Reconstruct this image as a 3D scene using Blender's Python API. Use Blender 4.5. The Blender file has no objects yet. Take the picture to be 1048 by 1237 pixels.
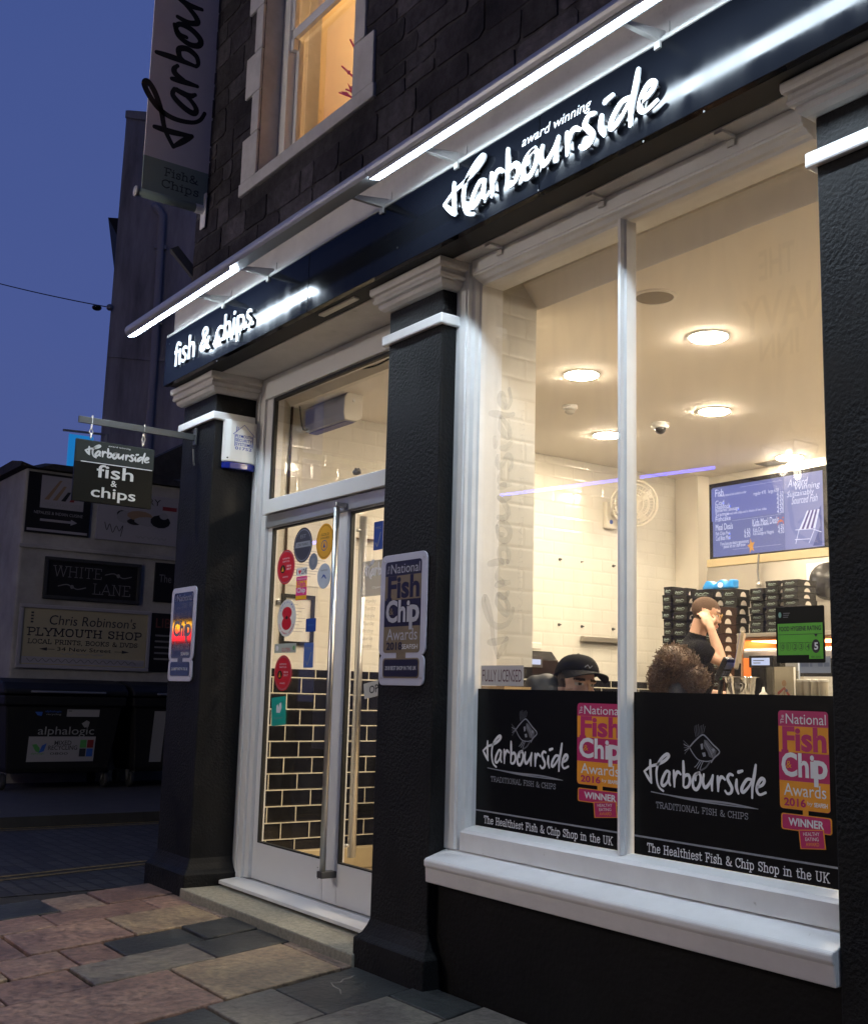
import bpy, math, random
import numpy as np
from mathutils import Vector, Matrix
random.seed(7)
SC = bpy.context.scene
COL = SC.collection
# ------------------------------------------------------------------ camera
CX, CY, F = 524.0, 618.5, 1365.0            # photograph is 1048 x 1237
CAM_D, CAM_H = 3.3, 1.39
_X = -np.array([-465-CX, 810-CY, F]); _X /= np.linalg.norm(_X)
_vy = -(_X[0]*(752-CX)+_X[2]*F)/_X[1]
_Z = np.array([752-CX, _vy, F]); _Z /= np.linalg.norm(_Z)
if _Z[1] > 0: _Z = -_Z
_Y = np.cross(_Z, _X)
ROT = np.array([_X, _Y, _Z])                # world = ROT @ (right, down, forward)
C0 = np.array([0.0, -CAM_D, CAM_H])
cam = bpy.data.cameras.new('camera'); camo = bpy.data.objects.new('camera', cam); COL.objects.link(camo)
r_, d_, f_ = ROT[:, 0], ROT[:, 1], ROT[:, 2]
camo.matrix_world = Matrix(((r_[0], -d_[0], -f_[0], C0[0]), (r_[1], -d_[1], -f_[1], C0[1]), (r_[2], -d_[2], -f_[2], C0[2]), (0, 0, 0, 1)))
cam.sensor_fit = 'VERTICAL'; cam.sensor_height = 24.0; cam.lens = 24.0*F/1237.0
cam.clip_end = 500; cam.clip_start = 0.05
SC.camera = camo
def ray(u, v): return ROT @ np.array([u-CX, v-CY, F])
def pdp(u, v, d): return C0 + ray(u, v)*(d/F)
def _pl(u, v, ax, val):
    d = ray(u, v); return C0 + d*((val-C0[ax])/d[ax])
def py(u, v, y=0.0): return _pl(u, v, 1, y)
def px(u, v, x): return _pl(u, v, 0, x)
def pz(u, v, z): return _pl(u, v, 2, z)
# ------------------------------------------------------------------ world: dusk sky
W = bpy.data.worlds.new('World'); SC.world = W; W.use_nodes = True
nt = W.node_tree; nt.nodes.clear()
wo = nt.nodes.new('ShaderNodeOutputWorld'); bg = nt.nodes.new('ShaderNodeBackground')
tc = nt.nodes.new('ShaderNodeTexCoord'); sx = nt.nodes.new('ShaderNodeSeparateXYZ'); rp = nt.nodes.new('ShaderNodeValToRGB')
nz = nt.nodes.new('ShaderNodeTexNoise'); nz.inputs['Scale'].default_value = 4.5; nz.inputs['Detail'].default_value = 7; nz.inputs['Roughness'].default_value = .6
ma = nt.nodes.new('ShaderNodeMath'); ma.operation = 'MULTIPLY_ADD'; ma.inputs[1].default_value = 0.26; 
nt.links.new(tc.outputs['Generated'], sx.inputs[0]); nt.links.new(tc.outputs['Generated'], nz.inputs['Vector'])
nt.links.new(nz.outputs['Fac'], ma.inputs[0]); nt.links.new(sx.outputs['Z'], ma.inputs[2])
nt.links.new(ma.outputs[0], rp.inputs[0]); nt.links.new(rp.outputs[0], bg.inputs[0]); nt.links.new(bg.outputs[0], wo.inputs[0])
e = rp.color_ramp.elements
e[0].position = 0.06; e[0].color = (0.092, 0.108, 0.250, 1)
e[1].position = 0.70; e[1].color = (0.054, 0.088, 0.275, 1)
k = e.new(0.38); k.color = (0.066, 0.098, 0.290, 1)
k = e.new(1.0); k.color = (0.036, 0.066, 0.23, 1)
# afterglow: the sky is brighter towards the west (over the lane) than behind the street
vd = nt.nodes.new('ShaderNodeVectorMath'); vd.operation = 'DOT_PRODUCT'; vd.inputs[1].default_value = (-0.86, 0.48, 0.17)
nt.links.new(tc.outputs['Generated'], vd.inputs[0])
mr = nt.nodes.new('ShaderNodeMapRange'); mr.interpolation_type = 'SMOOTHSTEP'; mr.inputs['From Min'].default_value = -0.35; mr.inputs['From Max'].default_value = 0.8
mr.inputs['To Min'].default_value = 0.40; mr.inputs['To Max'].default_value = 1.0
nt.links.new(vd.outputs['Value'], mr.inputs['Value']); nt.links.new(mr.outputs['Result'], bg.inputs[1])
SC.view_settings.view_transform = 'Standard'; SC.view_settings.look = 'None'
SC.view_settings.exposure = 0.0; SC.view_settings.gamma = 1.0
SC.render.engine = 'CYCLES'
SC.cycles.use_denoising = True; SC.cycles.max_bounces = 10; SC.cycles.transparent_max_bounces = 16
SC.cycles.sample_clamp_indirect = 10.0; SC.cycles.caustics_reflective = False; SC.cycles.caustics_refractive = False
LED = 84.0            # strip lamps over the sign
DOWNLIGHT = 385.0      # round ceiling lights in the shop
# ------------------------------------------------------------------ materials
def srgb(r, g, b):
    f = lambda c: (c/255/12.92) if c/255 <= 0.04045 else ((c/255+0.055)/1.055)**2.4
    return (f(r), f(g), f(b))
MATS = {}
def mat(name, col, rough=0.5, metal=0.0, var=0.0, vscale=6.0, bump=0.0, bscale=60.0, spec=0.5, emit=None, estr=1.0, coat=0.0, stretch=None, rvar=0.0):
    if name in MATS: return MATS[name]
    m = bpy.data.materials.new(name); m.use_nodes = True; n = m.node_tree; b = n.nodes['Principled BSDF']
    b.inputs['Base Color'].default_value = (*col, 1); b.inputs['Roughness'].default_value = rough; b.inputs['Metallic'].default_value = metal
    b.inputs['Specular IOR Level'].default_value = spec
    if coat: b.inputs['Coat Weight'].default_value = coat; b.inputs['Coat Roughness'].default_value = 0.05
    if emit: b.inputs['Emission Color'].default_value = (*emit, 1); b.inputs['Emission Strength'].default_value = estr
    if var or bump or rvar:
        tc = n.nodes.new('ShaderNodeTexCoord'); vec = tc.outputs['Object']
        if stretch:
            mp = n.nodes.new('ShaderNodeMapping'); mp.inputs['Scale'].default_value = stretch
            n.links.new(vec, mp.inputs['Vector']); vec = mp.outputs['Vector']
    if var or rvar:
        t = n.nodes.new('ShaderNodeTexNoise'); t.inputs['Scale'].default_value = vscale; t.inputs['Detail'].default_value = 6; t.inputs['Roughness'].default_value = 0.65
        n.links.new(vec, t.inputs['Vector'])
        if var:
            mx = n.nodes.new('ShaderNodeMix'); mx.data_type = 'RGBA'
            mr = n.nodes.new('ShaderNodeMapRange'); mr.inputs['From Min'].default_value = 0.3; mr.inputs['From Max'].default_value = 0.7
            n.links.new(t.outputs['Fac'], mr.inputs['Value']); n.links.new(mr.outputs['Result'], mx.inputs['Factor'])
            mx.inputs[6].default_value = (*[c*(1-var) for c in col], 1); mx.inputs[7].default_value = (*[min(1, c*(1+var*0.7)) for c in col], 1)
            n.links.new(mx.outputs[2], b.inputs['Base Color'])
        if rvar:
            mr2 = n.nodes.new('ShaderNodeMapRange'); mr2.inputs['From Min'].default_value = 0.35; mr2.inputs['From Max'].default_value = 0.7
            mr2.inputs['To Min'].default_value = rough; mr2.inputs['To Max'].default_value = rough+rvar
            n.links.new(t.outputs['Fac'], mr2.inputs['Value']); n.links.new(mr2.outputs['Result'], b.inputs['Roughness'])
    if bump:
        t2 = n.nodes.new('ShaderNodeTexNoise'); t2.inputs['Scale'].default_value = bscale; t2.inputs['Detail'].default_value = 3
        n.links.new(vec, t2.inputs['Vector'])
        bp = n.nodes.new('ShaderNodeBump'); bp.inputs['Strength'].default_value = bump; bp.inputs['Distance'].default_value = 0.01
        n.links.new(t2.outputs['Fac'], bp.inputs['Height']); n.links.new(bp.outputs['Normal'], b.inputs['Normal'])
    MATS[name] = m; return m
def emis(name, col, s):
    return mat(name, (0.02, 0.02, 0.02), 0.4, emit=col, estr=s)
def glass(name, tint=(1, 1, 1), ior=1.5, rough=0.0, dirt=0.0):
    m = bpy.data.materials.new(name); m.use_nodes = True; n = m.node_tree; n.nodes.clear()
    o = n.nodes.new('ShaderNodeOutputMaterial'); t = n.nodes.new('ShaderNodeBsdfTransparent'); g = n.nodes.new('ShaderNodeBsdfGlossy')
    fr = n.nodes.new('ShaderNodeFresnel'); mx = n.nodes.new('ShaderNodeMixShader')
    t.inputs[0].default_value = (*tint, 1); g.inputs['Roughness'].default_value = rough; fr.inputs['IOR'].default_value = ior
    ge = n.nodes.new('ShaderNodeNewGeometry'); io = n.nodes.new('ShaderNodeMix'); io.inputs[2].default_value = ior; io.inputs[3].default_value = 1.0/ior
    n.links.new(ge.outputs['Backfacing'], io.inputs[0]); n.links.new(io.outputs[0], fr.inputs['IOR'])      # same reflectance on both faces
    n.links.new(fr.outputs[0], mx.inputs[0]); n.links.new(t.outputs[0], mx.inputs[1]); n.links.new(g.outputs[0], mx.inputs[2])
    if dirt:
        sm = n.nodes.new('ShaderNodeBsdfDiffuse'); sm.inputs[0].default_value = (.6, .58, .52, 1); mp = n.nodes.new('ShaderNodeMapping'); mp.inputs['Scale'].default_value = (3, 3, .8); n.links.new(ge.outputs['Position'], mp.inputs['Vector'])
        tn = n.nodes.new('ShaderNodeTexNoise'); tn.inputs['Scale'].default_value = 2.2; tn.inputs['Detail'].default_value = 9; tn.inputs['Distortion'].default_value = 1.2; n.links.new(mp.outputs[0], tn.inputs['Vector'])
        rr = n.nodes.new('ShaderNodeMapRange'); rr.inputs['From Min'].default_value = .42; rr.inputs['From Max'].default_value = .75; rr.inputs['To Max'].default_value = dirt; n.links.new(tn.outputs['Fac'], rr.inputs['Value'])
        m2 = n.nodes.new('ShaderNodeMixShader'); n.links.new(rr.outputs[0], m2.inputs[0]); n.links.new(mx.outputs[0], m2.inputs[1]); n.links.new(sm.outputs[0], m2.inputs[2]); mx = m2
    n.links.new(mx.outputs[0], o.inputs[0])
    MATS[name] = m; return m
def tiles(name, col, grout, tw, th, ax, rough=0.12, msize=0.004, bump=0.35, var=0.06, offs=(0, 0), bevel=0.5):
    """running-bond wall tiles; ax = the two world axes of the wall's plane"""
    m = bpy.data.materials.new(name); m.use_nodes = True; n = m.node_tree; b = n.nodes['Principled BSDF']
    g = n.nodes.new('ShaderNodeNewGeometry'); s = n.nodes.new('ShaderNodeSeparateXYZ'); c = n.nodes.new('ShaderNodeCombineXYZ')
    n.links.new(g.outputs['Position'], s.inputs[0])
    for i, a in enumerate(ax):
        add = n.nodes.new('ShaderNodeMath'); add.operation = 'ADD'; add.inputs[1].default_value = offs[i]
        n.links.new(s.outputs[a], add.inputs[0]); n.links.new(add.outputs[0], c.inputs[i])
    br = n.nodes.new('ShaderNodeTexBrick'); br.offset = 0.5; br.inputs['Scale'].default_value = 1.0
    br.inputs['Brick Width'].default_value = tw; br.inputs['Row Height'].default_value = th; br.inputs['Mortar Size'].default_value = msize; br.inputs['Mortar Smooth'].default_value = 0.1
    br.inputs['Color1'].default_value = (*[x*(1-var) for x in col], 1); br.inputs['Color2'].default_value = (*[min(1, x*(1+var)) for x in col], 1); br.inputs['Mortar'].default_value = (*grout, 1)
    n.links.new(c.outputs[0], br.inputs['Vector']); n.links.new(br.outputs['Color'], b.inputs['Base Color']); b.inputs['Roughness'].default_value = rough
    b2 = n.nodes.new('ShaderNodeTexBrick'); b2.offset = 0.5; b2.inputs['Scale'].default_value = 1.0
    b2.inputs['Brick Width'].default_value = tw; b2.inputs['Row Height'].default_value = th; b2.inputs['Mortar Size'].default_value = 0.016; b2.inputs['Mortar Smooth'].default_value = 1.0
    n.links.new(c.outputs[0], b2.inputs['Vector'])
    inv = n.nodes.new('ShaderNodeMath'); inv.operation = 'SUBTRACT'; inv.inputs[0].default_value = 1.0; n.links.new(b2.outputs['Fac'], inv.inputs[1])
    nzb = n.nodes.new('ShaderNodeTexNoise'); nzb.inputs['Scale'].default_value = 14; n.links.new(g.outputs['Position'], nzb.inputs['Vector'])
    mm = n.nodes.new('ShaderNodeMath'); mm.operation = 'MULTIPLY_ADD'; mm.inputs[1].default_value = 0.25; n.links.new(nzb.outputs['Fac'], mm.inputs[0]); n.links.new(inv.outputs[0], mm.inputs[2])
    bp = n.nodes.new('ShaderNodeBump'); bp.inputs['Strength'].default_value = bump; bp.inputs['Distance'].default_value = 0.006
    n.links.new(mm.outputs[0], bp.inputs['Height']); n.links.new(bp.outputs['Normal'], b.inputs['Normal'])
    MATS[name] = m; return m
def stonework(name, k=1.0, tint=(1, 1, 1)):
    """weathered dark limestone"""
    m = bpy.data.materials.new(name); m.use_nodes = True; n = m.node_tree; b = n.nodes['Principled BSDF']; L = n.links.new
    g = n.nodes.new('ShaderNodeNewGeometry')
    o = n.nodes.new('ShaderNodeTexNoise'); o.inputs['Scale'].default_value = 1.7; o.inputs['Detail'].default_value = 4; L(g.outputs['Position'], o.inputs['Vector'])
    n2 = n.nodes.new('ShaderNodeTexNoise'); n2.inputs['Scale'].default_value = 14; n2.inputs['Detail'].default_value = 9; n2.inputs['Roughness'].default_value = .68; L(g.outputs['Position'], n2.inputs['Vector'])
    r = n.nodes.new('ShaderNodeValToRGB'); e = r.color_ramp.elements; e[0].position = .36; e[0].color = (.034*k*tint[0], .032*k*tint[1], .037*k*tint[2], 1); e[1].position = .66; e[1].color = (.095*k*tint[0], .088*k*tint[1], .098*k*tint[2], 1); L(o.outputs['Fac'], r.inputs[0])
    r2 = n.nodes.new('ShaderNodeValToRGB'); e = r2.color_ramp.elements; e[0].position = .32; e[0].color = (.55, .55, .56, 1); e[1].position = .7; e[1].color = (1.3, 1.28, 1.28, 1); L(n2.outputs['Fac'], r2.inputs[0])
    mx = n.nodes.new('ShaderNodeMix'); mx.data_type = 'RGBA'; mx.blend_type = 'MULTIPLY'; mx.inputs['Factor'].default_value = 1; L(r.outputs[0], mx.inputs[6]); L(r2.outputs[0], mx.inputs[7]); L(mx.outputs[2], b.inputs['Base Color']); b.inputs['Roughness'].default_value = .9; b.inputs['Specular IOR Level'].default_value = .2
    bp = n.nodes.new('ShaderNodeBump'); bp.inputs['Strength'].default_value = .8; bp.inputs['Distance'].default_value = .03; L(n2.outputs['Fac'], bp.inputs['Height']); L(bp.outputs[0], b.inputs['Normal'])
    MATS[name] = m; return m
def wear(m, col, scale, lo, hi, amt, stretch=(1, 1, 1)):
    """chips and scuffs: patches of another colour where a noise runs high"""
    n = m.node_tree; b = n.nodes['Principled BSDF']; L = n.links.new; old = b.inputs['Base Color'].links[0].from_socket if b.inputs['Base Color'].links else None
    g = n.nodes.new('ShaderNodeNewGeometry'); mp = n.nodes.new('ShaderNodeMapping'); mp.inputs['Scale'].default_value = stretch; L(g.outputs['Position'], mp.inputs['Vector'])
    t = n.nodes.new('ShaderNodeTexNoise'); t.inputs['Scale'].default_value = scale; t.inputs['Detail'].default_value = 8; t.inputs['Roughness'].default_value = .7; L(mp.outputs[0], t.inputs['Vector'])
    r = n.nodes.new('ShaderNodeMapRange'); r.inputs['From Min'].default_value = lo; r.inputs['From Max'].default_value = hi; r.inputs['To Max'].default_value = amt; L(t.outputs['Fac'], r.inputs['Value'])
    mx = n.nodes.new('ShaderNodeMix'); mx.data_type = 'RGBA'; L(r.outputs[0], mx.inputs['Factor']); mx.inputs[7].default_value = (*col, 1)
    if old: L(old, mx.inputs[6])
    else: mx.inputs[6].default_value = b.inputs['Base Color'].default_value
    L(mx.outputs[2], b.inputs['Base Color'])
def film(name, col, alpha):
    m = mat(name, col, 0.6); m.node_tree.nodes['Principled BSDF'].inputs['Alpha'].default_value = alpha; return m
WHITE = mat('white_paint', (0.80, 0.80, 0.80), 0.42, var=0.06, vscale=7, bump=0.10, bscale=22)
UPVC = mat('white_door_paint', (0.74, 0.74, 0.74), 0.28, var=0.03, vscale=2)
DULLW = mat('aged_white_paint', (0.62, 0.60, 0.57), 0.5, var=0.14, vscale=4, bump=0.08, bscale=30)
SURR = mat('pale_window_surround', (0.50, 0.49, 0.50), 0.7, var=0.2, vscale=5, bump=0.2, bscale=30)
BLACK = mat('black_masonry_paint', (0.0058, 0.0061, 0.0072), 0.5, var=0.6, vscale=2.6, bump=0.75, bscale=62, spec=0.2, rvar=.25)
BLACKS = mat('black_smooth_paint', (0.005, 0.005, 0.0055), 0.6, spec=.2, var=0.4, vscale=5, bump=0.25, bscale=40)
FASC = mat('glossy_black_panel', (0.006, 0.007, 0.010), 0.055, rvar=0.12, vscale=3.0, stretch=(2.2, 1, 0.3), spec=0.12)
DARKT = mat('dark_timber', (0.014, 0.013, 0.012), 0.7, var=0.3)
STEEL = mat('brushed_steel', (0.55, 0.55, 0.55), 0.28, 1.0, rvar=0.15, vscale=9)
ALU = mat('grey_aluminium', (0.50, 0.51, 0.53), 0.38, 0.7)
LETTER = mat('white_acrylic', (0.66, 0.67, 0.68), 0.3)
VINYL = mat('black_vinyl', (0.004, 0.004, 0.005), 0.3, spec=0.15)
VWHITE = mat('white_print', (0.75, 0.75, 0.78), 0.45)
VGREY = mat('grey_print', (0.26, 0.27, 0.31), 0.45)
VDIM = mat('dim_grey_print', (0.09, 0.093, 0.11), 0.45)
MAG = mat('magenta_print', (0.48, 0.012, 0.12), 0.4)
AMB = mat('amber_print', (0.82, 0.32, 0.015), 0.4)
GASK = mat('black_rubber', (0.01, 0.01, 0.01), 0.6)
GLASS = glass('window_glass', ior=1.45, dirt=.022)
STONE = stonework('dark_mortar_stone', .8)
STONES = [stonework('dark_rubble_%d' % i, k, t) for i, (k, t) in enumerate(((.5, (1, 1, 1.06)), (.72, (1, 1, 1.08)), (.95, (1, 1, 1.05)), (.6, (1, .98, 1.1)), (1.15, (1, 1, 1.06))))]
def patchy_bump(m, scale, lo=.35, hi=.65):
    n = m.node_tree; L = n.links.new; bp = next(q for q in n.nodes if q.bl_idname == 'ShaderNodeBump'); g = n.nodes.new('ShaderNodeNewGeometry'); t = n.nodes.new('ShaderNodeTexNoise'); t.inputs['Scale'].default_value = scale; t.inputs['Detail'].default_value = 5; L(g.outputs['Position'], t.inputs['Vector'])
    r = n.nodes.new('ShaderNodeMapRange'); r.inputs['From Min'].default_value = lo; r.inputs['From Max'].default_value = hi; r.inputs['To Min'].default_value = .12; r.inputs['To Max'].default_value = 1.0; L(t.outputs['Fac'], r.inputs['Value']); L(r.outputs[0], bp.inputs['Strength'])
patchy_bump(BLACK, 2.6)
wear(BLACK, (.05, .05, .052), 22, .66, .70, .8); wear(BLACK, (.016, .0155, .016), 2.0, .45, .75, .9, (1, 1, .4)); wear(WHITE, (.40, .38, .35), 16, .68, .74, .6); wear(UPVC, (.45, .44, .42), 9, .64, .80, .5, (1, 1, .3)); wear(DULLW, (.30, .28, .26), 10, .62, .76, .6)
TILEW = tiles('cream_wall_tiles', (0.66, 0.635, 0.565), (0.60, 0.565, 0.49), 0.23, 0.113, (1, 2), offs=(0.05, 0.0), msize=0.002, bump=0.22, var=0.015)
TILEB = tiles('black_wall_tiles', (0.010, 0.010, 0.012), (0.66, 0.61, 0.48), 0.23, 0.113, (1, 2), rough=0.16, offs=(0.05, 0.0), msize=0.0042, bump=0.3)
TILEP = tiles('cream_pier_tiles', (0.62, 0.60, 0.54), (0.56, 0.53, 0.46), 0.23, 0.113, (1, 2), rough=0.34, offs=(-0.02, 0.0), msize=0.0025, bump=0.16, var=0.02)
PLASTER = mat('cream_plaster', (0.78, 0.73, 0.63), 0.8, var=0.03)
CEIL = mat('cream_ceiling', (0.88, 0.83, 0.75), 0.85, var=0.02, vscale=1.5)
CREAM_SK = mat('cream_skirting', (0.52, 0.42, 0.25), 0.5)
FLOORI = mat('tan_floor_tile', (0.55, 0.43, 0.27), 0.35, var=0.1)
# ------------------------------------------------------------------ mesh builder
def v3(a): return np.array(a, float)
FR = lambda x, y, z: (v3((x, y, z)), v3((1, 0, 0)), v3((0, 0, 1)))        # facing the street (-y)
FX = lambda x, y, z: (v3((x, y, z)), v3((0, 1, 0)), v3((0, 0, 1)))        # facing +x
def nrm(fr): return np.cross(fr[1], fr[2])
_TX = {}
def text2d(s, bold=0.0):
    key = (s, bold)
    if key in _TX: return _TX[key]
    cu = bpy.data.curves.new('t', 'FONT'); cu.body = s; cu.size = 1.0; cu.offset = bold; cu.resolution_u = 3; cu.align_x = 'LEFT'
    o = bpy.data.objects.new('t', cu); COL.objects.link(o)
    dg = bpy.context.evaluated_depsgraph_get(); dg.update(); me = o.evaluated_get(dg).to_mesh()
    V = np.array([(p.co.x, p.co.y) for p in me.vertices]) if len(me.vertices) else np.zeros((1, 2))
    Fc = [list(p.vertices) for p in me.polygons]
    o.evaluated_get(dg).to_mesh_clear(); bpy.data.objects.remove(o); bpy.data.curves.remove(cu)
    lo = V.min(0); hi = V.max(0)
    _TX[key] = (V-lo, Fc, hi-lo); return _TX[key]
class MB:
    def __init__(s): s.v = []; s.f = []; s.m = []; s.mats = []; s.k = 0
    def add(s, vs, fs, m):
        if m not in s.mats: s.mats.append(m)
        i = s.mats.index(m); b = len(s.v)
        s.v += [tuple(map(float, p)) for p in vs]
        s.f += [[b+q for q in f] for f in fs]; s.m += [i]*len(fs); return s
    def box(s, x0, x1, y0, y1, z0, z1, m):
        x0, x1 = sorted((x0, x1)); y0, y1 = sorted((y0, y1)); z0, z1 = sorted((z0, z1))
        vs = [(x, y, z) for x in (x0, x1) for y in (y0, y1) for z in (z0, z1)]
        return s.add(vs, [(0, 1, 3, 2), (4, 6, 7, 5), (0, 4, 5, 1), (2, 3, 7, 6), (0, 2, 6, 4), (1, 5, 7, 3)], m)
    def obox(s, c, a, b, d, m):
        c, a, b, d = map(v3, (c, a, b, d))
        vs = [c+i*a+j*b+k*d for i in (-1, 1) for j in (-1, 1) for k in (-1, 1)]
        fs = [(0, 1, 3, 2), (4, 6, 7, 5), (0, 4, 5, 1), (2, 3, 7, 6), (0, 2, 6, 4), (1, 5, 7, 3)]
        if np.dot(np.cross(a, b), d) < 0: fs = [f[::-1] for f in fs]
        return s.add(vs, fs, m)
    def plate(s, fr, x0, x1, y0, y1, e0, e1, m):
        """box in a frame's own coordinates, e along its normal"""
        o, r, u = fr; n = nrm(fr)
        c = o+r*(x0+x1)/2+u*(y0+y1)/2+n*(e0+e1)/2
        return s.obox(c, r*(x1-x0)/2, u*(y1-y0)/2, n*(e1-e0)/2, m)
    def poly(s, fr, pts, e0, e1, m):
        o, r, u = fr; n = nrm(fr); pts = list(pts); N = len(pts)
        A = sum(pts[i][0]*pts[(i+1) % N][1]-pts[(i+1) % N][0]*pts[i][1] for i in range(N))
        if A < 0: pts = pts[::-1]
        vs = [o+r*a+u*b+n*e0 for a, b in pts]+[o+r*a+u*b+n*e1 for a, b in pts]
        fs = [list(range(N-1, -1, -1)), list(range(N, 2*N))]+[(i, (i+1) % N, N+(i+1) % N, N+i) for i in range(N)]
        return s.add(vs, fs, m)
    def disc(s, fr, cx, cy, rx, ry, e0, e1, m, n=28):
        return s.poly(fr, [(cx+rx*math.cos(2*math.pi*i/n), cy+ry*math.sin(2*math.pi*i/n)) for i in range(n)], e0, e1, m)
    def ring(s, fr, cx, cy, rx, ry, w, e, m, n=28):
        o, r, u = fr; nn = nrm(fr); vs = []; fs = []
        for i in range(n):
            a = 2*math.pi*i/n
            for q in (0, 1): vs.append(o+r*(cx+(rx-q*w)*math.cos(a))+u*(cy+(ry-q*w)*math.sin(a))+nn*e)
        for i in range(n): j = (i+1) % n; fs.append((2*i, 2*j, 2*j+1, 2*i+1))
        return s.add(vs, fs, m)
    def rrect(s, fr, x0, x1, y0, y1, rad, e0, e1, m, n=5):
        pts = []
        for cx, cy, a0 in ((x1-rad, y1-rad, 0), (x0+rad, y1-rad, 90), (x0+rad, y0+rad, 180), (x1-rad, y0+rad, 270)):
            for i in range(n+1):
                a = math.radians(a0+90*i/n); pts.append((cx+rad*math.cos(a), cy+rad*math.sin(a)))
        return s.poly(fr, pts, e0, e1, m)
    def text(s, fr, t, x0, y0, w, h, e, m, bold=0.0, shear=0.0, skew=0.0):
        V, Fc, (tw, th) = text2d(t, bold); o, r, u = fr; n = nrm(fr)
        if h is None: h = th*w/tw
        if w is None: w = tw*h/th
        s.k += 1; e = e+0.00002*(s.k % 40)
        vs = [o+r*(x0+(a/tw)*w+shear*(b/th)*h)+u*(y0+(b/th)*h+skew*(a/tw)*w)+n*e for a, b in V]
        return s.add(vs, Fc, m)
    def ribbon(s, fr, pts, wid, e, m, thick=0.0):
        """flat brush stroke along 2-D points (optionally a raised bar with sides)"""
        o, r, u = fr; n = nrm(fr); P = np.array(pts, float); N = len(P)
        if N < 2: return s
        s.k += 1; e = e+0.00003*(s.k % 50)
        T = np.gradient(P, axis=0); L = np.linalg.norm(T, axis=1); L[L == 0] = 1; T = T/L[:, None]; Q = np.stack([-T[:, 1], T[:, 0]], 1)
        W_ = np.array(wid, float)/2 if np.ndim(wid) else np.full(N, wid/2.0)
        A = P+Q*W_[:, None]; B = P-Q*W_[:, None]
        lay = [(A, e), (B, e)]
        vs = [o+r*a[0]+u*a[1]+n*e for a in A]+[o+r*a[0]+u*a[1]+n*e for a in B]
        fs = [(i, N+i, N+i+1, i+1) for i in range(N-1)]
        c = len(vs)
        for (q, d, w) in ((P[0], -T[0], W_[0]), (P[-1], T[-1], W_[-1])):       # round ends
            b0 = math.atan2(d[1], d[0]); k0 = len(vs)
            for i in range(9):
                a = b0-math.pi/2+math.pi*i/8; vs.append(o+r*(q[0]+w*math.cos(a))+u*(q[1]+w*math.sin(a))+n*(e+0.00001))
            fs.append(list(range(k0, k0+9)))
        if thick:
            M = len(vs); vs2 = [p-n*thick for p in vs]; vs = vs+vs2
            ff = [[M+q for q in f[::-1]] for f in fs]
            side = [(i+1, i, M+i, M+i+1) for i in range(N-1)]+[(N+i, N+i+1, M+N+i+1, M+N+i) for i in range(N-1)]
            for k0 in (c, c+9): side += [(k0+i, k0+i+1, M+k0+i+1, M+k0+i) for i in range(8)]
            fs = fs+ff+[list(q)[::-1] for q in side]
        return s.add(vs, fs, m)
    def tube(s, pts, rad, m, n=8, caps=True):
        P = [v3(p) for p in pts]; N = len(P); R_ = rad if np.ndim(rad) else [rad]*N
        vs = []; fs = []; up = None
        for i in range(N):
            t = P[min(i+1, N-1)]-P[max(i-1, 0)]; t = t/(np.linalg.norm(t)+1e-12)
            if up is None: up = np.cross(t, (0, 0, 1.0)) if abs(t[2]) < 0.9 else np.cross(t, (1.0, 0, 0))
            up = up-t*np.dot(up, t); up = up/np.linalg.norm(up); w = np.cross(t, up)
            for j in range(n):
                a = 2*math.pi*j/n; vs.append(P[i]+(up*math.cos(a)+w*math.sin(a))*R_[i])
        for i in range(N-1):
            for j in range(n): k = (j+1) % n; fs.append((i*n+j, i*n+k, (i+1)*n+k, (i+1)*n+j))
        if caps: fs.append(list(range(n-1, -1, -1))); fs.append(list(range((N-1)*n, N*n)))
        return s.add(vs, fs, m)
    def lathe(s, prof, c, m, axis=(0, 0, 1), n=24):
        c = v3(c); ax = v3(axis); ax /= np.linalg.norm(ax)
        a = np.cross(ax, (1.0, 0, 0)) if abs(ax[0]) < 0.9 else np.cross(ax, (0, 1.0, 0)); a /= np.linalg.norm(a); b = np.cross(ax, a)
        vs = []; fs = []; N = len(prof)
        for r, h in prof:
            for j in range(n): t = 2*math.pi*j/n; vs.append(c+ax*h+(a*math.cos(t)+b*math.sin(t))*max(r, 1e-4))
        for i in range(N-1):
            for j in range(n): k = (j+1) % n; fs.append((i*n+j, i*n+k, (i+1)*n+k, (i+1)*n+j))
        fs.append(list(range(n-1, -1, -1))); fs.append(list(range((N-1)*n, N*n)))
        return s.add(vs, fs, m)
    def ell(s, c, r, m, n=14, rot=None):
        c = v3(c); r = v3(r) if np.ndim(r) else v3((r, r, r)); vs = []; fs = []
        for i in range(n+1):
            ph = math.pi*i/n
            for j in range(2*n):
                th = math.pi*j/n; p = v3((math.sin(ph)*math.cos(th), math.sin(ph)*math.sin(th), -math.cos(ph)))*r
                vs.append(c+(rot@p if rot is not None else p))
        for i in range(n):
            for j in range(2*n): k = (j+1) % (2*n); fs.append((i*2*n+j, i*2*n+k, (i+1)*2*n+k, (i+1)*2*n+j))
        return s.add(vs, fs, m)
    def extr(s, prof, path0, path1, a, b, m):
        """profile [(p,q)] in axes a,b swept from path0 to path1"""
        a, b, p0, p1 = map(v3, (a, b, path0, path1)); N = len(prof)
        vs = [p0+a*p+b*q for p, q in prof]+[p1+a*p+b*q for p, q in prof]
        fs = [list(range(N-1, -1, -1)), list(range(N, 2*N))]+[(i, (i+1) % N, N+(i+1) % N, N+i) for i in range(N)]
        return s.add(vs, fs, m)
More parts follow.
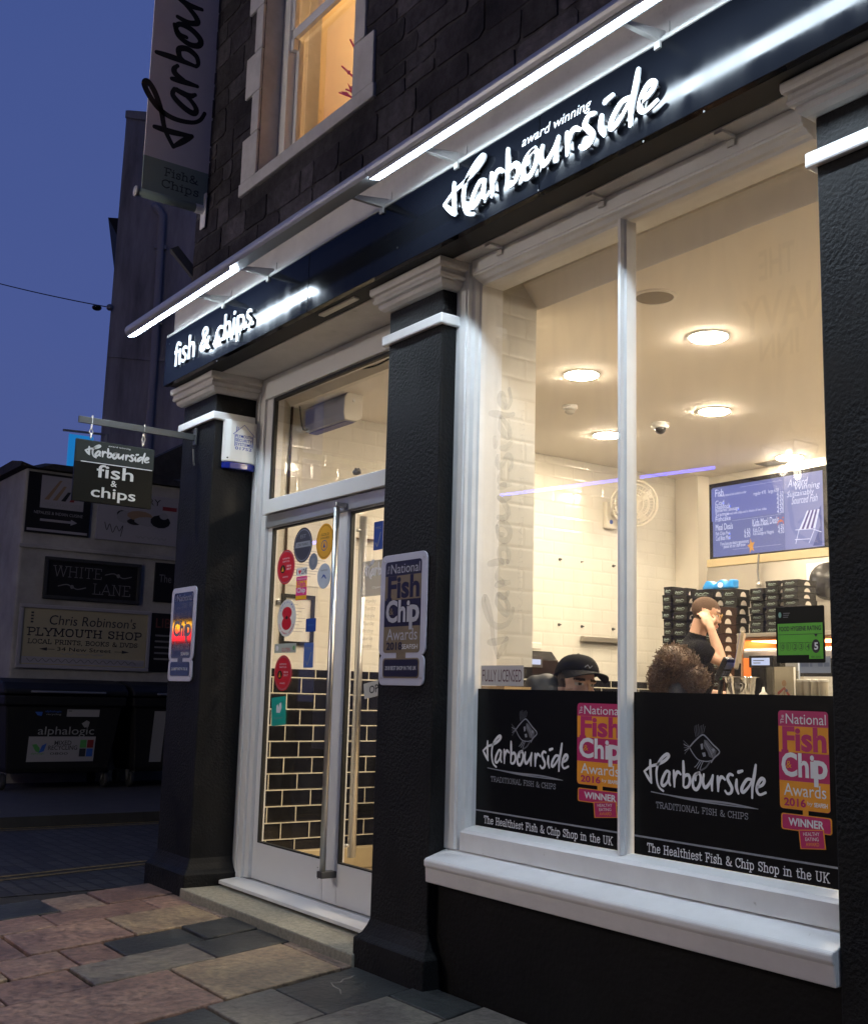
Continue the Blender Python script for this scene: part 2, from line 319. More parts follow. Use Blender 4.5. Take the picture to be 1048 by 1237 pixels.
    def build(s, name, parent=None, smooth=False, bevel=0.0, seg=2):
        me = bpy.data.meshes.new(name); me.from_pydata(s.v, [], s.f); 
        for m in s.mats: me.materials.append(m)
        me.polygons.foreach_set('material_index', s.m)
        o = bpy.data.objects.new(name, me); COL.objects.link(o)
        import bmesh
        bm = bmesh.new(); bm.from_mesh(me); bmesh.ops.recalc_face_normals(bm, faces=bm.faces) if smooth == 'fix' else None; bm.to_mesh(me); bm.free()
        if smooth is True or smooth == 'fix':
            for p in me.polygons: p.use_smooth = True
        if bevel:
            b = o.modifiers.new('bevel', 'BEVEL'); b.width = bevel; b.segments = seg; b.limit_method = 'ANGLE'; b.angle_limit = math.radians(40)
        if parent is not None:
            o.parent = parent; o.matrix_parent_inverse = parent.matrix_world.inverted()
        me.update(); return o
def tag(o, label=None, cat=None, group=None, kind=None):
    if label: o['label'] = label
    if cat: o['category'] = cat
    if group: o['group'] = group
    if kind: o['kind'] = kind
    return o
def thing(name, label, cat, loc=(0, 0, 0), group=None):
    o = bpy.data.objects.new(name, None); COL.objects.link(o); o.location = tuple(map(float, loc)); o.empty_display_size = 0.1
    o.matrix_world = Matrix.Translation(o.location)
    return tag(o, label, cat, group)
def struct(mb, name, **k):
    return tag(mb.build(name, **k), kind='structure')
def spline(pts, per=6, closed=False):
    P = [v3(p) for p in pts]; out = []; N = len(P)
    if N == 2: return [tuple(p) for p in P]
    for i in range(N-1):
        p0 = P[max(i-1, 0)]; p1 = P[i]; p2 = P[i+1]; p3 = P[min(i+2, N-1)]
        for j in range(per):
            t = j/per; out.append(tuple(0.5*((2*p1)+(-p0+p2)*t+(2*p0-5*p1+4*p2-p3)*t*t+(-p0+3*p1-3*p2+p3)*t**3)))
    out.append(tuple(P[-1])); return out
# ------------------------------------------------------------------ brush-script word, drawn stroke by stroke
_S = [ # strokes traced once, then laid flat as unit-wide shapes
 [(97,318),(98,400),(106,495)], [(106,495),(78,450),(50,405)], [(50,405),(100,366),(160,348),(215,318),(243,284),(228,270),(193,296),(160,345),(146,410),(152,490),(170,535),(200,560)],
 [(250,412),(225,405),(197,455),(187,503),(205,518),(232,487),(252,425)], [(250,415),(243,480),(255,514)],
 [(283,400),(287,460),(288,525)], [(288,470),(305,418),(322,412),(337,428)],
 [(358,326),(361,420),(359,520)], [(359,470),(372,440),(400,436),(412,478),(398,522),(372,532),(359,520)],
 [(486,414),(450,432),(433,488),(441,535),(466,546),(491,502),(496,445),(478,422),(458,440),(455,474)],
 [(520,430),(514,485),(526,530),(547,524),(574,482),(592,438)], [(592,438),(583,490),(586,556)],
 [(630,445),(634,500),(634,560)], [(634,510),(650,458),(668,452),(687,470)],
 [(750,436),(725,428),(708,460),(726,500),(743,538),(735,574),(708,582),(690,560)],
 [(780,472),(778,530),(794,580)], [(795,411),(825,402)],
 [(897,470),(862,470),(828,520),(820,558),(838,568),(878,524),(905,472)], [(931,355),(921,430),(906,520),(903,614)],
 [(943,532),(985,512),(999,478),(976,464),(948,505),(940,558),(964,590),(1010,574)]]
def _norm():
    out = []
    f = lambda a: py(770+a[0]/6.55, 870+a[1]/6.55, 0.184)[[0, 2]]
    t, e_ = f((50, 405)), f((1010, 575)); w = e_[0]-t[0]; base = f((500, 548))[1]
    for st in _S: out.append([((f(p)[0]-t[0])/w, (f(p)[1]-base)/w) for p in spline(st, 6)])
    return out
WORD = _norm()
def script_word(mb, fr, x0, y0, w, e, m, lw=0.0185, thick=0.0, ysc=1.0, rise=0.0, parts=None):
    """the handwritten word, w wide, baseline at y0"""
    for i, st in enumerate(WORD):
        if parts and i >= parts: break
        n = len(st); P = [(x0+a*w, y0+(b*ysc+rise*a)*w) for a, b in st]
        wid = [lw*w*(0.72+0.4*math.sin(math.pi*min(1, (j+0.6)/n*1.15))) for j in range(n)]
        mb.ribbon(fr, P, wid, e, m, thick)
    return mb
# ------------------------------------------------------------------ slab-serif letters (strokes with serifs)
_G = {
'A': (.78, 'L .06,0 .39,1|L .39,1 .72,0|L .17,.33 .61,.33', '.06,0 .72,0'),
'B': (.70, 'L .15,0 .15,1|C .15,1 .42,1 .56,.9 .56,.65 .42,.53 .15,.53|C .15,.53 .45,.53 .62,.4 .62,.13 .45,0 .15,0', '.1,1 .1,0'),
'C': (.72, 'C .64,.78 .5,.97 .3,.96 .1,.74 .09,.5 .1,.26 .3,.03 .5,.02 .66,.2|L .65,.72 .65,.98', ''),
'D': (.76, 'L .16,0 .16,1|C .16,1 .42,1 .64,.84 .68,.5 .64,.16 .42,0 .16,0', '.11,1 .11,0'),
'E': (.66, 'L .16,0 .16,1|L .16,1 .6,1|L .16,0 .62,0|L .16,.52 .46,.52|L .6,1 .6,.8|L .62,0 .62,.22', '.1,1 .1,0'),
'F': (.64, 'L .16,0 .16,1|L .16,1 .6,1|L .16,.5 .46,.5|L .6,1 .6,.8|L .46,.6 .46,.4', '.1,1 .16,0'),
'H': (.82, 'L .16,0 .16,1|L .66,0 .66,1|L .16,.52 .66,.52', '.16,0 .16,1 .66,0 .66,1'),
'I': (.36, 'L .18,0 .18,1', '.18,0 .18,1'),
'K': (.80, 'L .16,0 .16,1|L .66,1 .18,.42|L .32,.6 .68,0', '.16,0 .16,1 .66,1 .68,0'),
'L': (.62, 'L .16,0 .16,1|L .16,0 .58,0|L .58,0 .58,.26', '.16,1 .1,0'),
'M': (.95, 'L .15,0 .15,1|L .15,1 .47,.22|L .47,.22 .8,1|L .8,0 .8,1', '.15,0 .12,1 .8,0 .83,1'),
'N': (.82, 'L .16,0 .16,1|L .16,1 .66,0|L .66,0 .66,1', '.16,0 .12,1 .66,1'),
'O': (.80, 'C .4,.98 .18,.9 .09,.5 .18,.1 .4,.02 .62,.1 .71,.5 .62,.9 .4,.98', ''),
'P': (.68, 'L .16,0 .16,1|C .16,1 .45,1 .62,.88 .62,.58 .45,.45 .16,.45', '.1,1 .16,0'),
'R': (.76, 'L .16,0 .16,1|C .16,1 .45,1 .6,.88 .6,.6 .45,.48 .16,.48|L .42,.48 .66,0', '.1,1 .16,0 .68,0'),
'S': (.64, 'C .54,.78 .44,.96 .28,.98 .11,.88 .12,.66 .3,.54 .5,.44 .56,.24 .46,.06 .28,.02 .1,.24|L .54,.74 .54,.96|L .1,.04 .1,.26', ''),
'T': (.70, 'L .35,0 .35,1|L .06,1 .64,1|L .06,1 .06,.76|L .64,1 .64,.76', '.35,0'),
'U': (.80, 'C .16,1 .16,.3 .22,.07 .4,.02 .58,.07 .64,.3 .64,1', '.16,1 .64,1'),
'V': (.76, 'L .06,1 .38,0|L .38,0 .7,1', '.06,1 .7,1'),
'W': (1.05, 'L .06,1 .28,0|L .28,0 .52,1|L .52,1 .76,0|L .76,0 1,1', '.06,1 1,1 .52,1'),
'Y': (.74, 'L .06,1 .37,.45|L .68,1 .37,.45|L .37,0 .37,.45', '.06,1 .68,1 .37,0'),
'a': (.58, 'C .12,.58 .28,.7 .44,.6 .44,.4 .44,.04 .54,0|C .44,.4 .24,.4 .1,.28 .12,.06 .28,0 .44,.14', ''),
'e': (.58, 'C .1,.38 .5,.38 .48,.58 .3,.7 .12,.56 .09,.34 .16,.06 .34,0 .52,.14', ''),
'h': (.68, 'L .14,0 .14,1|C .14,.45 .26,.67 .44,.66 .53,.5 .53,0', '.14,0 .09,1 .53,0'),
'i': (.32, 'L .16,0 .16,.68|L .155,.9 .165,.96', '.16,0 .11,.68'),
'l': (.32, 'L .16,0 .16,1', '.16,0 .11,1'),
'n': (.68, 'L .14,0 .14,.68|C .14,.45 .26,.67 .44,.66 .53,.5 .53,0', '.14,0 .09,.68 .53,0'),
'o': (.60, 'C .3,.69 .14,.62 .08,.34 .14,.06 .3,-.01 .46,.06 .52,.34 .46,.62 .3,.69', ''),
'p': (.64, 'L .14,-.3 .14,.68|C .14,.5 .26,.68 .42,.66 .54,.5 .54,.18 .42,.02 .26,0 .14,.16', '.14,-.3 .09,.68'),
's': (.50, 'C .42,.54 .34,.68 .2,.68 .1,.56 .14,.42 .36,.3 .42,.14 .32,.01 .18,0 .08,.14|L .42,.5 .42,.68|L .08,0 .08,.18', ''),
't': (.44, 'C .18,.92 .18,.2 .24,.02 .42,.08|L .05,.66 .4,.66', ''),
'&': (.80, 'C .76,.5 .6,.12 .36,0 .12,.1 .1,.28 .26,.5 .46,.7 .44,.92 .3,.98 .18,.88 .2,.68 .4,.36 .74,.0', '.74,.0'),
',': (.25, 'C .1,.04 .14,-.06 .06,-.18', ''), '.': (.24, 'L .1,.02 .11,.04', ''), ' ': (.40, '', '')}
def slab(mb, fr, t, x0, y0, w, h, e, m, lw=0.11, gap=0.06, skew=0.0):
    tot = sum(_G[c][0]+gap for c in t); sx_ = w/tot; X = 0.0
    P2 = lambda q: tuple(map(float, q.split(',')))
    for c in t:
        gw, st, sf = _G[c]
        T_ = lambda p: (x0+(X+p[0])*sx_, y0+p[1]*h+skew*(X+p[0])*sx_)
        for s_ in filter(None, st.split('|')):
            pts = [P2(q) for q in s_[2:].split()]
            if s_[0] == 'C': pts = spline(pts, 4)
            mb.ribbon(fr, [T_(p) for p in pts], lw*h, e, m)
        for q in filter(None, sf.split()):
            a, b = P2(q); mb.ribbon(fr, [T_((a-.12, b)), T_((a+.12, b))], lw*h*0.85, e, m)
        X += gw+gap
    return mb
# ------------------------------------------------------------------ small reusable drawings
def fish(mb, fr, x, y, s, e, m1, m2):
    """engraved flat fish facing right, s wide"""
    T = lambda L: [(x+a*s, y+b*s*.8) for a, b in L]
    rib = lambda L, w, mm: mb.ribbon(fr, T(spline(L, 5)), w*s, e, mm)
    rib([(.18,.30),(.32,.46),(.50,.62),(.60,.62),(.80,.42),(.98,.24),(.84,.08),(.76,-.04)], .030, m1)
    rib([(.18,.30),(.28,.14),(.42,.0),(.62,-.03),(.76,.0)], .022, m1)
    for i in range(7): rib([(.36+i*.035,.58+.02*i),(.33+i*.042,.74),(.34+i*.045,.86+.02*(i % 3))], .014, m2)
    for i in range(5): rib([(.20,.30),(.06,.42-.07*i),(.02+.01*i,.46-.085*i)], .016, m1 if i % 2 else m2)
    mb.poly(fr, T([(.58,.52),(.66,.5),(.78,.36),(.9,.26),(.88,.16),(.8,.06),(.7,.10),(.66,.22),(.56,.36)]), e-.0004, e-.0002, m2)
    for i in range(9): rib([(.6+.03*i,.5-.035*i),(.62+.02*i,.42-.03*i),(.68+.015*i,.34-.03*i)], .010, m1)
    mb.disc(fr, x+.82*s, y+.216*s, .035*s, .035*s, e, e+.0003, m1)
    mb.poly(fr, T([(.48,.40),(.54,.42),(.55,.28),(.50,.26)]), e, e+.0002, m1)
    mb.poly(fr, T([(.52,.18),(.60,.2),(.62,.1),(.55,.08)]), e, e+.0002, m1)
    for i in range(3): rib([(.46+.05*i,-.02),(.38+.06*i,-.14),(.32+.07*i,-.2-.03*i)], .02, m1)
    rib([(.72,-.04),(.62,-.18),(.48,-.27)], .035, m2)
def award(mb, fr, x, y, w, h, c1, c2, white, year, foot, e=0.0, by=True):
    """rounded award badge: w x h upper block, then a foot strip below; x,y = lower left of upper block"""
    mb.rrect(fr, x, x+w, y, y+h, .06*w, e, e+.0006, c1)
    e1 = e+.0010
    mb.rrect(fr, x+.0008, x+w-.0008, y+.0008, y+.27*h, .06*w, e, e1, c2); mb.plate(fr, x+.0008, x+w-.0008, y+.2*h, y+.285*h, e, e1+.00002, c2)
    mb.plate(fr, x+.0008, x+w-.0008, y+.575*h, y+.84*h, e, e1, c2)
    e2 = e1+.0004
    mb.text(fr, 'National', x+.16*w, y+.865*h, .80*w, .105*h, e2, white)
    o, r, u = fr; mb.text((o, u, -r), 'The', y+.865*h, -(x+.12*w), .09*h, .07*w, e2, white)
    mb.text(fr, 'Fish', x+.08*w, y+.588*h, .88*w, .25*h, e2, c1, bold=.035)
    mb.plate(fr, x+.055*w, x+.20*w, y+.575*h, y+.60*h, e2-.0004, e2-.00005, c1)
    mb.text(fr, 'Chi', x+.05*w, y+.325*h, .66*w, .25*h, e2+.0001, white, bold=.03)
    mb.text(fr, 'p', x+.70*w, y+.245*h, .27*w, .265*h, e2+.0001, white, bold=.03)
    mb.text(fr, '&', x+.15*w, y+.415*h, .11*w, .07*h, e2+.0004, c2)
    mb.text(fr, 'Awards', x+.09*w, y+.135*h, .84*w, .125*h, e2, white)
    mb.text(fr, year, x+.09*w, y+.03*h, .44*w, .085*h, e2+.0003, c1, bold=.03)
    if by: mb.text(fr, 'by', x+.56*w, y+.045*h, .1*w, .05*h, e2, white); mb.text(fr, 'SEAFISH', x+.69*w, y+.045*h, .26*w, .045*h, e2, white, bold=.03)
# ================================================================== ground
ASPH = mat('worn_asphalt', (0.034, 0.032, 0.031), 0.85, spec=.2, var=0.35, vscale=5, bump=0.6, bscale=90)
GAPM = mat('dark_joint_grit', (0.020, 0.018, 0.016), 0.9, var=0.3, bump=0.5)
YEL = mat('worn_yellow_paint', (0.20, 0.14, 0.045), 0.7, var=0.7, vscale=25)
g = MB(); g.box(-130, 60, -60, 130, -0.5, -0.030, ASPH); struct(g, 'ground')
def cobbles():
    return tiles('cobble_setts', (0.026, 0.0245, 0.024), (0.010, 0.0095, 0.0095), 0.24, 0.12, (0, 1), rough=0.7, msize=0.012, bump=1.0, var=0.4)
g = MB(); g.box(-11.68, -7.97, -12, 40, -0.026, -0.022, cobbles()); struct(g, 'lane')
FRG = (v3((0, 0, 0)), v3((1, 0, 0)), v3((0, 1, 0)))
g = MB()
for off in (0.0, 0.13):
    g.ribbon(FRG, spline([(-8.2-off, -3.4), (-8.42-off, -1.8), (-8.61-off, -.89), (-8.9-off, .36), (-9.3-off, 2.2), (-9.6-off, 5)], 6), 0.05, -0.017, YEL)
    g.ribbon(FRG, [(-11.52+off, -5), (-11.52+off, 0), (-11.52+off, 12)], 0.05, -0.017, YEL)
struct(g, 'yellow_lines')
PAVE2 = mat('far_pavement_slab', (0.036, 0.033, 0.031), 0.8, var=0.3, vscale=4, bump=0.3)
g = MB(); g.box(-11.70, -11.56, -12, 40, -0.026, 0.085, PAVE2); g.box(-16.4, -11.704, -12, 40, -0.028, 0.08, PAVE2); struct(g, 'kerb_and_far_pavement')
SL = {'pink': (0.275, 0.180, 0.152), 'tan': (0.290, 0.222, 0.158), 'grey': (0.170, 0.155, 0.142), 'slate': (0.038, 0.042, 0.046), 'buff': (0.280, 0.210, 0.170), 'rose': (0.220, 0.142, 0.122)}
def riven(name, c):
    m = bpy.data.materials.new(name); m.use_nodes = True; n = m.node_tree; b = n.nodes['Principled BSDF']; L = n.links.new
    g = n.nodes.new('ShaderNodeNewGeometry'); o = n.nodes.new('ShaderNodeTexNoise'); o.inputs['Scale'].default_value = 2.6; o.inputs['Detail'].default_value = 9; o.inputs['Roughness'].default_value = .66; o.inputs['Distortion'].default_value = .4
    f = n.nodes.new('ShaderNodeTexNoise'); f.inputs['Scale'].default_value = 22; f.inputs['Detail'].default_value = 11; f.inputs['Roughness'].default_value = .72
    mp = n.nodes.new('ShaderNodeMapping'); mp.inputs['Rotation'].default_value = (0, 0, .5); mp.inputs['Scale'].default_value = (1, .28, 1); L(g.outputs['Position'], mp.inputs['Vector'])
    w = n.nodes.new('ShaderNodeTexNoise'); w.inputs['Scale'].default_value = 16; w.inputs['Detail'].default_value = 7; w.inputs['Distortion'].default_value = 1.4; L(mp.outputs[0], w.inputs['Vector'])
    L(g.outputs['Position'], o.inputs['Vector']); L(g.outputs['Position'], f.inputs['Vector'])
    r = n.nodes.new('ShaderNodeValToRGB'); e = r.color_ramp.elements; e[0].position = .32; e[0].color = (c[0]*.66, c[1]*.64, c[2]*.68, 1); e[1].position = .72; e[1].color = (min(1, c[0]*1.45), min(1, c[1]*1.5), min(1, c[2]*1.35), 1); k = e.new(.5); k.color = (*c, 1); L(o.outputs['Fac'], r.inputs[0])
    r2 = n.nodes.new('ShaderNodeValToRGB'); e = r2.color_ramp.elements; e[0].position = .34; e[0].color = (.30, .29, .30, 1); e[1].position = .66; e[1].color = (1.45, 1.42, 1.36, 1); L(f.outputs['Fac'], r2.inputs[0])
    m1 = n.nodes.new('ShaderNodeMix'); m1.data_type = 'RGBA'; m1.blend_type = 'MULTIPLY'; m1.inputs['Factor'].default_value = 1.0; L(r.outputs[0], m1.inputs[6]); L(r2.outputs[0], m1.inputs[7])
    r3 = n.nodes.new('ShaderNodeMapRange'); r3.inputs['From Min'].default_value = .66; r3.inputs['From Max'].default_value = .74; r3.inputs['To Max'].default_value = .45; L(w.outputs['Fac'], r3.inputs['Value'])
    m2 = n.nodes.new('ShaderNodeMix'); m2.data_type = 'RGBA'; L(r3.outputs[0], m2.inputs['Factor']); L(m1.outputs[2], m2.inputs[6]); m2.inputs[7].default_value = (min(1, c[0]*1.7), min(1, c[1]*1.75), min(1, c[2]*1.7), 1); L(m2.outputs[2], b.inputs['Base Color'])
    rr = n.nodes.new('ShaderNodeMapRange'); rr.inputs['To Min'].default_value = .18; rr.inputs['To Max'].default_value = .58; L(f.outputs['Fac'], rr.inputs['Value']); L(rr.outputs[0], b.inputs['Roughness'])
    ad = n.nodes.new('ShaderNodeMath'); ad.operation = 'MULTIPLY_ADD'; ad.inputs[1].default_value = .5; L(w.outputs['Fac'], ad.inputs[0]); L(f.outputs['Fac'], ad.inputs[2])
    bp = n.nodes.new('ShaderNodeBump'); bp.inputs['Strength'].default_value = .8; bp.inputs['Distance'].default_value = .012; L(ad.outputs[0], bp.inputs['Height']); L(bp.outputs[0], b.inputs['Normal']); return m
SLM = {k: riven('riven_slab_'+k, c) for k, c in SL.items()}
VEIN = mat('pale_stone_vein', (0.35, 0.34, 0.32), 0.6)
# courses: x of the boundary lines at y=0 (they drift by SK per metre), then cut marks along y with colours
SK = -0.32
CUTS = [(-7.955, -7.50), (-7.50, -7.13), (-7.13, -6.60), (-6.60, -6.22), (-6.22, -5.83), (-5.83, -5.17), (-5.17, -4.66), (-4.66, -4.20), (-4.20, -3.55), (-3.55, -3.05), (-3.05, -2.4), (-2.4, -1.9), (-1.9, -1.2), (-1.2, -.6), (-.6, .2), (.2, .9)]
SEQ = [[(-.56, 'rose'), (-.90, 'buff'), (-1.30, 'slate'), (-2.3, 'rose')], [(-.33, 'pink'), (-1.05, 'rose'), (-1.75, 'pink')],
       [(-.12, 'buff'), (-.745, 'tan'), (-1.40, 'pink'), (-2.1, 'rose')], [(-.45, 'slate'), (-.975, 'slate'), (-1.24, 'rose'), (-1.62, 'pink'), (-2.2, 'tan')],
       [(-.585, 'slate'), (-1.32, 'grey'), (-1.75, 'rose'), (-2.4, 'pink')], [(-.14, 'buff'), (-.90, 'tan'), (-1.85, 'pink'), (-2.7, 'rose')],
       [(-.62, 'slate'), (-1.02, 'grey'), (-1.62, 'slate'), (-2.4, 'pink')], [(-.23, 'slate'), (-1.0, 'grey'), (-1.7, 'buff')]]
names = list(SLM)
g = MB(); rng = random.Random(3)
for ci, (xa, xb) in enumerate(CUTS):
    seq = list(SEQ[ci]) if ci < len(SEQ) else []
    y = 0.045; yy = seq[-1][0] if seq else y
    while yy > -5.2:
        yy -= rng.uniform(.55, 1.15); seq.append((yy, rng.choice(['pink', 'tan', 'grey', 'buff', 'rose', 'slate'])))
    for yn, cname in seq:
        gp = 0.009
        def edge(x0, ya, yb, sgn, n=7):
            return [(x0+SK*q+sgn*gp+rng.uniform(-.004, .004), q) for q in np.linspace(ya, yb, n)]
        L_ = edge(xa, y-gp, yn+gp, 1); R_ = edge(xb, yn+gp, y-gp, -1)
        if ci == 0: L_ = [(min(max(-7.955, a), b), q) for (a, q), (b, _) in zip(L_, R_[::-1])]
        z = rng.uniform(-.006, .004)
        g.poly(FRG, L_+R_, -0.024, z, SLM[cname])
        y = yn
struct(g, 'paving', bevel=0.006, seg=2)
g = MB(); g.ribbon(FRG, [(-4.97, -.17), (-4.935, -.215), (-4.925, -.26), (-4.885, -.30), (-4.90, -.345), (-4.83, -.37), (-4.77, -.372), (-4.70, -.41)], [.004, .007, .005, .008, .004, .007, .005, .003], 0.004, VEIN)
struct(g, 'stone_veins')
g = MB(); g.box(-7.955, 2.5, -5.2, 0.05, -0.0285, -0.0255, GAPM); struct(g, 'paving_bed')
# ================================================================== the shop
XL, XR = -7.95, 1.6
shop = thing('shop_building', 'corner fish and chip shop with black pilasters, white window frames and dark stone upper wall', 'building', (-4.5, 0, 0))
def prt(mb, name, parent=shop, label=None, **k):
    o = mb.build(name, parent, **k)
    if label: o['label'] = label
    return o
# upper wall round the sash window
WX0, WX1, WZ0, WZ1 = -6.90, -5.60, 4.98, 7.2
b = MB()
b.box(XL, WX0, 0, 0.45, 3.66, 9.2, STONE); b.box(WX1, XR, 0, 0.45, 3.66, 9.2, STONE); b.box(WX0, WX1, 0, 0.45, 3.66, WZ0-.1, STONE); b.box(WX0, WX1, 0, 0.45, WZ1, 9.2, STONE)
b.box(XL, XL+.35, 0.451, 9.0, 0, 9.2, STONE); b.box(XR-.3, XR, 0.451, 9.0, 0, 9.2, STONE); b.box(XL+.351, XR-.301, 8.7, 9.0, 0, 9.2, STONE); b.box(XL+.351, XR-.301, .451, 8.699, 9.0, 9.2, STONE)
rg = random.Random(21); FW = (v3((0, 0, 0)), v3((1, 0, 0)), v3((0, 0, 1)))
z = 4.25
while z < 9.1:                                                       # roughly coursed rubble blocks, each with its own face
    rh = rg.uniform(.13, .25); x = XL+.004
    while x < XR-.02:
        w_ = rg.uniform(.17, .50); x2 = min(x+w_, XR-.004); xm = (x+x2)/2
        if not (WX0-.21 < xm < WX1+.21 and 4.86 < z+rh/2 < 7.55):
            xa_, xb_ = x+.009, x2-.009
            if z+rh > 4.87 and z < 7.6 and xa_ < WX0-.1 < xb_: xb_ = WX0-.1
            if z+rh > 4.87 and z < 7.6 and xa_ < WX1+.1 < xb_: xa_ = WX1+.1
            nn = rg.choice((1, 1, 2)) if rh > .20 else 1
            for q in range(nn):
                za, zb_ = z+rh*q/nn+.009, z+rh*(q+1)/nn-.009; j = lambda s=.016: rg.uniform(-s, s)
                c_ = rg.uniform(.010, .03); d_ = rg.uniform(.008, .024)
                pts = [(xa_+c_+j(), za+j(.006)), (xm+j(.04), za+j(.010)), (xb_-c_+j(), za+j(.006)), (xb_+j(.005), za+d_+j()), (xb_+j(.005), zb_-d_+j()), (xb_-c_+j(), zb_+j(.006)), (xm+j(.04), zb_+j(.010)), (xa_+c_+j(), zb_+j(.006)), (xa_+j(.005), zb_-d_+j()), (xa_+j(.005), za+d_+j())]
                b.poly(FW, pts, -.02, rg.uniform(.003, .009), rg.choice(STONES))
        x = x2
    z += rh
prt(b, 'upper_wall', bevel=.004, seg=2)
# toothed pale surround
b = MB(); zz = 4.80
for side, (xi, s_) in enumerate(((WX0, -1), (WX1, 1))):
    z = 4.985; i = 0
    while z < 7.3:
        h = .335 + .02*math.sin(5*i+side); w = (.235 if i % 2 == 0 else .115)
        if side: w = (.235 if i % 2 == 0 else .125)
        b.box(xi, xi+s_*w, -.022, -.0005, z, min(z+h-.006, 7.3), SURR); z += h; i += 1
b.box(WX0-.235, WX1+.235, -.022, -.0005, 7.305, 7.6, SURR)
prt(b, 'window_surround', bevel=.006)
b = MB(); b.box(WX0-.25, WX1+.26, -.028, .24, 4.885, 4.98, SURR); prt(b, 'window_sill', bevel=.008)
# reveals and sash
b = MB(); b.box(WX0, WX0+.006, .002, .458, WZ0, WZ1, SURR); prt(b, 'window_reveal'); b = MB(); b.box(WX1-.006, WX1, .002, .458, WZ0, WZ1, SURR); prt(b, 'window_reveal')
sash = MB()
x0, x1 = WX0+.007, WX1-.007; MZ = 6.02
sash.box(x0, x0+.10, .14, .30, WZ0, WZ1, WHITE); sash.box(x1-.10, x1, .14, .30, WZ0, WZ1, WHITE)
sash.box(x0+.101, x0+.15, .20, .245, WZ0+.001, MZ, WHITE); sash.box(x1-.15, x1-.101, .20, .245, WZ0+.001, MZ, WHITE)
sash.box(x0+.151, x1-.151, .20, .245, WZ0+.001, WZ0+.07, WHITE); sash.box(x0+.102, x1-.102, .165, .199, MZ, MZ+.075, WHITE)
sash.box(x0+.101, x0+.145, .155, .198, MZ-.09, MZ-.001, WHITE)
sash.box(x0+.101, x0+.145, .155, .198, MZ+.076, WZ1, WHITE); sash.box(x1-.145, x1-.101, .155, .198, MZ+.076, WZ1, WHITE)
ws = prt(sash, 'sash_window', bevel=.004)
p = MB(); p.box(x0+.148, x1-.148, .225, .23, WZ0+.06, MZ-.001, GLASS); p.build('pane', ws); p = MB(); p.box(x0+.14, x1-.14, .175, .18, MZ+.07, WZ1, GLASS); p.build('pane', ws)
OR = mat('ochre_room_wall', (0.72, 0.56, 0.33), 0.8, var=0.04); ORC = mat('cream_room_ceiling', (0.75, 0.62, 0.42), 0.8)
b = MB(); X0, X1, Y1, Z0, Z1 = -7.25, -4.4, 2.6, 4.6, 7.25
b.box(X0, X1, .46, Y1, Z0-.05, Z0, OR); b.box(X0, X1, .46, Y1, Z1, Z1+.05, ORC); b.box(X0-.05, X0, .46, Y1, Z0, Z1, OR); b.box(X1, X1+.05, .46, Y1, Z0, Z1, OR); b.box(X0, X1, Y1, Y1+.05, Z0, Z1, OR)
b.box(X0+.001, X0+.12, 1.5, Y1-.001, Z0+.001, Z1-.001, ORC); b.box(X0+.001, X0+.02, .5, 1.49, 5.1, 5.16, ORC)
prt(b, 'upstairs_room')
L = bpy.data.lights.new('upstairs_lamp', 'POINT'); L.energy = 80; L.color = (1.0, 0.76, 0.46); L.shadow_soft_size = .12
lo = bpy.data.objects.new('upstairs_lamp', L); lo.location = (-6.75, 1.9, 6.75); COL.objects.link(lo); lo.parent = shop; lo.matrix_parent_inverse = shop.matrix_world.inverted()
# timber behind the sign, white board above it, soffit
b = MB(); b.box(XL+.01, XR, -.128, -.001, 3.645, 4.22, DULLW); b.box(XL+.005, XR, -.16, -.002, 4.221, 4.245, DULLW); b.box(XL+.01, XR, -.1795, -.129, 3.994, 4.014, DULLW); prt(b, 'cornice_board', bevel=.004)
b = MB(); b.box(XL, XR, -.135, .002, 3.624, 3.642, DARKT); prt(b, 'under_board')
b = MB(); b.box(XL+.01, XR, .004, .45, 3.62, 3.644, DULLW); prt(b, 'soffit', bevel=.003)
b = MB(); b.box(-5.75, -5.35, -.10, -.06, 3.612, 3.6235, PLASTER); prt(b, 'under_board_patch')
for u, v in ((605, 299), (730, 241), (885, 166)):
    q = pz(u, v, 3.618); b = MB(); b.box(q[0]-.022, q[0]+.022, .005, .088, 3.604, 3.6185, DULLW); b.box(q[0]-.02, q[0]+.02, .078, .088, 3.575, 3.604, DULLW); prt(b, 'soffit_clip', bevel=.003)
